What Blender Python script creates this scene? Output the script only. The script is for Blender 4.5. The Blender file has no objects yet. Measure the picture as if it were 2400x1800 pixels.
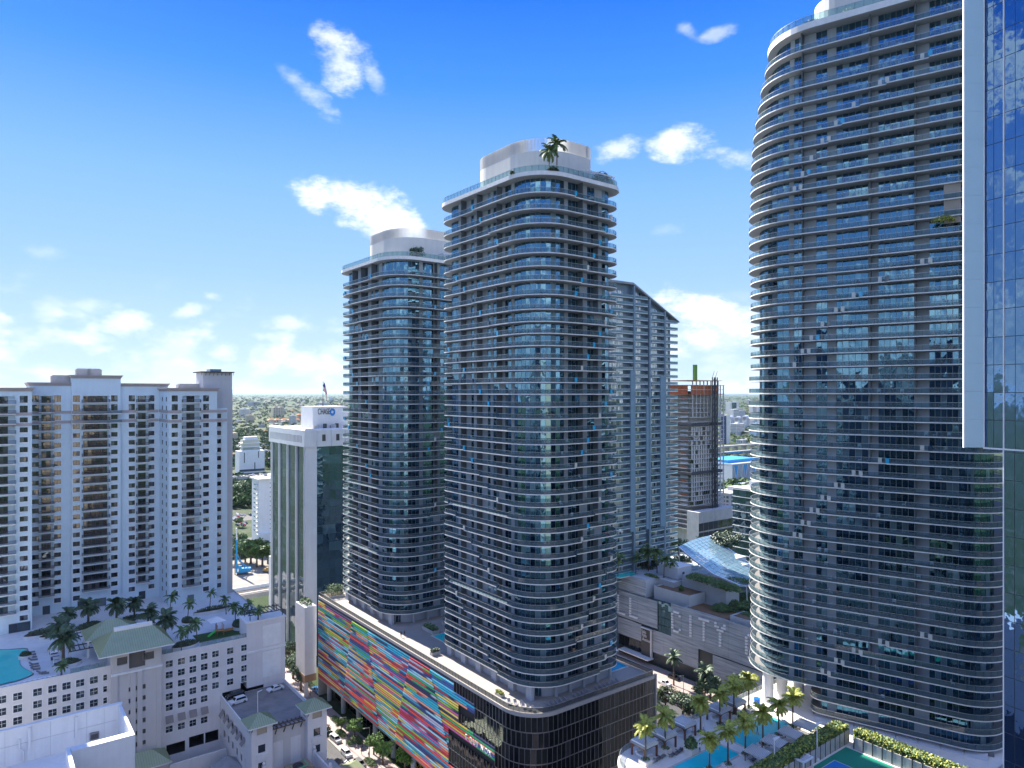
import bpy, bmesh, math, random
from mathutils import Vector, Matrix, noise as mnoise
R = math.radians
sc = bpy.context.scene
COL = sc.collection
random.seed(7)

# ---------------------------------------------------------------- camera
F, HC, YH = 1640.0, 110.0, 920.0          # focal length (px of the 2400 px photo), camera height (m), horizon row
cam = bpy.data.cameras.new('camera'); camo = bpy.data.objects.new('camera', cam); COL.objects.link(camo)
camo.location = (0, 0, HC); camo.rotation_euler = (R(90), 0, 0)
cam.sensor_width = 36.0; cam.lens = 36.0 * F / 2400.0; cam.shift_y = (YH - 900.0) / 2400.0
cam.clip_start = 1.0; cam.clip_end = 200000.0
sc.camera = camo

# ---------------------------------------------------------------- sky, sun, exposure
SUN_AZ, SUN_EL = -40.0, 38.0               # degrees, azimuth measured from the view direction (left negative)
EXPOSURE = 2.02
SKY_STRENGTH = 0.15
SUN_STRENGTH = 4.0
sc.view_settings.view_transform = 'Standard'; sc.view_settings.look = 'None'
sc.view_settings.exposure = EXPOSURE; sc.view_settings.gamma = 1.0
sc.view_settings.use_curve_mapping = False

world = bpy.data.worlds.new('World'); sc.world = world; world.use_nodes = True
def build_world():
    nt = world.node_tree; N = nt.nodes; L = nt.links
    N.clear()
    def new(t, **k):
        n = N.new(t)
        for a, b in k.items(): setattr(n, a, b)
        return n
    def sock(x, s):
        if isinstance(x, (int, float)): s.default_value = x
        elif isinstance(x, (tuple, list)): s.default_value = x
        else: L.new(x, s)
    def M(op, a, b=0.0, c=None, clamp=False):
        n = new('ShaderNodeMath', operation=op, use_clamp=clamp)
        sock(a, n.inputs[0]); sock(b, n.inputs[1])
        if c is not None: sock(c, n.inputs[2])
        return n.outputs[0]
    def DOT(a, v):
        n = new('ShaderNodeVectorMath', operation='DOT_PRODUCT'); L.new(a, n.inputs[0]); n.inputs[1].default_value = v
        return n.outputs['Value']
    def SM(x, lo, hi):
        n = new('ShaderNodeMapRange', interpolation_type='SMOOTHSTEP'); L.new(x, n.inputs[0])
        n.inputs[1].default_value = lo; n.inputs[2].default_value = hi
        return n.outputs[0]
    def MIX(f, a, b):
        n = new('ShaderNodeMix', data_type='RGBA'); sock(f, n.inputs[0]); sock(a, n.inputs[6]); sock(b, n.inputs[7])
        return n.outputs[2]
    sky = new('ShaderNodeTexSky', sky_type='NISHITA')
    sky.sun_disc = False; sky.sun_elevation = R(SUN_EL); sky.sun_rotation = R(SUN_AZ)
    sky.altitude = 100; sky.air_density = 1.0; sky.dust_density = 0.25; sky.ozone_density = 4.0
    tc = new('ShaderNodeTexCoord')
    d = tc.outputs['Generated']
    dz = DOT(d, (0, 0, 1))
    # the deep, even blue of the photograph by height above the horizon (alike all round), over the physical sky
    cr = new('ShaderNodeValToRGB'); L.new(dz, cr.inputs[0]); el = cr.color_ramp.elements
    stops = [(0.0, (1.38, 1.72, 1.98)), (0.05, (1.16, 1.58, 2.02)), (0.16, (0.76, 1.26, 2.12)), (0.275, (0.50, 1.05, 2.25)), (0.40, (0.14, 0.64, 2.1)), (0.49, (0.05, 0.42, 1.85)), (1.0, (0.05, 0.42, 1.8))]
    while len(el) < len(stops): el.new(0.5)
    for e, (p, c) in zip(el, stops): e.position = p; e.color = (c[0] / 4, c[1] / 4, c[2] / 4, 1)
    sc4 = new('ShaderNodeVectorMath', operation='SCALE'); L.new(cr.outputs[0], sc4.inputs[0]); sc4.inputs['Scale'].default_value = 3.55
    base = MIX(0.01, sc4.outputs[0], sky.outputs[0])
    # ---- fair-weather clouds: one noise field shapes a set of cumulus and a low bank all round the horizon
    mp = new('ShaderNodeMapping'); L.new(d, mp.inputs[0]); mp.inputs['Scale'].default_value = (1, 1, 1.9)
    nz = new('ShaderNodeTexNoise'); L.new(mp.outputs[0], nz.inputs['Vector'])
    nz.inputs['Scale'].default_value = 11.0; nz.inputs['Detail'].default_value = 5; nz.inputs['Roughness'].default_value = 0.66
    nz2 = new('ShaderNodeTexNoise'); L.new(mp.outputs[0], nz2.inputs['Vector'])
    nz2.inputs['Scale'].default_value = 15.0; nz2.inputs['Detail'].default_value = 3; nz2.inputs['Roughness'].default_value = 0.55
    n1, n2 = nz.outputs['Fac'], nz2.outputs['Fac']
    G = None; A = None; S = None
    for (px, py, rx, ry, st, tilt) in CLOUDS:
        c = Vector(((px - 1200) / F, 1.0, (YH - py) / F)); ln = c.length; c.normalize()
        rt = Vector((c.y, -c.x, 0)).normalized(); up = rt.cross(c).normalized()
        ct, sn = math.cos(R(tilt)), math.sin(R(tilt))
        t1 = rt * ct + up * sn; t2 = up * ct - rt * sn
        m3 = Matrix((t1, t2, c)).transposed(); k = F * ln
        if m3.determinant() < 0: m3 = Matrix((t1, t2, -c)).transposed()
        mpg = new('ShaderNodeMapping', vector_type='TEXTURE'); L.new(d, mpg.inputs[0])
        mpg.inputs['Location'].default_value = c; mpg.inputs['Rotation'].default_value = m3.to_euler('XYZ'); mpg.inputs['Scale'].default_value = (1.75 * rx / k, 1.75 * ry / k, 1.0)
        gr = new('ShaderNodeTexGradient', gradient_type='SPHERICAL'); L.new(mpg.outputs[0], gr.inputs[0]); g = gr.outputs['Fac']
        G = g if G is None else M('MAXIMUM', G, g)
        A = M('MULTIPLY', g, st) if A is None else M('MULTIPLY_ADD', g, st, A)
        S = g if S is None else M('ADD', S, g)
    alpha = M('DIVIDE', A, M('MAXIMUM', S, 0.001))
    f = M('MULTIPLY_ADD', M('SUBTRACT', n1, 0.5), 2.6, G)
    cov = M('MULTIPLY', M('MULTIPLY', SM(f, 0.22, 1.0), alpha), SM(G, 0.0, 0.16))
    fall = M('SUBTRACT', 1.0, SM(dz, -0.02, 0.19))
    bank = M('MULTIPLY', SM(M('MULTIPLY_ADD', fall, 0.27, n2), 0.60, 0.86), SM(fall, 0.0, 0.6))
    cov = M('MAXIMUM', cov, M('MULTIPLY', bank, 0.74))
    # unseen cumulus beside and behind the camera, thickened to raise the fill light
    back = SM(DOT(d, (0, -1, 0)), -0.45, -0.1)
    scat = M('MULTIPLY', M('MULTIPLY', SM(n1, 0.49, 0.64), back), SM(dz, 0.0, 0.12))
    cov = M('MAXIMUM', cov, scat)
    # clouds lit from the front (away from the sun) are brighter than those seen against the light
    lit = SM(DOT(d, (-math.sin(R(SUN_AZ)), -math.cos(R(SUN_AZ)), 0)), -0.6, 0.7)
    shade = MIX(SM(n1, 0.38, 0.66), (1.62, 1.80, 2.02, 1), (2.30, 2.36, 2.42, 1))
    shade = MIX(lit, shade, (3.9, 3.95, 4.0, 1))
    col = MIX(cov, base, shade)
    bg = new('ShaderNodeBackground'); bg.inputs['Strength'].default_value = SKY_STRENGTH
    L.new(col, bg.inputs['Color'])
    out = new('ShaderNodeOutputWorld'); L.new(bg.outputs[0], out.inputs[0])
CLOUDS = [
    (800, 140, 60, 48, 0.72, -40), (880, 180, 22, 46, 0.40, 30), (690, 190, 84, 24, 0.42, -35),
    (830, 470, 96, 44, 1.0, -15), (910, 525, 60, 40, 0.9, 0),
    (1610, 72, 24, 14, 0.35, -30), (1680, 78, 40, 13, 0.38, 10),
    (1455, 345, 46, 22, 0.65, 15), (1590, 335, 66, 30, 0.8, -8), (1735, 370, 60, 22, 0.6, -15), (1560, 540, 40, 13, 0.2, 0),
    (1660, 722, 105, 42, 1.0, -6), (1690, 800, 130, 64, 0.75, 0),
    (115, 588, 34, 20, 0.22, 0), (190, 715, 44, 18, 0.30, 0), (305, 765, 46, 26, 0.55, 0), (400, 805, 54, 34, 0.65, 0),
    (450, 725, 36, 14, 0.5, 20), (495, 695, 22, 10, 0.5, 0), (670, 757, 64, 18, 0.5, 0),
    (0, 775, 50, 38, 1.0, -20), (80, 805, 44, 22, 0.6, 0), (730, 845, 74, 30, 0.7, 0), (520, 825, 34, 18, 0.55, 0),
]
build_world()
sun = bpy.data.lights.new('sun', 'SUN'); suno = bpy.data.objects.new('sun', sun); COL.objects.link(suno)
sun.energy = SUN_STRENGTH; sun.angle = R(0.6); sun.color = (1.0, 0.93, 0.82)
sd = Vector((math.sin(R(SUN_AZ)) * math.cos(R(SUN_EL)), math.cos(R(SUN_AZ)) * math.cos(R(SUN_EL)), math.sin(R(SUN_EL))))
suno.rotation_euler = sd.to_track_quat('Z', 'Y').to_euler(); suno.location = (0, 0, 400)
world.cycles.sampling_method = 'MANUAL'; world.cycles.sample_map_resolution = 256
sc.cycles.max_bounces = 5; sc.cycles.glossy_bounces = 2; sc.cycles.transparent_max_bounces = 10
sc.cycles.diffuse_bounces = 2; sc.cycles.volume_bounces = 0; sc.cycles.sample_clamp_indirect = 6.0

# ---------------------------------------------------------------- the street grid
GA = 37.2                                   # the blocks are turned 37.2 degrees
BX, BY = math.cos(R(GA)), math.sin(R(GA))   # local +x : away to the right ; local +y : away to the left
def W(o, x, y): return (o[0] + x * BX - y * BY, o[1] + x * BY + y * BX)
def toL(o, X, Y): dx, dy = X - o[0], Y - o[1]; return (dx * BX + dy * BY, -dx * BY + dy * BX)
def at(px, depth): return ((px - 1200) / F * depth, depth)                # a point seen at column px at a depth
def onz(px, py, z):                                                       # a pixel meeting the level z
    dpt = (HC - z) * F / (py - YH); return ((px - 1200) / F * dpt, dpt)
def rowz(py, depth): return HC - (py - YH) * depth / F
def on_y(o, y0, px):                                                      # local x of the column px on the local plane y = y0
    k = (px - 1200) / F; q = W(o, 0, y0); return (k * q[1] - q[0]) / (BX - k * BY)
def on_x(o, x0, px):
    k = (px - 1200) / F; q = W(o, x0, 0); return (q[0] - k * q[1]) / (BY + k * BX)
def proj(p):
    return (1200 + F * p[0] / p[1], YH - F * (p[2] - HC) / p[1])

# ---------------------------------------------------------------- materials
MATS = {}
def mat(name, col, rough=0.7, metal=0.0, var=0.12, vscale=0.35, bump=0.0, bscale=6.0, spec=0.5, streak=0.0, island=0.0, ior=1.5, emit=None):
    if name in MATS: return MATS[name]
    m = bpy.data.materials.new(name); m.use_nodes = True; nt = m.node_tree; N = nt.nodes; L = nt.links
    b = N['Principled BSDF']; b.inputs['Roughness'].default_value = rough; b.inputs['Metallic'].default_value = metal
    b.inputs['Specular IOR Level'].default_value = spec; b.inputs['IOR'].default_value = ior
    geo = N.new('ShaderNodeNewGeometry')
    ns = N.new('ShaderNodeTexNoise'); ns.inputs['Scale'].default_value = vscale; ns.inputs['Detail'].default_value = 6; ns.inputs['Roughness'].default_value = 0.65
    L.new(geo.outputs['Position'], ns.inputs['Vector'])
    mr = N.new('ShaderNodeMapRange'); mr.inputs[1].default_value = 0.25; mr.inputs[2].default_value = 0.75
    mr.inputs[3].default_value = 1 - var; mr.inputs[4].default_value = 1 + var; L.new(ns.outputs['Fac'], mr.inputs[0])
    f = mr.outputs[0]
    if streak:
        mp = N.new('ShaderNodeMapping'); mp.inputs['Scale'].default_value = (1.2, 1.2, 0.06); L.new(geo.outputs['Position'], mp.inputs[0])
        n2 = N.new('ShaderNodeTexNoise'); n2.inputs['Scale'].default_value = 1.0; n2.inputs['Detail'].default_value = 4; L.new(mp.outputs[0], n2.inputs['Vector'])
        m2 = N.new('ShaderNodeMapRange'); m2.inputs[1].default_value = 0.3; m2.inputs[2].default_value = 0.7; m2.inputs[3].default_value = 1 - streak; m2.inputs[4].default_value = 1.0
        L.new(n2.outputs['Fac'], m2.inputs[0])
        mm = N.new('ShaderNodeMath'); mm.operation = 'MULTIPLY'; L.new(f, mm.inputs[0]); L.new(m2.outputs[0], mm.inputs[1]); f = mm.outputs[0]
    if island:
        m3 = N.new('ShaderNodeMapRange'); m3.inputs[3].default_value = 1 - island; m3.inputs[4].default_value = 1 + island
        L.new(geo.outputs['Random Per Island'], m3.inputs[0])
        mm = N.new('ShaderNodeMath'); mm.operation = 'MULTIPLY'; L.new(f, mm.inputs[0]); L.new(m3.outputs[0], mm.inputs[1]); f = mm.outputs[0]
    vm = N.new('ShaderNodeVectorMath'); vm.operation = 'SCALE'; vm.inputs[0].default_value = col[:3]; L.new(f, vm.inputs['Scale'])
    L.new(vm.outputs[0], b.inputs['Base Color'])
    if bump:
        nb = N.new('ShaderNodeTexNoise'); nb.inputs['Scale'].default_value = bscale; nb.inputs['Detail'].default_value = 5; L.new(geo.outputs['Position'], nb.inputs['Vector'])
        bp = N.new('ShaderNodeBump'); bp.inputs['Strength'].default_value = bump; bp.inputs['Distance'].default_value = 0.1
        L.new(nb.outputs['Fac'], bp.inputs['Height']); L.new(bp.outputs[0], b.inputs['Normal'])
    if emit: b.inputs['Emission Color'].default_value = (*emit[:3], 1); b.inputs['Emission Strength'].default_value = emit[3]
    MATS[name] = m
    return m

def pane_mat(name, dark, mid, light, tint=(0.8, 0.9, 1.0), ior=2.0, p=(0.55, 0.85), wob=0.012, wscale=0.5, rough=0.02):
    """Window glass: per-pane tones of blinds, dark rooms or painted-in reflections, under a slightly wavy reflecting sheet."""
    if name in MATS: return MATS[name]
    m = bpy.data.materials.new(name); m.use_nodes = True; nt = m.node_tree; N = nt.nodes; L = nt.links
    b = N['Principled BSDF']; b.inputs['Roughness'].default_value = rough; b.inputs['IOR'].default_value = ior
    b.inputs['Specular Tint'].default_value = (*tint, 1)
    geo = N.new('ShaderNodeNewGeometry'); oi = N.new('ShaderNodeObjectInfo')
    ad = N.new('ShaderNodeMath'); ad.operation = 'ADD'; L.new(geo.outputs['Random Per Island'], ad.inputs[0]); L.new(oi.outputs['Random'], ad.inputs[1])
    fr = N.new('ShaderNodeMath'); fr.operation = 'FRACT'; L.new(ad.outputs[0], fr.inputs[0])
    cr = N.new('ShaderNodeValToRGB'); cr.color_ramp.interpolation = 'CONSTANT'; L.new(fr.outputs[0], cr.inputs[0])
    e = cr.color_ramp.elements; e[0].position = 0; e[0].color = (*dark, 1); e[1].position = p[0]; e[1].color = (*mid, 1)
    x = e.new(p[1]); x.color = (*light, 1)
    L.new(cr.outputs[0], b.inputs['Base Color'])
    nb = N.new('ShaderNodeTexNoise'); nb.inputs['Scale'].default_value = wscale; nb.inputs['Detail'].default_value = 2; L.new(geo.outputs['Position'], nb.inputs['Vector'])
    # every sheet is set a little differently in its frame
    cx = N.new('ShaderNodeCombineXYZ')
    for i, mul in enumerate((13.7, 29.3, 47.1)):
        q = N.new('ShaderNodeMath'); q.operation = 'MULTIPLY'; L.new(fr.outputs[0], q.inputs[0]); q.inputs[1].default_value = mul
        q2 = N.new('ShaderNodeMath'); q2.operation = 'FRACT'; L.new(q.outputs[0], q2.inputs[0])
        q3 = N.new('ShaderNodeMath'); q3.operation = 'MULTIPLY_ADD'; L.new(q2.outputs[0], q3.inputs[0]); q3.inputs[1].default_value = wob; q3.inputs[2].default_value = -wob / 2
        L.new(q3.outputs[0], cx.inputs[i])
    sb = N.new('ShaderNodeVectorMath'); sb.operation = 'SUBTRACT'; L.new(nb.outputs['Color'], sb.inputs[0]); sb.inputs[1].default_value = (.5, .5, .5)
    sl = N.new('ShaderNodeVectorMath'); sl.operation = 'SCALE'; L.new(sb.outputs[0], sl.inputs[0]); sl.inputs['Scale'].default_value = wob * 2.2
    a1 = N.new('ShaderNodeVectorMath'); L.new(sl.outputs[0], a1.inputs[0]); L.new(cx.outputs[0], a1.inputs[1])
    a2 = N.new('ShaderNodeVectorMath'); L.new(a1.outputs[0], a2.inputs[0]); L.new(geo.outputs['Normal'], a2.inputs[1])
    nm = N.new('ShaderNodeVectorMath'); nm.operation = 'NORMALIZE'; L.new(a2.outputs[0], nm.inputs[0])
    L.new(nm.outputs[0], b.inputs['Normal'])
    MATS[name] = m
    return m

def rail_mat(name, tint, alpha, ior=1.7):
    """Clear tinted sheet: partly see-through, partly reflecting."""
    if name in MATS: return MATS[name]
    m = bpy.data.materials.new(name); m.use_nodes = True; nt = m.node_tree; N = nt.nodes; L = nt.links
    b = N['Principled BSDF']; b.inputs['Base Color'].default_value = (*[c * 0.5 for c in tint], 1); b.inputs['Roughness'].default_value = 0.05; b.inputs['IOR'].default_value = ior
    tr = N.new('ShaderNodeBsdfTransparent'); tr.inputs[0].default_value = (*tint, 1)
    mx = N.new('ShaderNodeMixShader')
    lw = N.new('ShaderNodeLayerWeight'); lw.inputs[0].default_value = 0.35
    mr = N.new('ShaderNodeMapRange'); mr.inputs[3].default_value = alpha; mr.inputs[4].default_value = min(1, alpha + 0.45); L.new(lw.outputs['Fresnel'], mr.inputs[0])
    L.new(mr.outputs[0], mx.inputs[0]); L.new(tr.outputs[0], mx.inputs[1]); L.new(b.outputs[0], mx.inputs[2])
    L.new(mx.outputs[0], N['Material Output'].inputs['Surface'])
    MATS[name] = m
    return m

# ---------------------------------------------------------------- mesh building
class MB:
    def __init__(s): s.v = []; s.f = []; s.m = []; s.mats = []
    def mi(s, m):
        if m not in s.mats: s.mats.append(m)
        return s.mats.index(m)
    def add(s, vs, fs, m):
        o = len(s.v); i = s.mi(m); s.v.extend(vs)
        for f in fs: s.f.append(tuple(k + o for k in f)); s.m.append(i)
    def quad(s, a, b, c, d, m): s.add([a, b, c, d], [(0, 1, 2, 3)], m)
    def box(s, x0, x1, y0, y1, z0, z1, m, skip=''):
        vs = [(x0, y0, z0), (x1, y0, z0), (x1, y1, z0), (x0, y1, z0), (x0, y0, z1), (x1, y0, z1), (x1, y1, z1), (x0, y1, z1)]
        fs = {'b': (0, 3, 2, 1), 't': (4, 5, 6, 7), 'f': (0, 1, 5, 4), 'r': (1, 2, 6, 5), 'k': (2, 3, 7, 6), 'l': (3, 0, 4, 7)}
        s.add(vs, [q for k, q in fs.items() if k not in skip], m)
    def prism(s, poly, z0, z1, m, mtop=None, cap=True):
        n = len(poly); vs = [(p[0], p[1], z0) for p in poly] + [(p[0], p[1], z1) for p in poly]
        s.add(vs, [(i, (i + 1) % n, n + (i + 1) % n, n + i) for i in range(n)], m)
        if cap:
            s.add([(p[0], p[1], z1) for p in poly], [tuple(range(n))], mtop or m)
            s.add([(p[0], p[1], z0) for p in poly], [tuple(range(n - 1, -1, -1))], m)
    def obox(s, c, ax, ay, az, m):
        c, ax, ay, az = map(Vector, (c, ax, ay, az)); vs = []
        for k in (-1, 1):
            for i, j in ((-1, -1), (1, -1), (1, 1), (-1, 1)): vs.append(tuple(c + ax * i + ay * j + az * k))
        s.add(vs, [(0, 3, 2, 1), (4, 5, 6, 7), (0, 1, 5, 4), (1, 2, 6, 5), (2, 3, 7, 6), (3, 0, 4, 7)], m)
    def bar(s, a, b, w, h, m):
        a, b = Vector(a), Vector(b); d = b - a; l = d.length; d.normalize()
        u = Vector((0, 0, 1)) if abs(d.z) < 0.95 else Vector((1, 0, 0))
        x = d.cross(u).normalized(); y = x.cross(d)
        s.obox((a + b) / 2, x * w / 2, y * h / 2, d * l / 2, m)
    def tube(s, pts, rad, m, n=6, cap=True):
        pts = [Vector(p) for p in pts]; k = len(pts)
        if not isinstance(rad, (list, tuple)): rad = [rad] * k
        vs = []
        for i, p in enumerate(pts):
            d = (pts[min(i + 1, k - 1)] - pts[max(i - 1, 0)]).normalized()
            u = Vector((0, 0, 1)) if abs(d.z) < 0.95 else Vector((1, 0, 0))
            x = d.cross(u).normalized(); y = x.cross(d)
            for j in range(n):
                a = 2 * math.pi * j / n; vs.append(tuple(p + (x * math.cos(a) + y * math.sin(a)) * rad[i]))
        fs = [(i * n + j, i * n + (j + 1) % n, (i + 1) * n + (j + 1) % n, (i + 1) * n + j) for i in range(k - 1) for j in range(n)]
        if cap: fs += [tuple(range(n - 1, -1, -1)), tuple(range((k - 1) * n, k * n))]
        s.add(vs, fs, m)
    def lathe(s, prof, m, n=12, c=(0, 0)):
        vs = []; k = len(prof)
        for r, z in prof:
            for j in range(n):
                a = 2 * math.pi * j / n; vs.append((c[0] + r * math.cos(a), c[1] + r * math.sin(a), z))
        s.add(vs, [(i * n + j, i * n + (j + 1) % n, (i + 1) * n + (j + 1) % n, (i + 1) * n + j) for i in range(k - 1) for j in range(n)]
              + [tuple(range(n - 1, -1, -1)), tuple(range((k - 1) * n, k * n))], m)
    def mesh(s, name, smooth=False):
        me = bpy.data.meshes.new(name); me.from_pydata(s.v, [], s.f)
        for m in s.mats: me.materials.append(m)
        me.polygons.foreach_set('material_index', s.m)
        if smooth: me.polygons.foreach_set('use_smooth', [True] * len(s.f))
        me.update(); return me
    def build(s, name, parent=None, smooth=False, loc=None, rz=0):
        return put(name, s.mesh(name, smooth), parent, loc, rz)

def put(name, me, parent=None, loc=None, rz=0, scale=None):
    o = bpy.data.objects.new(name, me); COL.objects.link(o); o.parent = parent
    if loc is not None: o.location = loc
    if rz: o.rotation_euler = (0, 0, rz)
    if scale: o.scale = scale
    return o
def tag(o, label=None, cat=None, group=None, kind=None):
    if label: o['label'] = label
    if cat: o['category'] = cat
    if group: o['group'] = group
    if kind: o['kind'] = kind
    return o
def thing(name, label, cat, loc=(0, 0, 0), rz=0, group=None):
    o = bpy.data.objects.new(name, None); COL.objects.link(o); o.empty_display_size = 0.5
    o.location = loc; o.rotation_euler = (0, 0, rz)
    return tag(o, label, cat, group)
def gthing(name, label, cat, o, z=0.0, group=None):          # a thing standing square to the street grid
    return thing(name, label, cat, (o[0], o[1], z), R(GA), group)
def copy_tree(root, loc, rz=None, label=None, scale=None):
    r = root.copy(); COL.objects.link(r); r.location = loc
    if rz is not None: r.rotation_euler = (0, 0, rz)
    if scale: r.scale = scale
    if label: r['label'] = label
    for ch in root.children:
        c = ch.copy(); COL.objects.link(c); c.parent = r
        for g in ch.children:
            d = g.copy(); COL.objects.link(d); d.parent = c
    return r
def struct(o): o['kind'] = 'structure'; return o

def rrect(x0, x1, y0, y1, r, n=8):
    """Rounded rectangle, counter-clockwise, with outward normals: starts on the -x side at its far end, runs to the near
    corner (x0,y0), along the -y side and round the back."""
    rs = r if isinstance(r, (list, tuple)) else [r] * 4      # corner radii: (x0,y0), (x1,y0), (x1,y1), (x0,y1)
    pts = []
    for (cx, cy, a0, rr) in ((x0 + rs[0], y0 + rs[0], 180, rs[0]), (x1 - rs[1], y0 + rs[1], 270, rs[1]), (x1 - rs[2], y1 - rs[2], 0, rs[2]), (x0 + rs[3], y1 - rs[3], 90, rs[3])):
        for i in range(n + 1):
            a = R(a0 + 90.0 * i / n); pts.append((cx + rr * math.cos(a), cy + rr * math.sin(a), math.cos(a), math.sin(a)))
    return pts
def offs(pts, d):
    return [(p[0] + p[2] * d, p[1] + p[3] * d) for p in pts]
def resample(pts, step):
    """walk a closed list of (x,y,nx,ny); returns evenly spaced (x,y,nx,ny,s)"""
    out = []; n = len(pts); s0 = 0.0; tot = 0.0; seg = []
    for i in range(n):
        a, b = pts[i], pts[(i + 1) % n]; l = math.hypot(b[0] - a[0], b[1] - a[1]); seg.append((a, b, l)); tot += l
    k = max(8, round(tot / step)); st = tot / k; i = 0; acc = 0.0
    for j in range(k):
        t = j * st
        while acc + seg[i][2] < t - 1e-9: acc += seg[i][2]; i += 1
        a, b, l = seg[i]; u = (t - acc) / l if l > 1e-9 else 0
        nx, ny = a[2] + (b[2] - a[2]) * u, a[3] + (b[3] - a[3]) * u; q = math.hypot(nx, ny) or 1
        out.append((a[0] + (b[0] - a[0]) * u, a[1] + (b[1] - a[1]) * u, nx / q, ny / q, t))
    return out, tot

def pieces(parent, name, items, limit=300, restname=None):
    """items: (verts, faces, material). The ones that show largest become parts of their own, the rest one part."""
    bpy.context.view_layer.update()
    mw = Matrix.Translation(parent.location) @ parent.rotation_euler.to_matrix().to_4x4()
    if parent.parent is not None: mw = Matrix.Translation(parent.parent.location) @ parent.parent.rotation_euler.to_matrix().to_4x4() @ mw
    eye = Vector((0, 0, HC)); scored = []
    for it in items:
        f = it[1][0]; ps = [mw @ Vector(it[0][k]) for k in f]
        sc_ = 0.0
        n = (ps[1] - ps[0]).cross(ps[2] - ps[0])
        if n.dot(eye - ps[0]) > 0 and min(p.y for p in ps) > 5:
            q = [proj(p) for p in ps]; k = len(q)
            ar = abs(sum(q[i][0] * q[(i + 1) % k][1] - q[(i + 1) % k][0] * q[i][1] for i in range(k)))
            cx = sum(a[0] for a in q) / k; cy = sum(a[1] for a in q) / k
            if -10 < cx < 2410 and -10 < cy < 1810: sc_ = ar
        scored.append((sc_, it))
    scored.sort(key=lambda t: -t[0])
    for i, (s, it) in enumerate(scored[:limit]):
        b = MB(); c = [sum(v[k] for v in it[0]) / len(it[0]) for k in range(3)]
        vs = [(v[0] - c[0], v[1] - c[1], v[2] - c[2]) for v in it[0]]
        if isinstance(it[2], (list, tuple)):
            for f, mm in zip(it[1], it[2]): b.add([vs[k] for k in f], [tuple(range(len(f)))], mm)
        else: b.add(vs, it[1], it[2])
        b.build(name, parent, loc=c)
    if len(scored) > limit:
        b = MB()
        for s, it in scored[limit:]:
            if isinstance(it[2], (list, tuple)):
                for f, mm in zip(it[1], it[2]): b.add([it[0][k] for k in f], [tuple(range(len(f)))], mm)
            else: b.add(it[0], it[1], it[2])
        o = b.build(restname or name + '_group', parent); o['kind'] = 'stuff'

def quad_item(a, b, c, d, m): return ([a, b, c, d], [(0, 1, 2, 3)], m)

def holed(b, axis, c, u0, u1, z0, z1, holes, m, depth=0.25, sgn=-1, reveal=None):
    """A wall in a plane with real openings. axis 'y': plane y=c running in x ; 'x': plane x=c running in y.
    Faces look towards sgn*axis. holes: (u0,u1,z0,z1)."""
    us = sorted(set([u0, u1] + [min(max(h[i], u0), u1) for h in holes for i in (0, 1)]))
    zs = sorted(set([z0, z1] + [min(max(h[i], z0), z1) for h in holes for i in (2, 3)]))
    def P(u, z, d=0.0): return (u, c - sgn * d, z) if axis == 'y' else (c - sgn * d, u, z)
    flip = (axis == 'y') == (sgn > 0)
    def Q(a, bb, cc, dd, mm):
        if flip: b.quad(dd, cc, bb, a, mm)
        else: b.quad(a, bb, cc, dd, mm)
    # merge cells along z where no hole
    for i in range(len(us) - 1):
        a0, a1 = us[i], us[i + 1]
        if a1 - a0 < 1e-6: continue
        um = (a0 + a1) / 2; hs = [h for h in holes if h[0] < um < h[1]]
        cuts = sorted([(h[2], h[3]) for h in hs]); z = z0
        for lo, hi in cuts:
            if lo > z + 1e-6: Q(P(a0, z), P(a1, z), P(a1, lo), P(a0, lo), m)
            z = max(z, hi)
        if z < z1 - 1e-6: Q(P(a0, z), P(a1, z), P(a1, z1), P(a0, z1), m)
    rm = reveal or m
    for h in holes:
        a, bb, lo, hi = h
        Q(P(a, lo), P(a, hi), P(a, hi, depth), P(a, lo, depth), rm); Q(P(bb, lo, depth), P(bb, hi, depth), P(bb, hi), P(bb, lo), rm)
        Q(P(a, lo), P(a, lo, depth), P(bb, lo, depth), P(bb, lo), rm); Q(P(a, hi, depth), P(a, hi), P(bb, hi), P(bb, hi, depth), rm)

def BOXF(): return [(0, 3, 2, 1), (4, 5, 6, 7), (0, 1, 5, 4), (1, 2, 6, 5), (2, 3, 7, 6), (3, 0, 4, 7)]
def box_item(x0, x1, y0, y1, z0, z1, m, first='f'):
    vs = [(x0, y0, z0), (x1, y0, z0), (x1, y1, z0), (x0, y1, z0), (x0, y0, z1), (x1, y0, z1), (x1, y1, z1), (x0, y1, z1)]
    fs = {'f': (0, 1, 5, 4), 'l': (3, 0, 4, 7), 't': (4, 5, 6, 7), 'r': (1, 2, 6, 5), 'k': (2, 3, 7, 6), 'b': (0, 3, 2, 1)}
    return (vs, [fs[first]] + [q for k, q in fs.items() if k != first], m)

# ================================================================ common materials
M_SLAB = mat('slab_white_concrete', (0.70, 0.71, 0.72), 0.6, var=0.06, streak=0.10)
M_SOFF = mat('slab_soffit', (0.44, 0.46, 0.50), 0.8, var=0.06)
M_WALLG = mat('tower_wall_grey_stucco', (0.35, 0.39, 0.46), 0.8, var=0.06, streak=0.08)
M_FRAME = mat('window_frame_grey', (0.30, 0.33, 0.37), 0.4, metal=0.3)
M_FIN = mat('partition_dark', (0.10, 0.12, 0.14), 0.5)
M_POST = mat('rail_post_dark', (0.06, 0.07, 0.08), 0.4, metal=0.4)
M_RAILTOP = mat('rail_cap_aluminium', (0.45, 0.48, 0.5), 0.35, metal=0.6)
M_PANE = pane_mat('tower_glass', (0.004, 0.012, 0.022), (0.03, 0.06, 0.08), (0.18, 0.25, 0.29), tint=(.34, .70, 1.0), ior=3.2, p=(.62, .88), wob=0.02)
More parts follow.
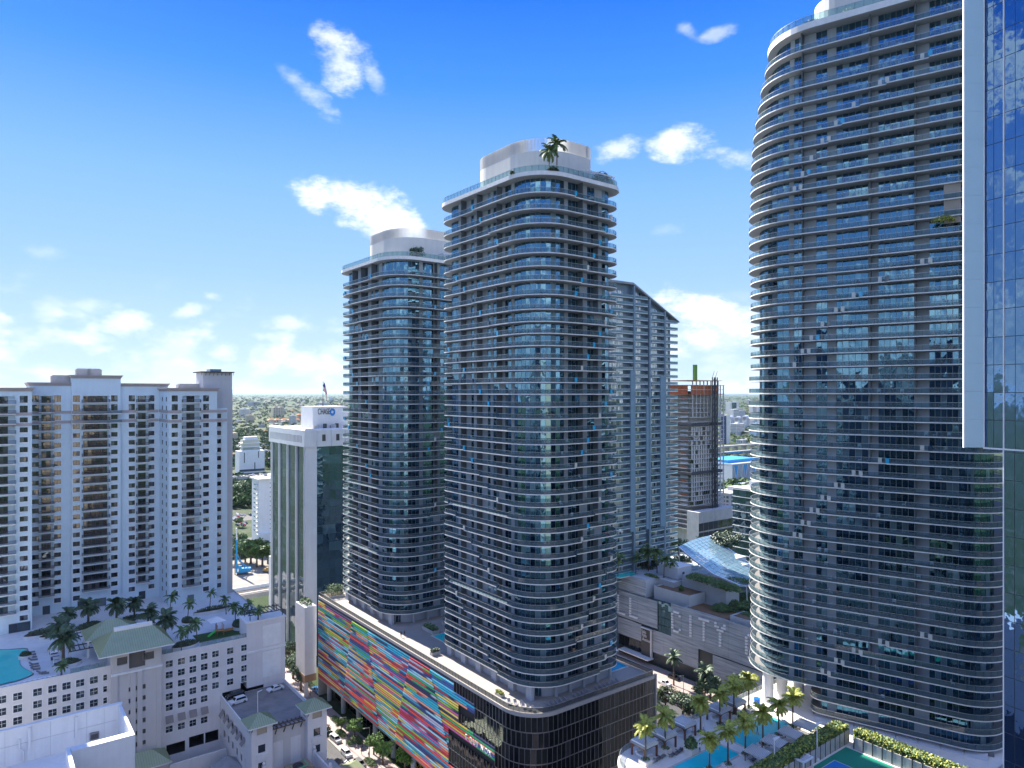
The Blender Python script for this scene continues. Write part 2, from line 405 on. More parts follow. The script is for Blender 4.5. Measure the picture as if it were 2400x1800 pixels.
M_RAIL = rail_mat('rail_glass', (0.42, 0.62, 0.70), 0.22, ior=1.9)
M_ACC = mat('blue_film_glass_panel', (0.03, 0.36, 0.62), 0.15, var=0.05, ior=1.6)
M_ACCW = mat('pale_glass_panel', (0.50, 0.52, 0.50), 0.25, var=0.05)
M_ACCD = mat('dark_glass_panel', (0.02, 0.05, 0.09), 0.1, var=0.05, ior=1.8)
M_DECK = mat('balcony_floor_tile', (0.20, 0.19, 0.19), 0.7)
M_CROWN = mat('crown_pale_panel', (0.55, 0.56, 0.56), 0.7, var=0.05, streak=0.08)
M_LEAF = mat('leaf_dark_green', (0.055, 0.095, 0.045), 0.6, var=0.45, vscale=1.2, island=0.35)
M_LEAF2 = mat('leaf_mid_green', (0.085, 0.15, 0.04), 0.6, var=0.45, vscale=1.2, island=0.4)
M_LEAFY = mat('leaf_yellow_green', (0.30, 0.32, 0.05), 0.6, var=0.35, vscale=1.2, island=0.4)
M_BARK = mat('bark_grey_brown', (0.12, 0.09, 0.07), 0.9, var=0.3, vscale=2.0, bump=0.4)

class Ring:
    """closed outline walked by arc length"""
    def __init__(s, pts):
        s.p = pts; s.acc = [0.0]
        for i in range(len(pts)):
            a, b = pts[i], pts[(i + 1) % len(pts)]; s.acc.append(s.acc[-1] + math.hypot(b[0] - a[0], b[1] - a[1]))
        s.tot = s.acc[-1]
    def at(s, t, off=0.0):
        t %= s.tot; lo, hi = 0, len(s.p)
        while hi - lo > 1:
            m = (lo + hi) // 2
            if s.acc[m] <= t: lo = m
            else: hi = m
        a, b = s.p[lo], s.p[(lo + 1) % len(s.p)]; l = s.acc[lo + 1] - s.acc[lo]; u = (t - s.acc[lo]) / l if l > 1e-9 else 0
        nx, ny = a[2] + (b[2] - a[2]) * u, a[3] + (b[3] - a[3]) * u; q = math.hypot(nx, ny) or 1
        return (a[0] + (b[0] - a[0]) * u + nx / q * off, a[1] + (b[1] - a[1]) * u + ny / q * off)

def storey(T, ring, wall, z0, z1, pattern, pane_items, wall_mb, frame_mb, pm):
    """one storey of set-back facade: pattern is a list of (s0,s1,kind,panes) along the wall ring"""
    frame_mb.add(*ring_wall(wall, -0.12, z0, z1), M_FRAME)
    for (a, b, k, n) in pattern:
        if k == 'w':
            m = max(1, int((b - a) / 2.2) + (0 if n < 0 else 0)); st = (b - a) / m
            for i in range(m):
                p, q = wall.at(a + st * i), wall.at(a + st * (i + 1))
                wall_mb.quad((p[0], p[1], z0), (q[0], q[1], z0), (q[0], q[1], z1), (p[0], p[1], z1), M_WALLG)
        else:
            st = (b - a) / n
            for i in range(n):
                p, q = wall.at(a + st * i + 0.05, -0.06), wall.at(a + st * (i + 1) - 0.05, -0.06)
                pane_items.append(quad_item((p[0], p[1], z0 + 0.12), (q[0], q[1], z0 + 0.12), (q[0], q[1], z1 - 0.1), (p[0], p[1], z1 - 0.1), pm))

def ring_wall(ring, off, z0, z1):
    n = len(ring.p); o = [(p[0] + p[2] * off, p[1] + p[3] * off) for p in ring.p]
    return ([(x, y, z0) for x, y in o] + [(x, y, z1) for x, y in o], [(i, (i + 1) % n, n + (i + 1) % n, n + i) for i in range(n)])

def slab_outline(ring, notches, extra):
    """outline pushed out by `extra` on the stretch between the two notch positions that holds the near corner"""
    out = []; n = len(ring.p)
    lo, hi = notches                       # pushed out where s > lo (on the left face) or s < hi (on the right face)
    ev = [(ring.acc[i], 0) for i in range(n)] + [(lo, 1), (hi, 2)]
    ev.sort()
    for s, k in ev:
        def e(t): return extra if (t >= lo or t <= hi) else 0.0
        if k == 0: out.append((*ring.at(s, e(s)), s))
        elif k == 1: out.append((*ring.at(s - 0.01, 0), s - 0.01)); out.append((*ring.at(s + 0.30, extra), s + 0.3))
        else: out.append((*ring.at(s - 0.30, extra), s - 0.3)); out.append((*ring.at(s + 0.01, 0), s + 0.01))
    out.sort(key=lambda t: t[2])
    return out

def railing(name, T, outline, z, h=1.08, step=1.5, glass=None, skip=None):
    b = MB(); n = len(outline)
    cx = sum(p[0] for p in outline) / n; cy = sum(p[1] for p in outline) / n
    pts = []
    for p in outline:
        d = math.hypot(p[0] - cx, p[1] - cy); k = (d - 0.12) / d; pts.append((cx + (p[0] - cx) * k, cy + (p[1] - cy) * k))
    g = glass or M_RAIL; carry = 0.0
    for i in range(n):
        a, c = pts[i], pts[(i + 1) % n]; l = math.hypot(c[0] - a[0], c[1] - a[1])
        if l < 1e-4: continue
        if skip and skip(a, c): continue
        b.quad((a[0], a[1], z + 0.06), (c[0], c[1], z + 0.06), (c[0], c[1], z + h - 0.03), (a[0], a[1], z + h - 0.03), g)
        b.bar((a[0], a[1], z + h), (c[0], c[1], z + h), 0.07, 0.06, M_RAILTOP)
        t = step - carry
        while t < l:
            x, y = a[0] + (c[0] - a[0]) * t / l, a[1] + (c[1] - a[1]) * t / l
            b.box(x - 0.03, x + 0.03, y - 0.03, y + 0.03, z, z + h - 0.04, M_POST, skip='bt'); t += step
        carry = (carry + l) % step
    return b.build(name, T)

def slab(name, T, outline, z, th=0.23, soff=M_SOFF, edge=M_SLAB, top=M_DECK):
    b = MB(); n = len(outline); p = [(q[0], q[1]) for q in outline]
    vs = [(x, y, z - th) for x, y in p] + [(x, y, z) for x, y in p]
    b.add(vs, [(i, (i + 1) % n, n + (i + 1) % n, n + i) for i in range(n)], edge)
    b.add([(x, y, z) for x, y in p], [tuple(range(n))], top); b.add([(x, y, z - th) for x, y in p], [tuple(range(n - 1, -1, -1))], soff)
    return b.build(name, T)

def accent(T, ring, s, z, side, m, extra):
    """small coloured glass panel standing where the balcony edge steps"""
    b = MB(); w = 0.75
    p0 = ring.at(s - (w if side < 0 else 0), extra - 0.04 if side > 0 else 0.0); p1 = ring.at(s + (0 if side < 0 else w), extra - 0.04 if side > 0 else 0.0)
    if side > 0: p0 = ring.at(s - w, extra + 0.03); p1 = ring.at(s, extra + 0.03)
    else: p0 = ring.at(s, extra + 0.03); p1 = ring.at(s + w, extra + 0.03)
    d = Vector((p1[0] - p0[0], p1[1] - p0[1], 0)).normalized(); nrm = Vector((d.y, -d.x, 0)) * 0.05
    c = Vector(((p0[0] + p1[0]) / 2, (p0[1] + p1[1]) / 2, z + 0.58))
    b.obox((0, 0, 0), d * (w / 2), nrm, Vector((0, 0, 0.56)), m)
    b.build('railing_panel', T, loc=c)

def cyc(ringwall, sL0, pat, step):
    """repeat a pattern string over [s0,s1]: g glass, w wall"""
    out = []; s = sL0[0]; i = 0
    n = max(1, round((sL0[1] - sL0[0]) / step)); st = (sL0[1] - sL0[0]) / n; j = 0
    while j < n:
        k = pat[i % len(pat)]; m = 1
        while j + m < n and pat[(i + m) % len(pat)] == k: m += 1
        out.append((s, s + st * m, k, m)); s += st * m; j += m; i += m
    return out

def palm_mesh(name, h, fr, nf, lm, seed=0, droop=1.0, trunk_r=0.22, lean=0.0, dense=14):
    """a palm: trunk mesh and crown mesh (fronds with separate leaflets)"""
    rnd = random.Random(seed)
    t = MB(); top = Vector((lean, 0, h))
    pts = [(lean * (i / 5) ** 2, 0, h * i / 5) for i in range(6)]
    t.tube(pts, [trunk_r * 1.25, trunk_r, trunk_r * .9, trunk_r * .85, trunk_r * .8, trunk_r * .9], M_BARK, 7)
    c = MB()
    for i in range(nf):
        a = 2 * math.pi * i / nf * 2.4 + rnd.uniform(-.3, .3); el = R(-38 + 118 * ((i + 0.5) / nf) + rnd.uniform(-8, 8))
        L = fr * rnd.uniform(0.85, 1.1); prev = top.copy(); k = 7; e = el
        d0 = Vector((math.cos(a), math.sin(a), 0)); side = Vector((-math.sin(a), math.cos(a), 0))
        spine = [prev.copy()]
        for j in range(k):
            prev = prev + (d0 * math.cos(e) + Vector((0, 0, math.sin(e)))) * (L / k); spine.append(prev.copy()); e -= R(11) * droop * (0.6 + 0.12 * j)
        c.tube([spine[0], spine[3], spine[-1]], [0.05, 0.035, 0.012], lm, 3, cap=False)
        for j in range(dense):
            u = 0.12 + 0.88 * j / dense; q = u * k; i0 = min(int(q), k - 1); p = spine[i0].lerp(spine[i0 + 1], q - i0)
            tn = (spine[i0 + 1] - spine[i0]).normalized()
            ll = fr * 0.30 * (1 - 0.55 * abs(u - 0.45) * 1.6) * rnd.uniform(.85, 1.15)
            for sg in (-1, 1):
                dd = (side * sg * 0.85 + tn * 0.6 - Vector((0, 0, 0.35 + rnd.uniform(0, .25)))).normalized()
                w = tn * (0.115 * fr / 2.5)
                c.add([tuple(p - w), tuple(p + w), tuple(p + dd * ll * .6 + w * .7), tuple(p + dd * ll), tuple(p + dd * ll * .6 - w * .7)], [(0, 1, 2, 3, 4)], lm)
    return t.mesh(name + '_trunk', True), c.mesh(name + '_crown')

def leaf_blob(b, c, r, n, m, rnd, size=0.35, flat=1.0):
    """n leaf-sized faces spread through a lumpy ball"""
    for i in range(n):
        d = Vector((rnd.gauss(0, 1), rnd.gauss(0, 1), rnd.gauss(0, 1))).normalized()
        rr = r * (rnd.random() ** 0.45) * (0.78 + 0.5 * mnoise.noise(d * 2.3 + Vector(c) * 0.37))
        p = Vector(c) + Vector((d.x * rr, d.y * rr, d.z * rr * flat))
        u = Vector((rnd.gauss(0, 1), rnd.gauss(0, 1), rnd.gauss(0, .6))).normalized(); v = u.orthogonal().normalized()
        s = size * rnd.uniform(.6, 1.3)
        b.add([tuple(p - u * s), tuple(p + v * s * .7), tuple(p + u * s), tuple(p - v * s * .7)], [(0, 1, 2, 3)], m)

def tree_meshes(name, h, r, seed, lm, n=900, leaf=0.4, clumps=9):
    rnd = random.Random(seed); t = MB(); c = MB()
    t.tube([(0, 0, 0), (0.05, 0, h * .3), (0, .08, h * .55)], [r * .09, r * .07, r * .045], M_BARK, 6)
    cen = []
    for i in range(clumps):
        a = 2 * math.pi * i / clumps + rnd.uniform(-.4, .4); q = r * rnd.uniform(.25, .68); z = h * rnd.uniform(.5, .82)
        cen.append((q * math.cos(a), q * math.sin(a), z)); t.tube([(0, 0, h * .38), (q * .5 * math.cos(a), q * .5 * math.sin(a), h * .52), cen[-1]], [r * .045, r * .03, r * .012], M_BARK, 4, cap=False)
    cen.append((0, 0, h * .8))
    for k in cen: leaf_blob(c, k, r * rnd.uniform(.34, .52), n // len(cen), lm, rnd, leaf, 0.8)
    return t.mesh(name + '_trunk', True), c.mesh(name + '_crown')

def plant_tree(name, label, cat, me, loc, rz=0.0, s=1.0, group=None, trunk='trunk', crown='crown'):
    o = thing(name, label, cat, loc, rz, group); o.scale = (s, s, s)
    put(trunk, me[0], o); put(crown, me[1], o); return o

def twin_tower(name, label, loc, sx, sy, rad, levels, roof_z, base_z, phase, detail=True):
    """balconied tower on the mural podium; local origin = near corner of the balcony edge"""
    T = thing(name, label, 'tower', (loc[0], loc[1], 0), R(GA))
    ring = Ring(rrect(0, sx, 0, sy, [9.5, 5.0, 5.0, 6.0], 10))
    wall = Ring([(p[0] - p[2] * 2.1, p[1] - p[3] * 2.1, p[2], p[3]) for p in ring.p])
    arc = wall.acc[10]; rface = wall.acc[11]; lface = wall.acc[-2] if False else wall.tot
    lstart = wall.acc[43]                       # far end of the left face
    rend = wall.acc[11]
    pat = [(0.0, arc, 'g', 9)]
    pat += cyc(wall, (arc, rend), 'gwgggwwggwwggwgggwgg', 1.3)
    pat += cyc(wall, (lstart, wall.tot), 'ggwggwwgwggwwgwggwwggwgwggwwgg', 1.3)
    pat += [(rend, wall.acc[21], 'g', 7), (wall.acc[21], wall.acc[22], 'w', 1), (wall.acc[22], wall.acc[32], 'w', 1), (wall.acc[32], wall.acc[33], 'w', 1), (wall.acc[33], lstart, 'g', 8)]
    pane_items = []; wmb = MB(); fmb = MB(); fins = []
    LL = ring.tot - ring.acc[43]; LR = ring.acc[11] - ring.acc[10]
    allz = levels + [roof_z]
    for k, z in enumerate(levels):
        zt = allz[k + 1] - 0.28
        storey(T, ring, wall, z, zt, pat, pane_items, wmb, fmb, M_PANE)
        n = len(levels) - k
        uL = ((n + phase) % 7) / 7.0; uR = ((n + phase + 3) % 7) / 7.0
        lo = ring.acc[43] + LL * (0.06 + 0.9 * uL); hi = ring.acc[10] + LR * (0.98 - 0.92 * uR)
        out = slab_outline(ring, (lo, hi), 0.75)
        slab('floor_slab', T, out, z); railing('railing', T, out, z)
        top = k > len(levels) - 24
        m1 = [M_ACC, M_ACC, M_ACCW, M_ACC][n % 4] if top else [M_ACCW, M_ACCD, M_ACC, M_ACCW, M_ACCD][n % 5]
        m2 = [M_ACCD, M_ACC, M_ACC, M_ACCD, M_ACC][n % 5] if top else [M_ACCD, M_ACCW, M_ACCD][n % 3]
        if k > 0:
            accent(T, ring, hi, z, 1, m1, 0.75); accent(T, ring, lo, z, -1, m2, 0.75)
        # balcony dividers
        for s_ in (wall.acc[10] + LR * .38, wall.acc[10] + LR * .72, wall.tot - LL * .22, wall.tot - LL * .52, wall.tot - LL * .78):
            if (k * 7 + int(s_)) % 9 == 0: continue
            a = wall.at(s_, -0.05); c = wall.at(s_, 1.75); d = wall.at(s_ + 0.14, -0.05); e = wall.at(s_ + 0.14, 1.75)
            fins.append(([(*a, z), (*c, z), (*e, z), (*d, z), (*a, zt), (*c, zt), (*e, zt), (*d, zt)], BOXF()[2:], M_FIN))
    b = MB(); b.add(*ring_wall(wall, -0.4, base_z, roof_z), M_WALLG); b.build('core_wall', T)
    wmb.build('wall_panel_group', T)['kind'] = 'stuff'; fmb.build('window_frame_group', T)['kind'] = 'stuff'
    pieces(T, 'window_pane', pane_items, 300); pieces(T, 'balcony_divider', fins, 200)
    return T, ring, wall

def crown(T, ring, wall, z, sx, sy, h=8.5):
    """roof slab, glass parapet, curved penthouse screen with slender fins, trellis"""
    out = [(*ring.at(ring.acc[i], 0.5), 0) for i in range(len(ring.p))]
    slab('roof_slab', T, out, z, 1.0, top=mat('roof_gravel', (0.35, 0.34, 0.32), 0.9))
    o2 = [(*ring.at(ring.acc[i], 0.2), 0) for i in range(len(ring.p))]
    railing('roof_railing', T, o2, z, 1.5, 1.6, glass=rail_mat('roof_rail_glass', (0.55, 0.78, 0.80), 0.35))
    # the screen wall: a leaf-shaped plan, higher at the middle
    cr = rrect(6.0, sx - 3.6, 6.6, sy - 8.0, [11.0, 4.0, 6.0, 8.0], 10)
    R2 = Ring(cr); n = 150; b = MB(); fb = MB(); vs = []
    def hh(t):
        p = R2.at(t); d = p[0] * 0.8 + (sy - p[1]) * 0.25
        return h
    for i in range(n):
        t0, t1 = R2.tot * i / n, R2.tot * (i + 1) / n; p, q = R2.at(t0), R2.at(t1)
        b.quad((*p, z), (*q, z), (*q, z + hh(t1) * .72), (*p, z + hh(t0) * .72), M_CROWN)
    b.add([(*R2.at(R2.tot * i / n), z + h * .5) for i in range(n)], [tuple(range(n))], M_CROWN)
    P = b.build('penthouse_screen', T)
    nf = 240
    for i in range(nf):
        t = R2.tot * i / nf; p, q = R2.at(t, 0.02), R2.at(t + 0.10, 0.02); r_, s_ = R2.at(t, -0.45), R2.at(t + 0.10, -0.45); zb, zt = z + hh(t) * .715, z + hh(t)
        fb.add([(*p, zb), (*q, zb), (*s_, zb), (*r_, zb), (*p, zt), (*q, zt), (*s_, zt), (*r_, zt)], BOXF()[1:], M_CROWN)
    f = fb.build('screen_fin_group', P); f['kind'] = 'stuff'
    tb = MB()
    for i in range(14): tb.bar((sx - 13 + i * .8, 1.2, z + 2.9), (sx - 13 + i * .8, 5.6, z + 2.9), 0.12, 0.2, M_SLAB)
    for yy in (1.5, 5.3): tb.bar((sx - 13.4, yy, z + 2.7), (sx - 2.2, yy, z + 2.7), 0.15, 0.25, M_SLAB)
    for xx in (sx - 13, sx - 2.6):
        for yy in (1.5, 5.3): tb.box(xx - .1, xx + .1, yy - .1, yy + .1, z, z + 2.6, M_SLAB)
    tb.build('roof_trellis', T)

POD = (3.4, 156.8)                            # near corner of the mural podium
DECK1 = HC - 73.7
# floor levels of the near tower, read at its near corner (depth 165.6 m)
ys1 = [446, 485, 518.7, 553.7, 588.7, 620, 652.6, 687, 722, 751, 779, 808, 838, 866, 895, 923, 953, 982, 1012, 1042, 1071.5, 1101, 1131, 1160, 1190, 1221, 1251, 1282,
       1311.6, 1342, 1372, 1402.7, 1432.5, 1463.5, 1493, 1523.6, 1554, 1584.4, 1614]
lv1 = sorted(HC - (y - 920) * 165.6 / F for y in ys1); roof1 = HC - (403 - 920) * 165.6 / F
T1SX, T1SY = 29.9, 44.8
T1, ring1, wall1 = twin_tower('balcony_tower', 'dark glass residential tower with white rounded balcony edges rising from near end of mural podium', W(POD, 5.6, 4.0), T1SX, T1SY, 7.0, lv1, roof1, DECK1, 2)
crown(T1, ring1, wall1, roof1 + 0.72, T1SX, T1SY, 11.4)
top2 = [HC + (920 - y) * 221 / F for y in (642, 666, 693, 718, 742, 767)]
n2 = 30; lo2 = lv1[0]; lv2 = sorted(top2 + [lo2 + (top2[-1] - lo2) * i / n2 for i in range(n2)])
roof2 = HC + (920 - 604) * 221 / F
T2SX, T2SY = 33.0, 42.0
T2, ring2, wall2 = twin_tower('balcony_tower', 'shorter dark glass balcony tower at far end of mural podium, partly behind its twin', W(POD, 4.6, 73.5), T2SX, T2SY, 7.0, lv2, roof2, DECK1, 5)
crown(T2, ring2, wall2, roof2 + 0.72, T2SX, T2SY, 11.2)

# columns and glazed lobby under the twin towers
for T, sx, sy, nm in ((T1, T1SX, T1SY, 0), (T2, T2SX, T2SY, 1)):
    z0, z1 = DECK1, lv1[0] - 0.28
    rg = Ring(rrect(3.0, sx - 3, 3.0, sy - 3, 5.0, 8)); it = []; n = int(rg.tot / 2.0)
    for i in range(n):
        p, q = rg.at(rg.tot * i / n + .06), rg.at(rg.tot * (i + 1) / n - .06)
        it.append(quad_item((*p, z0 + .1), (*q, z0 + .1), (*q, z1), (*p, z1), M_PANE))
    pieces(T, 'lobby_pane', it, 120)
    b = MB(); b.add(*ring_wall(rg, -0.08, z0, z1), M_FRAME); b.build('lobby_frame', T)
    for i in range(6):
        c = MB(); c.box(-.45, .45, -1.1, 1.1, z0, z1 - .002, M_WALLG); c.build('column', T, loc=(2.0, 4.5 + (sy - 9) * i / 5, 0))
    for i in range(1, 6):
        c = MB(); c.lathe([(.42, z0), (.42, z1 - .002)], M_WALLG, 10); c.build('column', T, loc=(3.5 + (sx - 7) * i / 5, 1.9, 0))

# ================================================================ ground, streets
def ground_mat():
    m = bpy.data.materials.new('city_ground'); m.use_nodes = True; nt = m.node_tree; N = nt.nodes; L = nt.links
    b = N['Principled BSDF']; b.inputs['Roughness'].default_value = 0.95; b.inputs['Specular IOR Level'].default_value = 0.2
    g = N.new('ShaderNodeNewGeometry')
    def noise(sc_, det, ro=0.6):
        n = N.new('ShaderNodeTexNoise'); n.inputs['Scale'].default_value = sc_; n.inputs['Detail'].default_value = det; n.inputs['Roughness'].default_value = ro
        L.new(g.outputs['Position'], n.inputs['Vector']); return n.outputs['Fac']
    def ramp(f, stops):
        r = N.new('ShaderNodeValToRGB'); L.new(f, r.inputs[0]); e = r.color_ramp.elements
        while len(e) < len(stops): e.new(.5)
        for q, (p, c) in zip(e, stops): q.position = p; q.color = (*c, 1)
        return r.outputs[0]
    fine = ramp(noise(0.035, 8, .7), [(0.30, (.028, .052, .018)), (0.50, (.045, .078, .026)), (0.58, (.09, .10, .075)), (0.67, (.18, .18, .17)), (0.76, (.34, .33, .31))])
    big = ramp(noise(0.0012, 4), [(0.35, (.55, .62, .5)), (0.65, (1.15, 1.1, 1.05))])
    mx = N.new('ShaderNodeMix'); mx.data_type = 'RGBA'; mx.blend_type = 'MULTIPLY'; mx.inputs[0].default_value = 1
    L.new(fine, mx.inputs[6]); L.new(big, mx.inputs[7]); L.new(mx.outputs[2], b.inputs['Base Color'])
    return m
b = MB(); S = 90000
b.quad((-S, -S, 0), (S, -S, 0), (S, S, 0), (-S, S, 0), ground_mat()); struct(b.build('ground'))

M_ASPH = mat('asphalt', (0.060, 0.060, 0.064), 0.85, var=0.3, vscale=0.5, bump=0.1)
M_PAVE = mat('pink_paver', (0.34, 0.27, 0.25), 0.8, var=0.15, vscale=0.8)
M_CONC = mat('concrete_light', (0.42, 0.41, 0.39), 0.8, var=0.15, vscale=0.6)
M_PAINT = mat('road_paint_white', (0.70, 0.70, 0.68), 0.7, var=0.2, vscale=1.5)
M_HEDGE = mat('hedge_green', (0.040, 0.085, 0.022), 0.8, var=0.5, vscale=2.0, bump=0.8, bscale=3.0, island=0.3)
M_SOIL = mat('soil', (0.07, 0.05, 0.035), 0.95)
RZ = R(GA)
def gsheet(name, x0, x1, y0, y1, z, m):
    b = MB(); b.box(x0, x1, y0, y1, z - 0.4, z, m); o = b.build(name, None, loc=(POD[0], POD[1], 0), rz=RZ); return struct(o)
gsheet('added_dark_ground', -260, -30.2, -330, 60, 0.008, M_ASPH); gsheet('added_dark_ground', -30.1, 43, -330, -60.1, 0.008, M_ASPH); gsheet('added_dark_ground', 43.1, 250, -330, -40.1, 0.008, M_ASPH)  # unseen asphalt sheets added to darken what the lower panes mirror
gsheet('road', -20, -10, -60, 420, 0.02, M_ASPH)
gsheet('pavement', -9.9, -0.2, -60, 300, 0.14, M_PAVE)
gsheet('pavement', -30, -20.1, -60, 300, 0.14, M_PAVE)
gsheet('road', 60, 100, -40, 420, 0.02, M_ASPH)
gsheet('pavement', 103, 118.5, -40, 420, 0.14, M_PAVE)
gsheet('pavement', 43.2, 59.8, -40, 300, 0.14, M_CONC)
b = MB()
for k in range(14):
    if k % 1 == 0: b.box(-15.1, -14.95, 20 + k * 8, 23 + k * 8, 0.0205, 0.026, M_PAINT)
for k in range(7): b.bar((-12.2, 38 + k * 1.1, 0.024), (-10.2, 39.4 + k * 1.1, 0.024), 0.25, 0.004, M_PAINT)
for k in range(7): b.bar((-12.2, 66 + k * 1.1, 0.024), (-10.2, 67.4 + k * 1.1, 0.024), 0.25, 0.004, M_PAINT)
for k in range(30): b.box(79.9, 80.1, -20 + k * 8, -17 + k * 8, 0.0205, 0.026, M_PAINT)
struct(b.build('road_marking', None, loc=(POD[0], POD[1], 0), rz=RZ))

# ================================================================ mural podium
M_DGLASS = pane_mat('podium_dark_glass', (0.004, 0.005, 0.007), (0.010, 0.011, 0.013), (0.03, 0.03, 0.035), tint=(.6, .72, .95), ior=1.45, p=(0.7, 0.95), wob=0.02)
M_MULL = mat('mullion_grey', (0.22, 0.23, 0.25), 0.35, metal=0.5)
M_LEDGE = mat('podium_ledge', (0.32, 0.32, 0.33), 0.6)
M_TILE = mat('deck_tile_tan', (0.31, 0.28, 0.25), 0.75, var=0.1, vscale=0.4)
M_WATER = mat('pool_water', (0.02, 0.62, 0.68), 0.06, var=0.08, vscale=0.5, bump=0.15, bscale=2.0, ior=1.33)
M_WATERG = mat('pool_water_green', (0.02, 0.55, 0.50), 0.06, var=0.08, vscale=0.5, bump=0.15, bscale=2.0, ior=1.33)
M_STONE = mat('pool_coping', (0.52, 0.50, 0.46), 0.7)
M_WHITE = mat('white_paint', (0.74, 0.75, 0.76), 0.6, var=0.06, streak=0.05)
M_RAILD = rail_mat('rail_glass_dark', (0.25, 0.27, 0.28), 0.45)

POD_W, POD_L, PR = 42.7, 122.0, 9.0
P = gthing('mural_podium', 'parking podium with multicoloured striped mural and dark glass corner under the twin towers', 'podium', POD)
pring = Ring(rrect(0, POD_W, 0, POD_L, [PR, 0.6, 0.6, 0.6], 12))
b = MB(); b.add(*ring_wall(pring, -0.35, 6.2, DECK1 - 0.8), mat('podium_core', (0.03, 0.03, 0.035), 0.6)); b.build('core_wall', P)
b = MB(); b.prism([(4.0, 4.0), (POD_W - 3, 4.0), (POD_W - 3, POD_L - 2), (4.0, POD_L - 2)], 0, 6.4, mat('storefront_dark', (0.025, 0.025, 0.03), 0.3)); b.build('street_level_wall', P)
o_ = [(q[0], q[1], 0) for q in [pring.at(pring.acc[i], 0.05) for i in range(len(pring.p))]]
slab('roof_deck', P, o_, DECK1, 0.85, soff=M_LEDGE, edge=M_LEDGE, top=M_TILE)
# deck-edge railing of dark glass on a low kerb
o2_ = [(*pring.at(pring.acc[i], -0.25), 0) for i in range(len(pring.p))]
railing('deck_railing', P, o2_, DECK1, 1.25, 1.5, glass=M_RAILD)

# where the mural ends, band by band (columns and rows of the photograph -> wall coordinates)
def wall_yz(px, py): y = on_x(POD, 0.0, px); q = W(POD, 0, y); return y, rowz(py, q[1])
MZ0, MZ1 = 7.0, DECK1 - 0.95
steps = [(1064, 1578, 1618), (1113, 1631, 1678), (1075, 1660, 1692), (1157, 1700, 1800), (1051, 1712, 1741), (1100, 1750, 1840)]
z_ = lambda px, py: wall_yz(px, py)[1]
bands = [(z_(1064, 1620), MZ1, wall_yz(1064, 1600)[0]), (z_(1113, 1678), z_(1064, 1620), wall_yz(1113, 1650)[0]), (z_(1075, 1690), z_(1113, 1678), wall_yz(1075, 1680)[0]),
         (z_(1158, 1782), z_(1075, 1690), wall_yz(1160, 1760)[0]), (13.0, z_(1158, 1782), wall_yz(1052, 1720)[0]), (MZ0, 13.0, wall_yz(1101, 1790)[0])]
bands.sort()
def mural_end(z):
    for lo, hi, y in bands:
        if lo <= z < hi: return max(y, PR + 0.3)
    return bands[-1][2]
PAL = [(.55, .02, .05), (.75, .08, .05), (.02, .42, .60), (.15, .60, .75), (.70, .48, .05), (.80, .62, .12), (.48, .48, .58), (.03, .45, .55), (.03, .05, .20), (.05, .12, .35),
       (.04, .40, .15), (.30, .50, .05), (.80, .30, .18), (.35, .65, .72), (.55, .10, .30), (.45, .03, .06), (.02, .30, .45), (.02, .03, .10)]
def mural_mat():
    m = bpy.data.materials.new('mural_paint'); m.use_nodes = True; N = m.node_tree.nodes; L = m.node_tree.links
    at_ = N.new('ShaderNodeAttribute'); at_.attribute_name = 'paint'
    hs = N.new('ShaderNodeHueSaturation'); hs.inputs['Value'].default_value = 1.25; L.new(at_.outputs['Color'], hs.inputs['Color']); L.new(hs.outputs[0], N['Principled BSDF'].inputs['Base Color']); N['Principled BSDF'].inputs['Roughness'].default_value = 0.55
    return m
M_MURAL = mural_mat()
M_NAVY = mat('mural_backing_navy', (0.02, 0.022, 0.06), 0.7)
def slat(T, y0, y1, z, h, cols, dep):
    """one painted louver; cols = [(y, colour)] key colours along it"""
    n = max(2, int((y1 - y0) / 0.8)); vs = []; fs = []; cs = []
    def col(y):
        for i in range(len(cols) - 1):
            if cols[i][0] <= y <= cols[i + 1][0]:
                t = (y - cols[i][0]) / max(1e-6, cols[i + 1][0] - cols[i][0]); return [a + (b_ - a) * t for a, b_ in zip(cols[i][1], cols[i + 1][1])]
        return cols[-1][1] if y > cols[-1][0] else cols[0][1]
    for i in range(n + 1):
        y = y0 + (y1 - y0) * i / n
        vs += [(0.02, y, z), (-dep, y, z), (-dep, y, z + h), (0.02, y, z + h)]; cs += [col(y)] * 4
    for i in range(n):
        o = i * 4
        for a, c in ((0, 1), (1, 2), (2, 3)): fs.append((o + a, o + 4 + a, o + 4 + c, o + c))
    fs += [(3, 2, 1, 0), tuple(n * 4 + k for k in (0, 1, 2, 3))]
    fs = [f[::-1] for f in fs]
    me = bpy.data.meshes.new('louver'); me.from_pydata(vs, [], fs); me.materials.append(M_MURAL)
    ca = me.color_attributes.new('paint', 'FLOAT_COLOR', 'POINT')
    ca.data.foreach_set('color', [k for c in cs for k in (*c, 1.0)]); me.update()
    return put('louver', me, T)
rnd = random.Random(11)
b = MB()
for lo, hi, y in bands: b.quad((-0.03, POD_L - .3, lo), (-0.03, max(y, PR + .3), lo), (-0.03, max(y, PR + .3), hi), (-0.03, POD_L - .3, hi), M_NAVY)
MUR = b.build('mural', P)
pitch, sh = 0.66, 0.45; nrow = int((MZ1 - MZ0) / pitch)
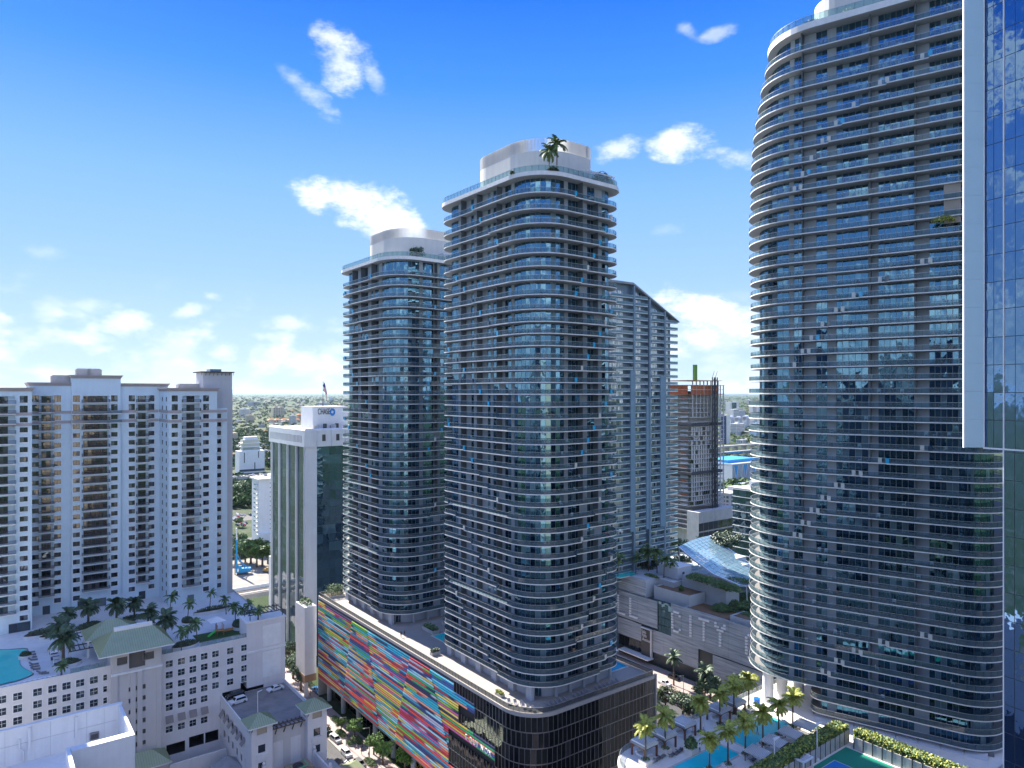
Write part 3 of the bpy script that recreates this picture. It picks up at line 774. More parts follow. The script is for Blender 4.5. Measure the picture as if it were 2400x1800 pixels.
# slanting folds divide the mural into sheets; each sheet carries its own run of stripes
folds = [(POD_L - .3, 0.0), (96, -0.25), (78, 0.30), (58, -0.35), (36, 0.55), (20, 0.5), (-10, 0)]
key = {}
for r in range(nrow):
    z = MZ0 + 0.12 + r * pitch; ye = mural_end(z + sh / 2)
    fb = [min(POD_L - .3, max(ye, f[0] + f[1] * (z - 22))) for f in folds]; fb[-1] = ye
    for k in range(len(fb) - 1):
        y1, y0 = fb[k], fb[k + 1]
        if y1 - y0 < 1.0: continue
        y, cols = y0, []
        seedr = random.Random(k * 1000 + r * 7 + 3)
        c = PAL[seedr.randrange(len(PAL))]
        while y < y1:
            l = seedr.uniform(1.5, 5) if seedr.random() < .45 else seedr.uniform(6, 24); cols += [(y, c), (y + l, c)]; y += l + seedr.uniform(0.3, 3.2); c = PAL[seedr.randrange(len(PAL))]
        slat(MUR, y0 + 0.06, y1 - 0.06, z, sh, cols, 0.10 + 0.05 * (k % 2))

# dark glazing: near corner, right side and what the mural leaves free
gi = []; led = MB(); FLH = 3.65; arcn = pring.acc[12]
s_r = pring.acc[13]
zt = DECK1 - 0.86
lvl = [zt - FLH * i for i in range(9)]
for i in range(8):
    z1, z0 = lvl[i], max(lvl[i + 1], 3.0)
    if z1 <= 3.0: break
    yend = mural_end((z0 + z1) / 2)
    s = -(yend - PR) ; run = s_r - s; n = round(run / 1.32); st = run / n
    for j in range(n):
        a, c = s + st * j, s + st * (j + 1); p, q = pring.at(a + .05), pring.at(c - .05)
        gi.append(quad_item((*p, z0 + .22), (*q, z0 + .22), (*q, z1 - .06), (*p, z1 - .06), M_DGLASS))
    nn = 60
    for j in range(nn):
        a, c = s + run * j / nn, s + run * (j + 1) / nn; p, q = pring.at(a, .06), pring.at(c, .06)
        led.quad((*p, z0), (*q, z0), (*q, z0 + .18), (*p, z0 + .18), M_MULL)
        p2, q2 = pring.at(a, -.1), pring.at(c, -.1); led.quad((*p, z0 + .18), (*q, z0 + .18), (*q2, z0 + .18), (*p2, z0 + .18), M_MULL)
    for j in range(n + 1):
        p = pring.at(s + st * j, .03); led.box(p[0] - .04, p[0] + .04, p[1] - .04, p[1] + .04, z0, z1, M_MULL, skip='bt')
led.build('mullion_group', P)['kind'] = 'stuff'
pieces(P, 'glass_pane', gi, 300)
# back and far sides
b = MB(); b.quad((POD_W + .01, 0.5, 0), (POD_W + .01, POD_L, 0), (POD_W + .01, POD_L, DECK1 - .9), (POD_W + .01, 0.5, DECK1 - .9), M_CONC)
b.quad((POD_W, POD_L + .01, 0), (0, POD_L + .01, 0), (0, POD_L + .01, DECK1 - .9), (POD_W, POD_L + .01, DECK1 - .9), M_CONC); b.build('rear_wall', P)
b = MB(); b.box(POD_W - .1, POD_W + .35, -.25, .35, 0, DECK1 + .3, M_LEDGE); b.build('corner_trim', P)
# street-level columns and timber fins under the mural
M_COLB = mat('column_blue_grey', (0.30, 0.36, 0.42), 0.6); M_TIMB = mat('orange_timber', (0.40, 0.18, 0.06), 0.6, var=0.2, vscale=1.0)
for i in range(9):
    c = MB(); c.lathe([(.8, 0.1), (.8, MZ0)], M_COLB, 14); c.build('column', P, loc=(1.6, 18 + i * 12.2, 0), smooth=False)
for i in range(26):
    c = MB(); c.box(-.12, .12, -.45, .45, 0.1, MZ0 + .5, M_TIMB); c.build('timber_fin', P, loc=(2.2, 12 + i * 1.25, 0))
b = MB(); b.box(0.0, 4.0, 9, POD_L - 1, MZ0 - .5, MZ0 - .05, M_LEDGE); b.build('soffit', P)
# shop fronts on the street
M_SIGNW = mat('sign_white', (0.75, 0.75, 0.75), 0.5)
for i in range(11):
    b = MB(); y = 46 + i * 6.4; b.quad((3.9, y + 5.6, .4), (3.9, y, .4), (3.9, y, 4.6), (3.9, y + 5.6, 4.6), M_DGLASS); b.build('shop_window', P)

def text_obj(name, body, size, m, parent, loc, rot, ext=0.06, sx=1.0, align='LEFT', spacing=1.0):
    cu = bpy.data.curves.new(name, 'FONT'); cu.body = body; cu.size = size; cu.extrude = ext; cu.align_x = align; cu.space_character = spacing
    cu.materials.append(m); tmp = bpy.data.objects.new('tmp_text', cu); COL.objects.link(tmp)
    bpy.context.view_layer.update()
    me = bpy.data.meshes.new_from_object(tmp.evaluated_get(bpy.context.evaluated_depsgraph_get()))
    bpy.data.objects.remove(tmp); me.name = name
    if not me.materials: me.materials.append(m)
    o = put(name, me, parent, loc); o.rotation_euler = rot; o.scale = (sx, 1, 1); return o
# lettering on the mural wall: reads from far to near along the -x face
FACE_L = (R(90), 0, R(-90))
y0, z0 = wall_yz(1093, 1722); y1, z1 = wall_yz(1150, 1760)
for i, ch in enumerate('EQUINOX'):
    text_obj('sign_letter', ch, 1.75, M_SIGNW, P, (-0.32, y0 + (y1 - y0) * i / 6.3, z_(1093, 1730)), FACE_L, 0.1)
for txt, y, sz in (('SALONS', 66, 1.7), ('CAFE', 84, 1.2), ('BANK', 96, 1.2)): 
    pass

# ================================================================ things on the podium deck
def pool(name, label, o, x0, x1, y0, y1, z, water, cat='pool', mar=0.45):
    T = gthing(name, label, cat, o, z)
    b = MB()
    b.box(x0 - mar, x1 + mar, y0 - mar, y0, -.1, .07, M_STONE); b.box(x0 - mar, x1 + mar, y1, y1 + mar, -.1, .07, M_STONE)
    b.box(x0 - mar, x0, y0, y1, -.1, .07, M_STONE); b.box(x1, x1 + mar, y0, y1, -.1, .07, M_STONE); b.build('coping', T)
    b = MB(); b.quad((x0, y0, .03), (x1, y0, .03), (x1, y1, .03), (x0, y1, .03), water); b.build('water', T); return T
def L1(px, py, z=DECK1): return toL(POD, *onz(px, py, z))
a = L1(990, 1514); 
pool('deck_pool', 'turquoise rectangular pool with concrete frame on deck between the twin towers', POD, 11.5, 26, 53, 60.5, DECK1, M_WATERG)
pool('deck_pool', 'bright blue lap pool at right end of the mural podium deck', POD, 35.2, 41.2, 8.5, 27, DECK1, mat('pool_water_blue', (0.01, 0.38, 0.58), 0.06, var=0.08, bump=0.15, bscale=2.0, ior=1.33))
T = gthing('concrete_frame', 'square concrete portal frame standing over the deck pool', 'frame', W(POD, 16.8, 56.8), DECK1)
b = MB(); b.box(-.5, .5, -4.6, -3.6, 0, 5.2, M_CONC); b.build('post', T); b = MB(); b.box(-.5, .5, 3.6, 4.6, 0, 5.2, M_CONC); b.build('post', T)
b = MB(); b.box(-.5, .5, -4.6, 4.6, 5.2, 6.1, M_CONC); b.build('beam', T)

def planter(label, o, x, y, z, lx, ly, h, hh, seed, m=M_LEAF, grp=None, n=260):
    T = gthing('planter', label, 'planter', W(o, x, y), z, grp); b = MB(); t = .12
    b.box(-lx / 2, lx / 2, -ly / 2, -ly / 2 + t, 0, h, M_CONC); b.box(-lx / 2, lx / 2, ly / 2 - t, ly / 2, 0, h, M_CONC)
    b.box(-lx / 2, -lx / 2 + t, -ly / 2 + t, ly / 2 - t, 0, h, M_CONC); b.box(lx / 2 - t, lx / 2, -ly / 2 + t, ly / 2 - t, 0, h, M_CONC)
    b.box(-lx / 2 + t, lx / 2 - t, -ly / 2 + t, ly / 2 - t, 0, h - .1, M_SOIL); b.build('box', T)
    c = MB(); rr = random.Random(seed)
    for i in range(n):
        p = (rr.uniform(-lx / 2 + .1, lx / 2 - .1), rr.uniform(-ly / 2 + .1, ly / 2 - .1), h - .1 + hh * rr.random() ** .7)
        u = Vector((rr.gauss(0, 1), rr.gauss(0, 1), rr.gauss(0, .7))).normalized(); v = u.orthogonal().normalized(); s = rr.uniform(.12, .3); p = Vector(p)
        c.add([tuple(p - u * s), tuple(p + v * s), tuple(p + u * s), tuple(p - v * s)], [(0, 1, 2, 3)], m)
    c.build('shrub', T); return T
planter('hedge planter beside the deck pool, left of the concrete frame', POD, 13.2, 64.5, DECK1, 2.4, 6.5, 1.0, 1.0, 3, M_LEAF2)
planter('hedge planter behind the concrete frame near the far twin tower', POD, 23, 66.5, DECK1, 8.0, 2.0, 1.0, 1.1, 4, M_LEAF2)
planter('round shrub planter on far left corner of the mural podium', POD, 4.5, 118, DECK1, 6.0, 5.0, 0.7, 3.4, 5, M_LEAF2, n=700)
planter('small dark planter near pillar of the near twin tower', POD, 4.2, 47, DECK1, 2.6, 1.4, 0.9, 0.8, 6, M_LEAF)
planter('small grass planter at foot of near twin tower by the railing', POD, 3.0, 14.5, DECK1, 1.2, 2.6, 0.6, 0.6, 7, M_LEAFY)

def lounger_mesh(cush=M_WHITE, frame=M_MULL):
    bm_ = MB(); bm_.box(-.35, .35, -1.0, .45, .22, .34, cush); bm_.obox((0, .78, .56), (.35, 0, 0), (0, .36, .26), (0, -.05, .06), cush)
    fr = MB()
    for x in (-.3, .3):
        for y in (-.9, .5): fr.box(x - .04, x + .04, y - .04, y + .04, 0, .22, frame)
    fr.box(-.36, -.30, -1.0, .5, .18, .22, frame); fr.box(.30, .36, -1.0, .5, .18, .22, frame)
    return bm_.mesh('lounger_cushion'), fr.mesh('lounger_frame')
M_CUSHG = mat('grey_cushion', (0.17, 0.17, 0.19), 0.8)
LG = lounger_mesh(M_CUSHG); LW = lounger_mesh(M_WHITE)
def lounger(label, X, Y, z, rz, me, grp):
    o = thing('sun_lounger', label, 'sun lounger', (X, Y, z), rz, grp); put('cushion', me[0], o); put('frame', me[1], o)
for i in range(17):
    x = 8.5 + i * 1.45
    if i in (5, 10): continue
    X, Y = W(POD, x, 2.3); lounger('grey sun lounger in the row along the podium edge under the near twin tower', X, Y, DECK1, RZ + R(20), LG, 'loungers on the podium edge')
for i in range(6):
    X, Y = W(POD, 2.2 + i * .9 * (1 if i < 3 else .5), 9.5 - i * 1.25); lounger('grey sun lounger in the row along the podium edge under the near twin tower', X, Y, DECK1, RZ + R(-25), LG, 'loungers on the podium edge')

# ================================================================ the pale apartment block on the left, its podium and deck
OL = at(400, 189.0)                           # on the podium's front wall
DKL = HC - 71.0
M_PALE = mat('pale_stucco', (0.60, 0.73, 0.79), 0.8, var=0.05, vscale=0.2, streak=0.05)
M_PALE2 = mat('warm_grey_stucco', (0.58, 0.55, 0.53), 0.8, var=0.05, vscale=0.2, streak=0.05)
M_BELT = mat('belt_taupe', (0.40, 0.36, 0.35), 0.8, var=0.05)
M_GREYW = mat('side_grey_stucco', (0.50, 0.52, 0.54), 0.8, var=0.05, streak=0.06)
M_PODW = mat('podium_warm_white', (0.72, 0.69, 0.68), 0.8, var=0.05, vscale=0.2, streak=0.06)
M_TRIM = mat('window_trim', (0.78, 0.78, 0.77), 0.7)
M_BRZ = mat('bronze_frame', (0.05, 0.05, 0.055), 0.5)
M_WIN = pane_mat('window_glass_dark', (0.012, 0.018, 0.026), (0.03, 0.045, 0.055), (0.13, 0.15, 0.15), ior=1.9, p=(0.5, 0.85), wob=0.02)
M_BALR = mat('balcony_rail_dark', (0.03, 0.033, 0.038), 0.5)
M_GROOF = mat('green_metal_roof', (0.37, 0.41, 0.25), 0.45, metal=0.2, var=0.10, vscale=0.5)
M_GROOFD = mat('green_roof_seam', (0.22, 0.26, 0.15), 0.5)

WIN_CACHE = {}
def window_mesh(w, h, cross=True, trim=True, glass=None):
    """window filling a recess: outer trim proud of the wall, dark frame, panes set back (looks towards -y)"""
    k = (round(w, 2), round(h, 2), cross, trim, glass)
    if k in WIN_CACHE: return WIN_CACHE[k]
    b = MB(); g = glass or M_WIN; t = .09
    if trim:
        for (x0, x1, z0, z1) in ((-w / 2 - .16, w / 2 + .16, h, h + .16), (-w / 2 - .2, w / 2 + .2, -.18, 0), (-w / 2 - .16, -w / 2, 0, h), (w / 2, w / 2 + .16, 0, h)):
            b.box(x0, x1, -.07, .02, z0, z1, M_TRIM, skip='k')
    b.box(-w / 2, w / 2, .17, .25, 0, t, M_BRZ, skip='k'); b.box(-w / 2, w / 2, .17, .25, h - t, h, M_BRZ, skip='k')
    b.box(-w / 2, -w / 2 + t, .17, .25, t, h - t, M_BRZ, skip='k'); b.box(w / 2 - t, w / 2, .17, .25, t, h - t, M_BRZ, skip='k')
    xs = [-w / 2 + t, -.03, .03, w / 2 - t] if w > 1.1 else [-w / 2 + t, w / 2 - t]
    if w > 1.1: b.box(-.03, .03, .17, .25, t, h - t, M_TRIM if cross else M_BRZ, skip='k')
    zs = [t, h / 2 - .03, h / 2 + .03, h - t] if cross else [t, h - t]
    if cross: b.box(-w / 2 + t, w / 2 - t, .175, .25, h / 2 - .03, h / 2 + .03, M_TRIM, skip='k')
    for i in range(0, len(xs), 2):
        for j in range(0, len(zs), 2): b.quad((xs[i], .22, zs[j]), (xs[i + 1], .22, zs[j]), (xs[i + 1], .22, zs[j + 1]), (xs[i], .22, zs[j + 1]), g)
    WIN_CACHE[k] = b.mesh('window'); return WIN_CACHE[k]
FY, FX = 0.0, R(-90)                          # turn of a window on a -y wall / on a -x wall

def cornice(b, x0, x1, y0, y1, z, m=M_BELT):
    """stepped cornice round the top of a block (front and sides)"""
    for k, (e, z0, z1) in enumerate(((.15, z - 1.1, z - .7), (.4, z - .7, z - .3), (.7, z - .3, z))):
        b.box(x0 - e, x1 + e, y0 - e, y1, z0 + .002 * k, z1, m)

LT = gthing('apartment_block', 'pale blue-white apartment block with punched windows and stacked balconies on the left', 'apartment block', OL)
ZR = [HC - 11.1 - 2.946 * r for r in range(-3, 20)]    # window centres per storey, top down
YC, YW = 62.3, 47.5
def secx(px, y): return on_y(OL, y, px)
def rowset(lo, hi): return [z for z in ZR if lo <= z <= hi]
def balcony(T, cx, w, y, z, dep=1.5, door=0.45, dshift=0.0):
    """a balcony: slab, dark railing, sliding doors behind (parts of the block)"""
    b = MB(); b.box(cx - w / 2, cx + w / 2, y - dep, y - .002, z - 1.25, z - 1.07, M_TRIM)
    S_ = b.build('balcony', T)
    r = MB(); zz = z - 1.07
    for (x0, x1, y0, y1) in ((cx - w / 2 + .03, cx + w / 2 - .03, y - dep + .03, y - dep + .07), (cx - w / 2 + .03, cx - w / 2 + .07, y - dep + .07, y - .01), (cx + w / 2 - .07, cx + w / 2 - .03, y - dep + .07, y - .01)):
        r.box(x0, x1, y0, y1, zz + .95, zz + 1.03, M_BALR); r.box(x0, x1, y0, y1, zz + .06, zz + .11, M_BALR)
    n = int(w / .14)
    for i in range(n + 1): xx = cx - w / 2 + .05 + (w - .1) * i / n; r.box(xx - .022, xx + .022, y - dep + .035, y - dep + .065, zz + .1, zz + .95, M_BALR, skip='tb')
    for xx in (cx - w / 2 + .05, cx + w / 2 - .05):
        for i in range(8): yy = y - dep + .15 + (dep - .2) * i / 8; r.box(xx - .02, xx + .02, yy - .02, yy + .02, zz + .1, zz + .95, M_BALR, skip='tb')
    r.build('railing', S_)
M_DOORREF = pane_mat('balcony_door_glass', (0.010, 0.013, 0.018), (0.03, 0.035, 0.04), (0.10, 0.10, 0.10), ior=1.9, p=(0.6, 0.9), wob=0.02)

def block(T, name, y, x0, x1, ztop, zbot, cols, bals, back=18.0, mwall=M_PALE, wh=1.55, corn=True):
    """one flat stretch of facade with its window columns [(px,w,lo,hi)] and balcony stacks [(px,w,door)]"""
    holes = []; wins = []; dors = []
    for (px, w, zlo, zhi) in cols:
        cx = secx(px, y)
        for z in rowset(zlo, zhi):
            hgt = wh if z < HC - 6.5 else 2.1
            holes.append((cx - w / 2, cx + w / 2, z - wh / 2, z - wh / 2 + hgt)); wins.append((cx, z - wh / 2, w, hgt))
    for (px, w, dw, sh_) in bals:
        cx = secx(px, y)
        for z in rowset(zbot + 4.0, ztop):
            hw = w * .46
            holes.append((cx - hw, cx + hw, z - 1.07, z + 1.15)); dors.append((cx, z, w, dw, hw, sh_))
    holes = [h for h in holes if h[0] > x0 and h[1] < x1]
    b = MB(); holed(b, 'y', y, x0, x1, zbot, ztop, [h for h in holes if h[3] - h[2] < 2.15], mwall, 0.25) if False else None
    hw_ = [h for h in holes]
    holed(b, 'y', y, x0, x1, zbot, ztop, hw_, mwall, 0.9)
    b.quad((x0, y + back, zbot), (x0, y, zbot), (x0, y, ztop), (x0, y + back, ztop), mwall)
    b.quad((x1, y, zbot), (x1, y + back, zbot), (x1, y + back, ztop), (x1, y, ztop), mwall)
    b.quad((x0, y, ztop - .5), (x1, y, ztop - .5), (x1, y + back, ztop - .5), (x0, y + back, ztop - .5), M_CONC)
    b.quad((x1, y + back, zbot), (x0, y + back, zbot), (x0, y + back, ztop), (x1, y + back, ztop), mwall)
    if corn: cornice(b, x0, x1, y, y + back, ztop + .05)
    B_ = b.build(name, T)
    for (cx, z, w, h) in wins:
        if x0 < cx - w / 2 and cx + w / 2 < x1: put('window', window_mesh(w, h, False, True), T, (cx, y, z))
    for (cx, z, w, dw, hw, sh_) in dors:
        if not (x0 < cx - hw and cx + hw < x1): continue
        # recess back wall with sliding doors
        d = MB(); yb = y + .86
        d.quad((cx - hw, yb, z - 1.07), (cx + hw, yb, z - 1.07), (cx + hw, yb, z + 1.15), (cx - hw, yb, z + 1.15), mwall)
        n = max(2, round(dw * 2 * hw / 1.1)); s0 = cx - hw * dw + sh_ * hw
        d.box(s0 - .06, s0 + 2 * hw * dw + .06, yb - .05, yb - .005, z - 1.05, z + 1.1, M_BRZ, skip='k')
        for i in range(n):
            a = s0 + 2 * hw * dw * i / n + .04; c = s0 + 2 * hw * dw * (i + 1) / n - .04
            d.quad((a, yb - .06, z - 1.0), (c, yb - .06, z - 1.0), (c, yb - .06, z + 1.05), (a, yb - .06, z + 1.05), M_DOORREF)
        d.build('balcony_door', T); balcony(T, cx, w, y, z)
    return B_
zb = DKL
lo, hi = zb + 3.2, HC
XL0 = secx(-60, YW); XL1 = secx(75, YW)
block(LT, 'wing_wall', YW, XL0, XL1, HC + 1.4, zb, [(55.6, 2.0, lo, hi)], [(10, 5.6, .62, -.3)], back=YC - YW + 18)
xa, xb, xc, xd = secx(75, YC) , secx(167, YC), secx(282, YC), secx(371, YC)
block(LT, 'main_wall', YC, XL1 + .02, xb, HC + 3.2, zb, [(82.7, 1.9, lo, hi), (134.8, 1.9, lo, hi)], [(108.5, 4.2, .62, 0)])
block(LT, 'main_wall', YC - .8, xb, xc, HC + 5.7, zb, [(179, 1.95, lo, hi), (268, 1.95, lo, hi)], [(224.5, 8.0, .9, 0)], back=18.8)
block(LT, 'main_wall', YC, xc, xd + 3, HC + 3.1, zb, [(309, 1.9, lo, hi), (354.8, 1.9, lo, hi)], [(333.6, 3.9, .62, 0)])
xr0, xr1 = secx(395, YW), secx(509, YW)
block(LT, 'wing_wall', YW, xr0, xr1, HC + 1.5, zb, [(409.5, 1.95, lo, hi), (482.8, 1.9, lo, hi)], [(447.5, 5.8, .45, 0)], back=YC - YW + 18)
# taupe belts and long balcony bands on the upper storeys
b = MB()
for zz in (HC - 6.4, HC - 9.55):
    for (x0, x1, y) in ((XL0, XL1, YW), (XL1 + .1, secx(97, YC), YC), (secx(120, YC), xb, YC), (xc, secx(322, YC), YC), (secx(345, YC), xd, YC), (xr0, secx(425, YW), YW), (secx(470, YW), xr1 + 3.2, YW)):
        b.box(x0, x1, y - .12, y - .002, zz - .45, zz + .45, M_BELT, skip='k')
    b.box(xr0 - .12, xr0 - .002, YW, YC, zz - .45, zz + .45, M_BELT)
b.build('belt_course', LT)
M_BALGL = rail_mat('balcony_glass_blue', (0.45, 0.58, 0.66), 0.5)
for zz in (HC - 6.6, HC - 9.65):
    B_ = MB(); x0, x1 = secx(166, YC), secx(283, YC); B_.box(x0, x1, YC - 2.9, YC - .81, zz - .6, zz - .42, M_TRIM); q = B_.build('balcony', LT)
    r = MB(); r.box(x0 + .05, x1 - .05, YC - 2.85, YC - 2.82, zz - .36, zz + .55, M_BALGL); r.bar((x0, YC - 2.83, zz + .6), (x1, YC - 2.83, zz + .6), .06, .06, M_BALR); r.build('railing', q)
# side wall of the right wing: two columns of slim windows
for z in ZR:
    if z < lo: continue
    for yy in (YW + 3.2, YW + 9.5):
        put('window', window_mesh(.9, 1.5, False, False), LT, (xr0 - .262, yy, z - .75), FX)
# stair tower and grey return at the right end
yG = YW + 4.5; xg0, xg1 = secx(508, yG) , secx(545, yG)
b = MB(); b.box(xr1 + .002, xg1, yG, yG + 16, zb, HC + 1.0, M_GREYW); b.box(xr1, secx(533, YW + 2), YW + 2.2, yG, zb, HC - 5.5, M_PALE); b.build('end_wall', LT)
for z in rowset(lo, HC - 7): put('window', window_mesh(1.85, 1.55, False, True), LT, (secx(511.5, YW + 2.2), YW + 2.2 - .255, z - .77))
xs0, xs1 = secx(473, yG + 2), secx(545, yG)
b = MB(); b.box(xs0, xs1 - .02, yG + .4, yG + 10, HC - 8, HC + 7.0, M_GREYW); b.build('stair_tower', LT)
b = MB(); b.box(xs0 - .9, xs1 + .5, yG - .6, yG + 11, HC + 7.0, HC + 7.35, M_BALR)
for i in range(9): xx = xs0 - .5 + (xs1 - xs0 + .8) * i / 8; b.bar((xx, yG + .3, HC + 6.0), (xx, yG - .5, HC + 6.95), .1, .1, M_BALR)
b.build('stair_tower_eave', LT)
b = MB(); b.prism([(xs0 + 3, yG + 3), (xs1 - 3, yG + 3), (xs1 - 3, yG + 8), (xs0 + 3, yG + 8)], HC + 7.35, HC + 8.3, mat('skylight_blue', (0.15, 0.25, 0.32), 0.2)); b.build('skylight', LT)
# roof plant
for (px, yy, wx, hz, z0) in ((195, YC + 6, 4.2, 2.2, 5.6), (222, YC + 6, 4.2, 2.2, 5.6), (445, YW + 10, 7.5, 1.8, 1.0), (145, YC + 3, 6, 2.6, 2.8)):
    b = MB(); x = secx(px, yy); b.box(x - wx / 2, x + wx / 2, yy, yy + 3.5, HC + z0 - .4, HC + z0 + hz, M_CONC); b.box(x - wx / 2 + .4, x + wx / 2 - .4, yy + .4, yy + 3, HC + z0 + hz, HC + z0 + hz + .3, M_GREYW); b.build('rooftop_unit', LT)
# ground-floor doors on the deck
for (px, y) in ((108.5, YC), (190, YC - .8), (235, YC - .8), (333, YC), (447, YW), (30, YW), (55, YW)):
    b = MB(); x = secx(px, y); w = 3.4 if px in (235, 55) else 2.0; b.box(x - w / 2, x + w / 2, y - .06, y - .003, zb, zb + 2.7, M_BRZ, skip='k')
    b.quad((x - w / 2 + .1, y - .07, zb + .1), (x + w / 2 - .1, y - .07, zb + .1), (x + w / 2 - .1, y - .07, zb + 2.55), (x - w / 2 + .1, y - .07, zb + 2.55), M_WIN); b.build('deck_door', LT)

# ---------------------------------------------------------------- its podium
PL = gthing('parking_podium', 'warm white parking podium with square windows under the pale apartment block', 'podium', OL)
PX0, PX1 = -62.0, 31.0
cols_r = [on_y(OL, 0, 1) for _ in ()]
wz = [HC - 73.2 - 2.94 * i for i in range(8)]
holes = []; wins = []
def addwin(px, rows, w=1.75, h=1.75):
    x = on_y(OL, 0, px)
    for i in rows:
        z = wz[i]; holes.append((x - w / 2, x + w / 2, z - h / 2, z + h / 2)); wins.append((x, z - h / 2, w, h))
for px in (396.6, 425, 452): addwin(px, range(0, 5)); addwin(px, [6])
addwin(478.6, range(0, 5)); addwin(478.6, [6]); addwin(505, range(0, 4))
addwin(539.5, range(0, 4)); addwin(572.7, range(0, 4))
for px in (41.5, 88, 123, 156, 188, 220): addwin(px, range(0, 6))
addwin(4, range(0, 6))
for i in range(8): 
    z = wz[i]; x = on_y(OL, 0, 373.5); holes.append((x - .4, x + .4, z - .75, z + .75)); wins.append((x, z - .75, .8, 1.5))
    if i < 5: x = on_y(OL, 0, 246.5); holes.append((x - .42, x + .42, z - .75 , z + .75)); wins.append((x, z - .75, .84, 1.5))
gar = [(on_y(OL, 0, 521), on_y(OL, 0, 555), HC - 88.4, HC - 84.6), (on_y(OL, 0, 564), on_y(OL, 0, 618), HC - 86, HC - 82.6)]
low = [(on_y(OL, 0, 390), on_y(OL, 0, 434), HC - 98, HC - 95), (on_y(OL, 0, 443), on_y(OL, 0, 478), HC - 97.5, HC - 94.5), (on_y(OL, 0, 481), on_y(OL, 0, 512), HC - 97.5, HC - 94.5)]
b = MB()
parz = DKL + 0.55
holed(b, 'y', 0, PX0, PX1, 0, parz, holes + gar + low, M_PODW, 0.25)
for h in gar + low: b.box(h[0], h[1], .26, 6, h[2] - .01, h[3] + .01, mat('garage_dark', (0.02, 0.02, 0.022), 0.9), skip='f')
b.quad((PX1, 0, 0), (PX1, 90, 0), (PX1, 90, parz), (PX1, 0, parz), M_PODW)
b.quad((PX0, 90, 0), (PX0, 0, 0), (PX0, 0, parz), (PX0, 90, parz), M_PODW)
b.box(PX0 + .3, PX1 - .3, .35, .36, DKL - .4, parz - .01, M_PODW)
b.box(PX0 + .01, PX1 - .01, .002, .355, parz, parz + .08, M_TRIM)
b.build('outer_wall', PL)
M_DECKB = mat('pool_deck_stone', (0.62, 0.63, 0.64), 0.7, var=0.10, vscale=0.5)
b = MB(); b.box(PX0 + .4, PX1 - .02, .37, 92, DKL - .5, DKL, M_DECKB); b.build('pool_deck', PL)
for (x, z, w, h) in wins: put('window', window_mesh(w, h, True, True), PL, (x, 0, z))
# raised block and pergola at the right end
b = MB(); b.box(PX1 - 11, PX1 + .12, -.12, 7, DKL - 14, HC - 66.5, M_PODW); b.box(PX1 - 11.2, PX1 + .3, -.3, 7.2, HC - 66.5, HC - 66.1, M_TRIM)
b.box(PX1 - 6.5, PX1 - 1.2, -.16, -.121, HC - 74, HC - 68, M_TRIM); b.box(PX1 - 6.5, PX1 - 1.2, -.16, -.121, HC - 83, HC - 75.6, M_TRIM); b.box(PX1 - 11, PX1 + .25, -.25, -.125, HC - 75.2, HC - 74.6, M_TRIM); b.build('end_block', PL)
b = MB()
for i in range(10): b.bar((PX1 - 10 + i * 1.05, .3, HC - 64.2), (PX1 - 10 + i * 1.05, 6.5, HC - 64.2), .12, .22, M_BRZ)
for yy in (.8, 6): b.bar((PX1 - 10.4, yy, HC - 64.5), (PX1 + .2, yy, HC - 64.5), .15, .25, M_BRZ)
for xx in (PX1 - 9.8, PX1 - .4):
    for yy in (.8, 6): b.box(xx - .1, xx + .1, yy - .1, yy + .1, HC - 66.1, HC - 64.6, M_BRZ)
b.build('pergola', PL)
# gatehouse tower with hipped green roof
def hip(b, x0, x1, y0, y1, z, h, rl=0.0, ov=0.0, seam=0.55):
    cx, cy = (x0 + x1) / 2, (y0 + y1) / 2
    if (x1 - x0) >= (y1 - y0): r0, r1 = (cx - rl / 2, cy), (cx + rl / 2, cy)
    else: r0, r1 = (cx, cy - rl / 2), (cx, cy + rl / 2)
    if r0 == r1: r1 = (r0[0] + .02, r0[1]) if (x1 - x0) >= (y1 - y0) else (r0[0], r0[1] + .02)
    A_, B_, C_, D_ = (x0, y0, z), (x1, y0, z), (x1, y1, z), (x0, y1, z); P_, Q_ = (*r0, z + h), (*r1, z + h)
    if (x1 - x0) >= (y1 - y0): fs = [(A_, B_, Q_, P_), (B_, C_, Q_), (C_, D_, P_, Q_), (D_, A_, P_)]
    else: fs = [(A_, B_, P_), (B_, C_, Q_, P_), (C_, D_, Q_), (D_, A_, P_, Q_)]
    for f in fs:
        b.add(list(f), [tuple(range(len(f)))], M_GROOF)
        e0, e1 = Vector(f[0]), Vector(f[1]); u = (e1 - e0); l = u.length; u.normalize()
        top = [Vector(q) for q in f[2:]]; nrm = (e1 - e0).cross(top[0] - e0).normalized(); up = nrm.cross(u).normalized()
        pts = [(Vector(q) - e0) for q in f]; pl = [(p.dot(u), p.dot(up)) for p in pts]; hh = max(p[1] for p in pl)
        tl = sorted([p[0] for p in pl[2:]]); tl = (tl[0], tl[-1]); n = max(2, int(l / seam))
        for i in range(1, n):
            s = l * i / n
            v = hh if tl[0] <= s <= tl[1] else (hh * s / tl[0] if s < tl[0] else hh * (l - s) / max(1e-6, l - tl[1]))
            if v > .1: b.bar(e0 + u * s + nrm * .03, e0 + u * s + up * (v - .05) + nrm * .03, .06, .07, M_GROOFD)
    b.box(x0, x1, y0, y1, z - .28, z - .002, M_TRIM)
GX0, GX1 = on_y(OL, -2, 262), on_y(OL, -2, 379)
G = gthing('gatehouse', 'stone coloured stair tower with green hipped metal roof on the pool deck edge', 'tower', OL)
b = MB()
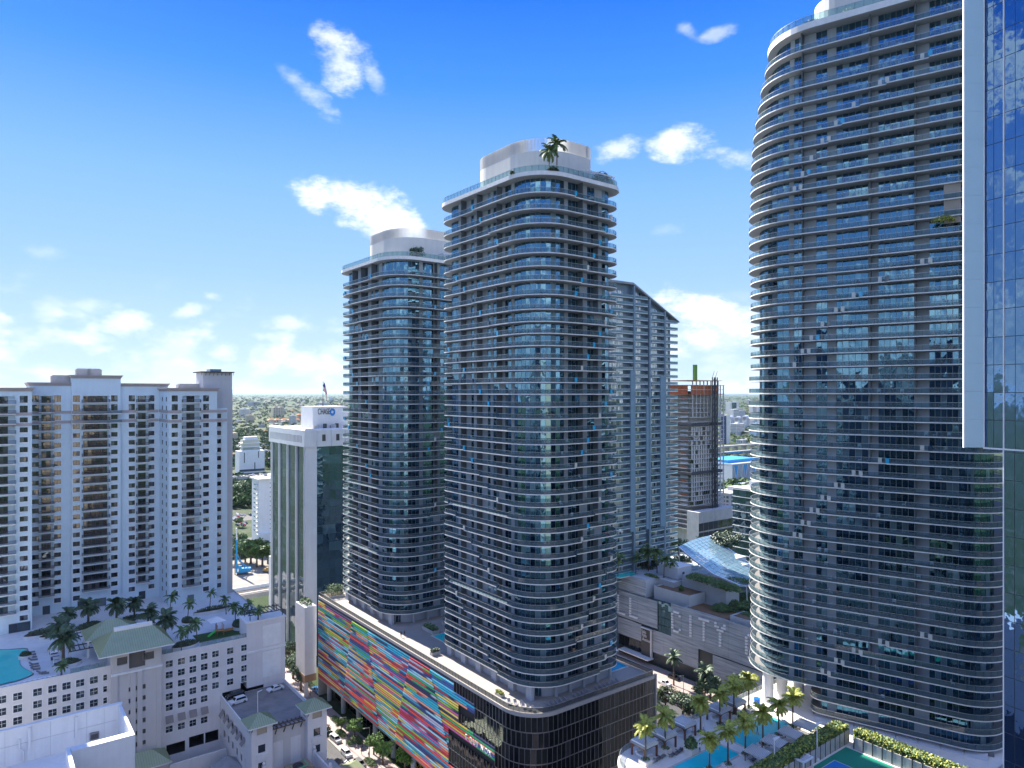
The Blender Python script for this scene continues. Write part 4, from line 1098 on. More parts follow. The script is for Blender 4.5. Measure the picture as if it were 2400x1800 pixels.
ho = [(GX0 + 1.2, GX0 + 3.6, HC - 70.2, HC - 68.2), ((GX0 + GX1) / 2 - 1.9, (GX0 + GX1) / 2 + 1.9, HC - 71.6, HC - 67.6), (GX1 - 4.4, GX1 - 1.8, HC - 70.2, HC - 68.2)]
for i in range(7): ho.append(((GX0 + GX1) / 2 - 2.0, (GX0 + GX1) / 2 + 2.0, HC - 77.6 - i * 2.94, HC - 76.4 - i * 2.94))
holed(b, 'y', -2, GX0, GX1, 0, HC - 66.6, ho, M_PALE2, .4)
for h in ho: b.box(h[0], h[1], -1.58, -1.5, h[2], h[3], mat('louver_taupe', (0.12, 0.11, 0.10), 0.7))
b.quad((GX0, 9, 0), (GX0, -2, 0), (GX0, -2, HC - 66.6), (GX0, 9, HC - 66.6), M_PALE2); b.quad((GX1, -2, 0), (GX1, 9, 0), (GX1, 9, HC - 66.6), (GX1, -2, HC - 66.6), M_PALE2)
b.quad((GX1, 9, DKL), (GX0, 9, DKL), (GX0, 9, HC - 66.6), (GX1, 9, HC - 66.6), M_PALE2)
for xx in (GX0 + .1, GX0 + 4.2, GX1 - 5.8, GX1 - 1.3): b.box(xx, xx + 1.2, -2.22, -2.002, 0, HC - 72.6, M_PALE2)
b.box(GX0 - .2, GX1 + .2, -2.4, -2.003, HC - 72.6, HC - 72.1, M_TRIM)
b.build('wall', G)
b = MB(); hip(b, GX0 - 3.2, GX1 + 2.6, -5.0, 10.5, HC - 66.3, 4.0, rl=9.0)
b.box((GX0 + GX1) / 2 - 4.7, (GX0 + GX1) / 2 + 4.3, 2.2, 3.4, HC - 63.0, HC - 61.7, M_TRIM); b.build('roof', G)
b = MB(); hip(b, GX0 - 4.5, GX0 + 9, 10.6, 21, HC - 66.3, 3.4, rl=3.0); b.build('rear_roof', G)
b = MB()
for xx in (GX0 - 3.8, GX0 + 8.4):
    for yy in (11.4, 20.2): b.box(xx - .25, xx + .25, yy - .25, yy + .25, DKL, HC - 66.6, M_TRIM)
b.build('rear_post_set', G)
# grey hinged shutters under the windows at the right
for px in (396.6, 425, 452, 478.6):
    x = on_y(OL, 0, px); b = MB(); b.obox((x, -.75, HC - 88.3), (.95, 0, 0), (0, .62, -.0), (0, 0.02, .05), M_BRZ) if False else None
    b.obox((x, -.55, HC - 88.0), (.95, 0, 0), (0, .5, .85), (0, .03, -.02), mat('shutter_taupe', (0.25, 0.22, 0.21), 0.8)); b.build('hinged_shutter', PL)

# parapet glass
for (p0, p1, zt) in ((165, 208, 0), (210, 247, -.35), (374, 405, -.4), (470, 588, 0.1)):
    b = MB(); x0, x1 = on_y(OL, .2, p0), on_y(OL, .2, p1)
    b.box(x0, x1, .1, .13, parz + .1, parz + 1.25, rail_mat('parapet_glass', (0.62, 0.78, 0.82), 0.35)); b.bar((x0, .12, parz + 1.28), (x1, .12, parz + 1.28), .06, .06, M_MULL)
    n = max(2, int((x1 - x0) / 1.8))
    for i in range(n + 1): xx = x0 + (x1 - x0) * i / n; b.box(xx - .04, xx + .04, .07, .16, parz + .08, parz + 1.25, M_MULL)
    b.build('glass_parapet', PL)

# ---------------------------------------------------------------- on the pool deck
def onL(px, py): return onz(px, py, DKL)
# freeform pool
pp = [(-60, 1560), (-20, 1528), (20, 1524), (62, 1522), (55, 1536), (46, 1550), (50, 1562), (66, 1572), (76, 1580), (50, 1592), (20, 1600), (-30, 1610), (-80, 1600)]
cp = [onL(*p) for p in pp]; c0 = (sum(p[0] for p in cp) / len(cp), sum(p[1] for p in cp) / len(cp))
def smoothpoly(ps, n=4):
    out = []; k = len(ps)
    for i in range(k):
        p0, p1, p2, p3 = [Vector((*ps[(i + j - 1) % k], 0)) for j in range(4)]
        for j in range(n):
            t = j / n; q = 0.5 * ((2 * p1) + (p2 - p0) * t + (2 * p0 - 5 * p1 + 4 * p2 - p3) * t * t + (3 * p1 - p0 - 3 * p2 + p3) * t ** 3); out.append((q.x, q.y))
    return out
def ccw(ps): return ps if sum(ps[i][0] * ps[(i + 1) % len(ps)][1] - ps[(i + 1) % len(ps)][0] * ps[i][1] for i in range(len(ps))) > 0 else ps[::-1]
sp = ccw([(x - c0[0], y - c0[1]) for x, y in smoothpoly(cp)])
T = thing('freeform_pool', 'curved turquoise swimming pool on the deck at far left edge', 'pool', (*c0, DKL))
b = MB(); b.prism([(x * 1.06, y * 1.06) for x, y in sp], -.1, .06, mat('pool_edge_dark', (0.06, 0.09, 0.10), 0.4)); b.build('rim', T)
b = MB(); b.add([(x, y, .09) for x, y in sp], [tuple(range(len(sp)))], M_WATERG); b.build('water', T)

PALM_D = [palm_mesh('date_palm', 5.2, 3.1, 46, M_LEAF, s, 1.15, .3, dense=12) for s in (1, 2)]
PALM_C = [palm_mesh('coconut_palm', 5.5, 2.6, 15, M_LEAF2, s, 1.35, .14, lean=.5, dense=12) for s in (5, 6)]
PALM_S = [palm_mesh('small_palm', 2.6, 2.1, 20, M_LEAF2, 9, 1.1, .22, dense=12)]
BUSHM = None
def bush_mesh(name, rx, ry, h, n, m, seed, leaf=.22):
    c = MB(); rr = random.Random(seed)
    for i in range(n):
        a = rr.uniform(0, 2 * math.pi); q = rr.random() ** .5; z = h * (1 - q * q * .7) * rr.random() ** .5
        p = Vector((rx * q * math.cos(a), ry * q * math.sin(a), z + .05)); u = Vector((rr.gauss(0, 1), rr.gauss(0, 1), rr.gauss(0, .7))).normalized(); v = u.orthogonal().normalized(); s = leaf * rr.uniform(.6, 1.3)
        c.add([tuple(p - u * s), tuple(p + v * s * .7), tuple(p + u * s), tuple(p - v * s * .7)], [(0, 1, 2, 3)], m)
    return c.mesh(name)
def palm(kind, label, X, Y, z, s, rz, grp, cat='palm'): return plant_tree({'D': 'date_palm', 'C': 'coconut_palm', 'S': 'small_palm'}[kind[0]], label, cat, kind[1], (X, Y, z), rz, s, grp)
dp = [(148, 1560, 1.15, 'largest shaggy date palm beside the dark pergola on the left pool deck'), (140, 1520, 1.0, 'shaggy date palm just behind the largest one on the left pool deck'),
      (207, 1470, 1.0, 'dark date palm in curved planter near the pale block entrance'), (273, 1465, 1.0, 'dark date palm right of the deck walkway by the entrance'),
      (315, 1452, .85, 'smaller date palm under the rightmost balconies of the pale block centre'), (347, 1482, .95, 'date palm left of a pair behind the gatehouse roof'),
      (387, 1505, 1.05, 'date palm nearest behind the right end of the gatehouse roof'), (160, 1478, .8, 'low date palm between the curved planters at left')]
for i, (px, py, s, lab) in enumerate(dp):
    X, Y = onL(px, py); palm(('D', PALM_D[i % 2]), lab, X, Y, DKL, s * 1.22, i * 1.1, 'date palms on the left pool deck')
cpz = [(398, 1442, .95, 'slender coconut palm in front of the right wing corner'), (440, 1458, .9, 'coconut palm near the deck railing left of the playground'), (425, 1530, .9, 'coconut palm in the planter nearest the parapet'),
       (462, 1510, .95, 'coconut palm left of the green slide'), (530, 1440, .8, 'coconut palm by the right wing wall'), (552, 1465, .95, 'coconut palm behind the shade sail'), (566, 1472, .9, 'coconut palm right of the shade sail'),
       (492, 1425, .8, 'small coconut palm against the right wing'), (580, 1455, .8, 'coconut palm by the white deck pillar'), (440, 1512, .7, 'short coconut palm in the corner planter')]
for i, (px, py, s, lab) in enumerate(cpz):
    X, Y = onL(px, py); palm(('C', PALM_C[i % 2]), lab, X, Y, DKL, s * 1.12, i * .9, 'coconut palms on the left pool deck')
for (px, py, lab) in ((144, 1585, 'small palm in parapet planter left of the gatehouse'), (605, 1492, 'small palm in parapet planter near the end pergola')):
    X, Y = onL(px, py); palm(('S', PALM_S[0]), lab, X, Y, DKL if px < 300 else HC - 66.1, 1.0, 0, 'parapet palms')
# curved planters with low shrubs
M_PLW = mat('planter_white', (0.60, 0.61, 0.61), 0.7)
def curved_planter(lab, px, py, rx, ry, rot, seed, h=1.0):
    X, Y = onL(px, py); T = thing('curved_planter', lab, 'planter', (X, Y, DKL), R(rot)); b = MB()
    ps = [(rx * math.cos(R(a)) * (1 + .15 * math.sin(R(2 * a))), ry * math.sin(R(a))) for a in range(0, 360, 15)]
    b.prism(ps, 0, h, M_PLW, M_SOIL); b.build('wall', T); put('shrub', bush_mesh('planter_shrub', rx * .85, ry * .85, 1.1, 420, M_LEAF, seed), T, (0, 0, h))
for i, a in enumerate([('kidney planter with shrubs under the date palm by the entrance', 205, 1475, 4.6, 2.3, 70), ('curved white planter right of the deck walkway', 283, 1470, 5.0, 2.2, 60), ('long curved planter beside the left wing', 100, 1490, 4.5, 2.6, 40),
                       ('low planter with red shrubs near the left wing', 128, 1495, 3.6, 1.8, 30), ('curved planter below the rightmost centre balconies', 325, 1455, 5.5, 1.8, 20), ('corner planter by the parapet right of the gatehouse', 435, 1518, 3.6, 2.2, 40),
                       ('planter beside the playground lawn', 440, 1462, 1.8, 3.2, 37), ('planter with dark shrubs at the right deck end', 560, 1470, 2.0, 4.0, 30), ('planter under the largest date palm', 160, 1562, 3.0, 1.6, 37), ('shrub planter along the right wing foot', 500, 1435, 6.0, 1.5, 37), ('round planter at the pool edge', 60, 1544, 1.5, 1.2, 0), ('planter strip behind the white deck pillar', 590, 1450, 2.0, 5.0, 30)]):
    curved_planter(*a, seed=20 + i)
def deck_pergola(lab, px, py, lx, ly, rot):
    X, Y = onL(px, py); T = thing('pergola', lab, 'pergola', (X, Y, DKL), R(rot))
    for sx in (-1, 1):
        for sy in (-1, 1): b = MB(); b.box(-.13, .13, -.13, .13, 0, 2.7, M_TRIM); b.build('post', T, loc=(sx * (lx / 2 - .3), sy * (ly / 2 - .3), 0))
    for i in range(7): b = MB(); b.box(-.09, .09, -ly / 2, ly / 2, 2.95, 3.2, M_BRZ); b.build('rafter', T, loc=(-lx / 2 + .3 + (lx - .6) * i / 6, 0, 0))
    for sy in (-1, 1): b = MB(); b.box(-lx / 2, lx / 2, -.1, .1, 2.7, 2.95, M_BRZ); b.build('beam', T, loc=(0, sy * (ly / 2 - .3), 0))
deck_pergola('dark slatted pergola nearest the largest date palm', 196, 1540, 7.0, 5.0, 37); deck_pergola('dark slatted pergola behind the largest date palm', 182, 1512, 6.5, 4.5, 37); deck_pergola('dark slatted pergola behind the gatehouse roof', 335, 1490, 6.5, 4.5, 25)
def cabana_box(lab, px, py):
    X, Y = onL(px, py); T = thing('daybed_cabana', lab, 'cabana', (X, Y, DKL), RZ, 'blue cabanas on the left deck'); b = MB(); b.box(-1.1, 1.1, -.9, .9, 2.0, 2.15, M_TRIM); b.build('roof', T)
    b = MB(); b.box(-1.0, 1.0, -.8, .8, 0.1, .6, mat('navy_cushion', (0.03, 0.05, 0.12), 0.8)); b.build('daybed', T)
    for sx in (-1, 1):
        for sy in (-1, 1): b = MB(); b.box(-.05, .05, -.05, .05, 0, 2, M_TRIM); b.build('post', T, loc=(sx, sy * .8, 0))
for i, (px, py) in enumerate(((125, 1532), (129, 1545), (136, 1560))): cabana_box(('far', 'middle', 'nearest')[i] + ' of three white cabanas with navy daybeds by the pool', px, py)
for i, (px, py) in enumerate([(72, 1530), (74, 1536), (76, 1542), (78, 1548), (80, 1558), (82, 1564), (84, 1570), (98, 1578), (104, 1580)]):
    X, Y = onL(px, py); lounger('grey sun lounger in the short rows beside the curved pool', X, Y, DKL, RZ + R(80), LG, 'loungers by the curved pool')
for i in range(11):
    X, Y = W(OL, on_y(OL, 1.6, 6 + i * 12.5), 1.6); lounger('pale sun lounger in the line along the parapet below the curved pool', X, Y, DKL, RZ + R(165), LW, 'loungers along the left parapet')
# lawn with playground
X, Y = onL(515, 1488); T = thing('playground', 'children play set with green slide under a white shade sail on the lawn', 'playground', (X, Y, DKL), RZ)
b = MB(); b.box(-6.5, 6.0, -3.5, 4.0, 0, .06, mat('lawn', (0.035, 0.09, 0.02), 0.9, var=.25, vscale=1.5)); b.build('lawn', T)
for (x, y) in ((-1, -1), (1, -1), (1, 1), (-1, 1)): b = MB(); b.box(-.08, .08, -.08, .08, 0, 3.2, M_TIMB); b.build('post', T, loc=(x * .9, y * .8, .06))
b = MB(); b.box(-1.1, 1.1, -1, 1, 1.3, 1.45, M_TIMB); b.build('platform', T)
b = MB(); b.tube([(-1.1, 0, 1.5), (-2.2, -.2, .9), (-3.4, -.5, .25)], .35, mat('slide_green', (0.05, 0.5, 0.08), 0.4), 8, cap=False); b.build('slide', T)
b = MB(); b.box(1.2, 3.6, -.7, .7, .9, 1.1, M_TIMB); b.box(1.2, 3.6, -.75, -.68, 1.1, 1.7, M_TIMB); b.build('bridge', T)
b = MB(); t_ = (0, 0, 4.6)
for k in range(4): a0, a1 = R(45 + 90 * k), R(135 + 90 * k); b.add([t_, (3.2 * math.cos(a0), 3.2 * math.sin(a0), 3.4), (3.2 * math.cos(a1), 3.2 * math.sin(a1), 3.4)], [(0, 1, 2)], M_WHITE)
b.build('shade_sail', T, loc=(0, 3.5, 0)); b = MB(); b.lathe([(.08, 0), (.08, 4.6)], M_MULL, 6); b.build('sail_mast', T, loc=(0, 3.5, 0))

# ---------------------------------------------------------------- the lower garage with its roof car park
GZ = HC - 86.0
GX = (12.8, 31.0); GY = -28.0
T = gthing('parking_garage', 'low white garage with roof car park, hinged shutters and two green roofed corner turrets', 'garage', OL)
b = MB(); ho = []
for i in range(6): ho.append((GY + 3.5 + i * 3.9, GY + 5.2 + i * 3.9, GZ - 4.6, GZ - 2.6)); ho.append((GY + 3.5 + i * 3.9, GY + 5.2 + i * 3.9, GZ - 9.4, GZ - 7.4))
holed(b, 'x', GX[0], GY, -.02, 0, GZ + 1.0, ho, M_PODW, .2)
for h in ho: b.quad((GX[0] + .18, h[1], h[2]), (GX[0] + .18, h[0], h[2]), (GX[0] + .18, h[0], h[3]), (GX[0] + .18, h[1], h[3]), M_WIN)
b.quad((GX[0] + .3, GY, GZ), (GX[0] + .3, 0, GZ), (GX[0] + .3, 0, GZ + 1), (GX[0] + .3, GY, GZ + 1), M_PODW); b.quad((GX[0], GY, GZ + 1), (GX[0] + .3, GY, GZ + 1), (GX[0] + .3, 0, GZ + 1), (GX[0], 0, GZ + 1), M_TRIM)
b.box(GX[1] - .3, GX[1], GY, -.02, 0, GZ + 1.0, M_PODW)
b.box(GX[0] + 4, GX[1] - 4, GY, GY + .3, 0, GZ + .6, M_PALE2)
for xx in (GX[0] + 5.4, GX[1] - 8.2): b.box(xx, xx + 2.6, GY - .06, GY - .002, GZ - 11, GZ - 3, M_PODW)
b.build('wall', T)
b = MB(); b.box(GX[0] + .3, GX[1] - .3, GY + .3, -.02, GZ - .4, GZ, mat('worn_deck', (0.24, 0.22, 0.21), 0.9, var=0.3, vscale=0.25)); b.build('roof_deck', T)
for i in range(6): b = MB(); b.obox((GX[0] - .75, GY + 4.35 + i * 3.9, GZ - 2.6), (.55, 0, .8), (0, 1.0, 0), (.03, 0, -.02), mat('shutter_taupe', (0.25, 0.22, 0.21), 0.8)); b.build('hinged_shutter', T)
for (x0, x1) in ((GX[0] - .6, GX[0] + 4.6), (GX[1] - 4.6, GX[1] + .6)):
    b = MB(); ho = [(x0 + 1.6, x0 + 3.4, GZ - 3.4 - k * 4.4, GZ - 1.4 - k * 4.4) for k in range(3)] + [(x0 + 1.3, x0 + 3.8, GZ + 1.2, GZ + 3.0)]
    holed(b, 'y', GY - 2.4, x0, x1, 0, GZ + 3.3, ho, M_PODW, .25)
    for h in ho[:3]: b.quad((h[0], GY - 2.2, h[2]), (h[1], GY - 2.2, h[2]), (h[1], GY - 2.2, h[3]), (h[0], GY - 2.2, h[3]), M_WIN); b.box(h[0] - .5, h[1] + .5, GY - 2.75, GY - 2.402, h[2] - 1.6, h[2] - .25, M_PODW)
    b.box(ho[3][0], ho[3][1], GY - 2.1, GY - 2.05, ho[3][2], ho[3][3], mat('belvedere_tan', (0.45, 0.38, 0.28), .8))
    holed(b, 'x', x0, GY - 2.4, GY + 2.6, 0, GZ + 3.3, [(GY - 1.2, GY + 1.2, GZ + 1.2, GZ + 3.0)], M_PODW, .25); b.quad((x0 + .24, GY + 1.2, GZ + 1.2), (x0 + .24, GY - 1.2, GZ + 1.2), (x0 + .24, GY - 1.2, GZ + 3), (x0 + .24, GY + 1.2, GZ + 3), mat('belvedere_tan', (0.45, 0.38, 0.28), .8))
    b.quad((x1, GY - 2.4, 0), (x1, GY + 2.6, 0), (x1, GY + 2.6, GZ + 3.3), (x1, GY - 2.4, GZ + 3.3), M_PODW); b.quad((x1, GY + 2.6, GZ), (x0, GY + 2.6, GZ), (x0, GY + 2.6, GZ + 3.3), (x1, GY + 2.6, GZ + 3.3), M_PODW); b.build('turret', T)
    b = MB(); hip(b, x0 - 1.0, x1 + 1.0, GY - 3.4, GY + 3.6, GZ + 3.55, 2.2, rl=0.0)
    for xx in (x0, x1 - .01): b.bar((xx, GY - 2.45, GZ + 2.3), (xx, GY - 3.3, GZ + 3.2), .15, .15, M_BRZ)
    b.build('turret_roof', T)
b = MB()
for i in range(8): b.bar((GX[0] + 5.2 + i * 1.1, GY - 1.4, GZ + 1.1), (GX[0] + 5.2 + i * 1.1, GY + 1.6, GZ + 1.1), .22, .3, mat('pergola_brown', (0.14, 0.10, 0.08), .8))
for yy in (-.9, 1.2): b.bar((GX[0] + 4.7, GY + yy, GZ + .8), (GX[1] - 4.7, GY + yy, GZ + .8), .2, .3, mat('pergola_brown', (0.14, 0.10, 0.08), .8))
for i in range(4): b.bar((GX[0] + 6 + i * 2.2, GY - .1, GZ - .9), (GX[0] + 6 + i * 2.2, GY - 1.3, GZ + .8), .2, .25, mat('pergola_brown', (0.14, 0.10, 0.08), .8))
b.build('edge_pergola', T)
# lower court in front of the garage: retaining walls, cooling unit
b = MB(); b.box(GX[0] - 1, GX[1] + 2, GY - 16, GY - 2.5, 0, GZ - 10.5, M_CONC); b.box(GX[0] + 2.0, GX[0] + 2.4, GY - 16, GY - 2.5, GZ - 10.5, GZ - 8.2, M_PODW); b.box(GX[1] - 3.2, GX[1] - 2.8, GY - 13, GY - 2.5, GZ - 10.5, GZ - 7.0, M_PODW); b.box(GX[0] + 7, GX[1] - 3.2, GY - 13.4, GY - 13.0, GZ - 10.5, GZ - 8.0, M_PODW)
for xx, yy in ((GX[1] - 3.0, GY - 2.9), (GX[1] - 3.0, GY - 13.2), (GX[0] + 2.2, GY - 3)): b.box(xx - .4, xx + .4, yy - .4, yy + .4, GZ - 10.5, GZ - 6.4, M_PODW); b.lathe([(.1, GZ - 6.4), (.35, GZ - 6.2), (.4, GZ - 5.9), (.25, GZ - 5.6), (.02, GZ - 5.5)], M_PODW, 8, (xx, yy))
b.build('service_court', T)
b = MB(); hip(b, GX[1] - 2.6, GX[1] + 8.5, GY - 22, GY - 3.5, GZ - 12.5, 2.2, rl=8); b.build('low_green_roof', T)
CX, CY = W(OL, GX[0] + 9.4, GY - 7.5)
T = thing('cooling_unit', 'rusty beige rooftop cooling unit with round fan and green piping', 'cooling unit', (CX, CY, GZ - 10.5), RZ)
b = MB(); b.box(-3.0, 3.0, -2.2, 2.2, .3, 3.6, mat('rusty_beige', (0.30, 0.22, 0.14), .8, var=.35, vscale=.9)); b.build('casing', T)
for xx in (-.2, ): b = MB(); b.lathe([(1.25, 3.6), (1.3, 3.95), (1.15, 4.0), (1.1, 3.7)], M_BRZ, 16, (xx, 0)); b.build('fan_ring', T)
b = MB()
for k in range(6): a = R(60 * k); b.bar((-.2, 0, 3.85), (-.2 + 1.05 * math.cos(a), 1.05 * math.sin(a), 3.9), .3, .05, M_BRZ)
b.build('fan', T)
b = MB(); b.bar((-1.9, -1.7, 3.95), (1.7, -1.7, 3.95), .18, .18, mat('pipe_green', (0.10, 0.45, 0.22), .5)); b.bar((1.7, -1.7, 3.95), (1.7, 2.0, 3.95), .18, .18, MATS['pipe_green']); b.bar((-1.9, -1.7, 3.95), (-1.9, .6, 3.95), .18, .18, MATS['pipe_green']); b.build('pipe', T)
# small gate pavilion, lower green roof and awning bottom centre-left
GP = W(OL, 6.8, -21.5)
T = gthing('gate_pavilion', 'small white gate pavilion with grey hipped roof and arched opening', 'pavilion', GP)
b = MB(); ho = [(1.2 + i * 1.9, 2.1 + i * 1.9, HC - 100.4, HC - 99.0) for i in range(3)]
holed(b, 'y', 0, 0, 7, 0, HC - 97.2, ho, M_PODW, .25); holed(b, 'x', 0, 0, 7, 0, HC - 97.2, [], M_PODW); b.quad((7, 0, 0), (7, 7, 0), (7, 7, HC - 97.2), (7, 0, HC - 97.2), M_PODW)
for h in ho: b.quad((h[0], .22, h[2]), (h[1], .22, h[2]), (h[1], .22, h[3]), (h[0], .22, h[3]), M_WIN)
b.build('wall', T)
b = MB(); v = [(-.4, -.4, HC - 97.2), (7.4, -.4, HC - 97.2), (7.4, 7.4, HC - 97.2), (-.4, 7.4, HC - 97.2), (3.5, 5.5, HC - 94.6)]; b.add(v, [(0, 1, 4), (1, 2, 4), (2, 3, 4), (3, 0, 4), (3, 2, 1, 0)], mat('grey_roof', (0.27, 0.27, 0.28), .8, var=.2)); b.build('roof', T)
T = gthing('entry_canopy', 'low green hipped canopy beside the white rooftop at the podium foot', 'canopy', OL)
b = MB(); hip(b, -13.5, -1.5, -9.5, -.4, HC - 95.2, 2.6, rl=4); hip(b, -15.5, -4.0, -21, -9.8, HC - 98.6, 3.0, rl=3); b.build('roof', T)
b = MB(); b.box(-12.9, -2.2, -8.6, -.5, 0, HC - 95.5, M_PALE2); b.box(-14.6, -4.8, -20, -10, 0, HC - 98.9, M_PALE2); b.quad((-9, -20.05, HC - 104), (-5.4, -20.05, HC - 104), (-5.4, -20.05, HC - 101), (-9, -20.05, HC - 101), M_WIN); b.build('wall', T)
b = MB(); b.box(-2, 12, -9, -8.6, 0, HC - 96.2, M_PODW); struct(b.build('retaining_wall', None, loc=(*OL, 0), rz=RZ)); 

# ---------------------------------------------------------------- white roof bottom left
WB = at(283, 160.0); WZ = HC - 71.0
T = gthing('white_rooftop', 'white flat rooftop with tall parapet walls and fan units in the lower left corner', 'building', WB)
M_WBW = mat('roof_white_membrane', (0.72, 0.74, 0.76), .7, var=.06, vscale=.3, streak=.08)
b = MB(); b.box(-60, 0, -.6, 0, 0, WZ, M_WBW); b.box(-.6, 0, -16.5, -.602, 0, WZ + .001, M_WBW)
b.box(-11.2, -.002, -18.5, -16.502, 0, WZ, M_WBW)
for xx in (-9, -17.5, -26, -34.5): b.box(xx, xx + .5, -1.0, -.602, WZ - 5, WZ - .4, M_WBW)
[b.box(xx, xx + .07, -.63, -.602, WZ - 7.4, WZ - .02, M_GREYW) for xx in (-3.4, -6.8, -13.5, -21.5, -30, -38)]; b.box(-40, -1, -.66, -.602, WZ - 3.4, WZ - 3.33, M_GREYW); b.box(-60.2, .25, -.8, .2, WZ + .002, WZ + .25, M_WBW); b.build('parapet', T)
b = MB(); b.box(-60, -.6, -16.5, -.6, 0, WZ - 7.5, M_WBW); b.box(-60, -11.3, -40, -16.5, 0, WZ - 7.5, M_WBW); b.box(-60, -11.4, -17.2, -16.4, WZ - 7.5, WZ - 5.2, M_WBW); b.build('roof', T)
b = MB(); b.box(-12.0, -11.3, -40, -16.6, 0, WZ + .1, M_WBW); b.build('bulkhead_wall', T)
b = MB(); b.tube([(-19, -1.0, WZ - 2.2), (-19, -1.0, WZ - 4.2), (-18.3, -1.0, WZ - 4.9), (-18.3, -1.0, WZ - 7.4)], .14, M_WHITE, 8); b.build('downpipe', T)
b = MB(); b.box(-6.2, -4.4, -1.3, -.61, WZ - 6.3, WZ - 4.8, M_MULL); b.box(-6.0, -4.6, -1.35, -1.301, WZ - 6.1, WZ - 5.0, M_BRZ); b.build('wall_vent', T)
for i, (x, y) in enumerate(((-33, -13), (-24.5, -14.5), (-19.5, -13.5), (-16.2, -12.2), (-40, -9))):
    X, Y = W(WB, x, y); U = thing('fan_unit', 'round rooftop condenser fan unit on the white roof', 'fan unit', (X, Y, WZ - 7.5), RZ, 'fan units on the white roof')
    b = MB(); b.box(-1.1, 1.1, -1.1, 1.1, 0, 1.3, M_GREYW); b.build('casing', U); b = MB(); b.lathe([(1.0, 1.3), (1.0, 1.7), (.9, 1.7), (.85, 1.35)], M_MULL, 16); b.build('fan_ring', U)
    b = MB(); [b.bar((0, 0, 1.5), (.85 * math.cos(R(72 * k)), .85 * math.sin(R(72 * k)), 1.52), .25, .04, M_BRZ) for k in range(5)]; b.build('fan', U)
X, Y = W(WB, -30.5, -11)
U = thing('exhaust_duct', 'bent grey exhaust duct on the white roof', 'duct', (X, Y, WZ - 7.5), RZ); b = MB(); b.tube([(0, 0, 0), (0, 0, 3.2), (-.6, -.6, 4.2), (-1.4, -1.4, 4.6)], .55, M_GREYW, 10); b.build('pipe', U); b = MB(); b.lathe([(.08, 0), (.08, 6.5)], M_MULL, 6, (2.5, 1)); b.bar((2.5, 1, 6.2), (2.0, .4, 6.6), .3, .2, M_MULL); b.build('mast', U)

# ================================================================ right-hand balcony tower
GR = 55.3; RXx, RXy = math.cos(R(GR)), math.sin(R(GR))
OR = (98.2, 138.9)
RT = thing('curved_balcony_tower', 'tallest curved tower of white balcony bands and blue glass at right', 'tower', (*OR, 0), R(GR))
def r_on_x(x0, px):                           # distance along the long face of the column px
    k = (px - 1200) / F; qx, qy = OR[0] + x0 * RXx, OR[1] + x0 * RXy
    return (qx - k * qy) / (RXy + k * RXx)
RW, RL = 24.0, 53.0
ysr = [114.5, 158, 200, 236.6, 272.8, 307, 342, 377, 411, 443, 476, 510, 545.5, 581, 612]
y_ = 612
while y_ < 1600: y_ += 30.94; ysr.append(y_)
lvr = sorted(HC - (y - 920) * 160.0 / F for y in ysr)
inset = {0: 3.9, 1: 2.9, 2: 1.9, 3: 1.25, 4: .7, 5: .4, 6: .2}
wring = {}
panes = []; wmb = MB(); fmb = MB(); fins = []
spec = [(1790, 1849, 'g', 4), (1849, 1861, 'w', 1), (1861, 1882, 'g', 2), (1882, 1913, 'w', 1), (1913, 1939, 'g', 2), (1939, 1960, 'w', 1), (1960, 2035, 'g', 5), (2035, 2058.5, 'w', 1),
        (2058.5, 2143, 'g', 6), (2143, 2178, 'w', 1), (2178, 2275, 'g', 7)]
zr_roof = HC + (920 - 68) * 160.0 / F
def rt_ring(ins, y0=0.0, y1=RL, r1=11.8): return Ring(rrect(0, RW, y0, y1 - ins, [8.0, 8.0, r1, r1], 12))
nlev = len(lvr)
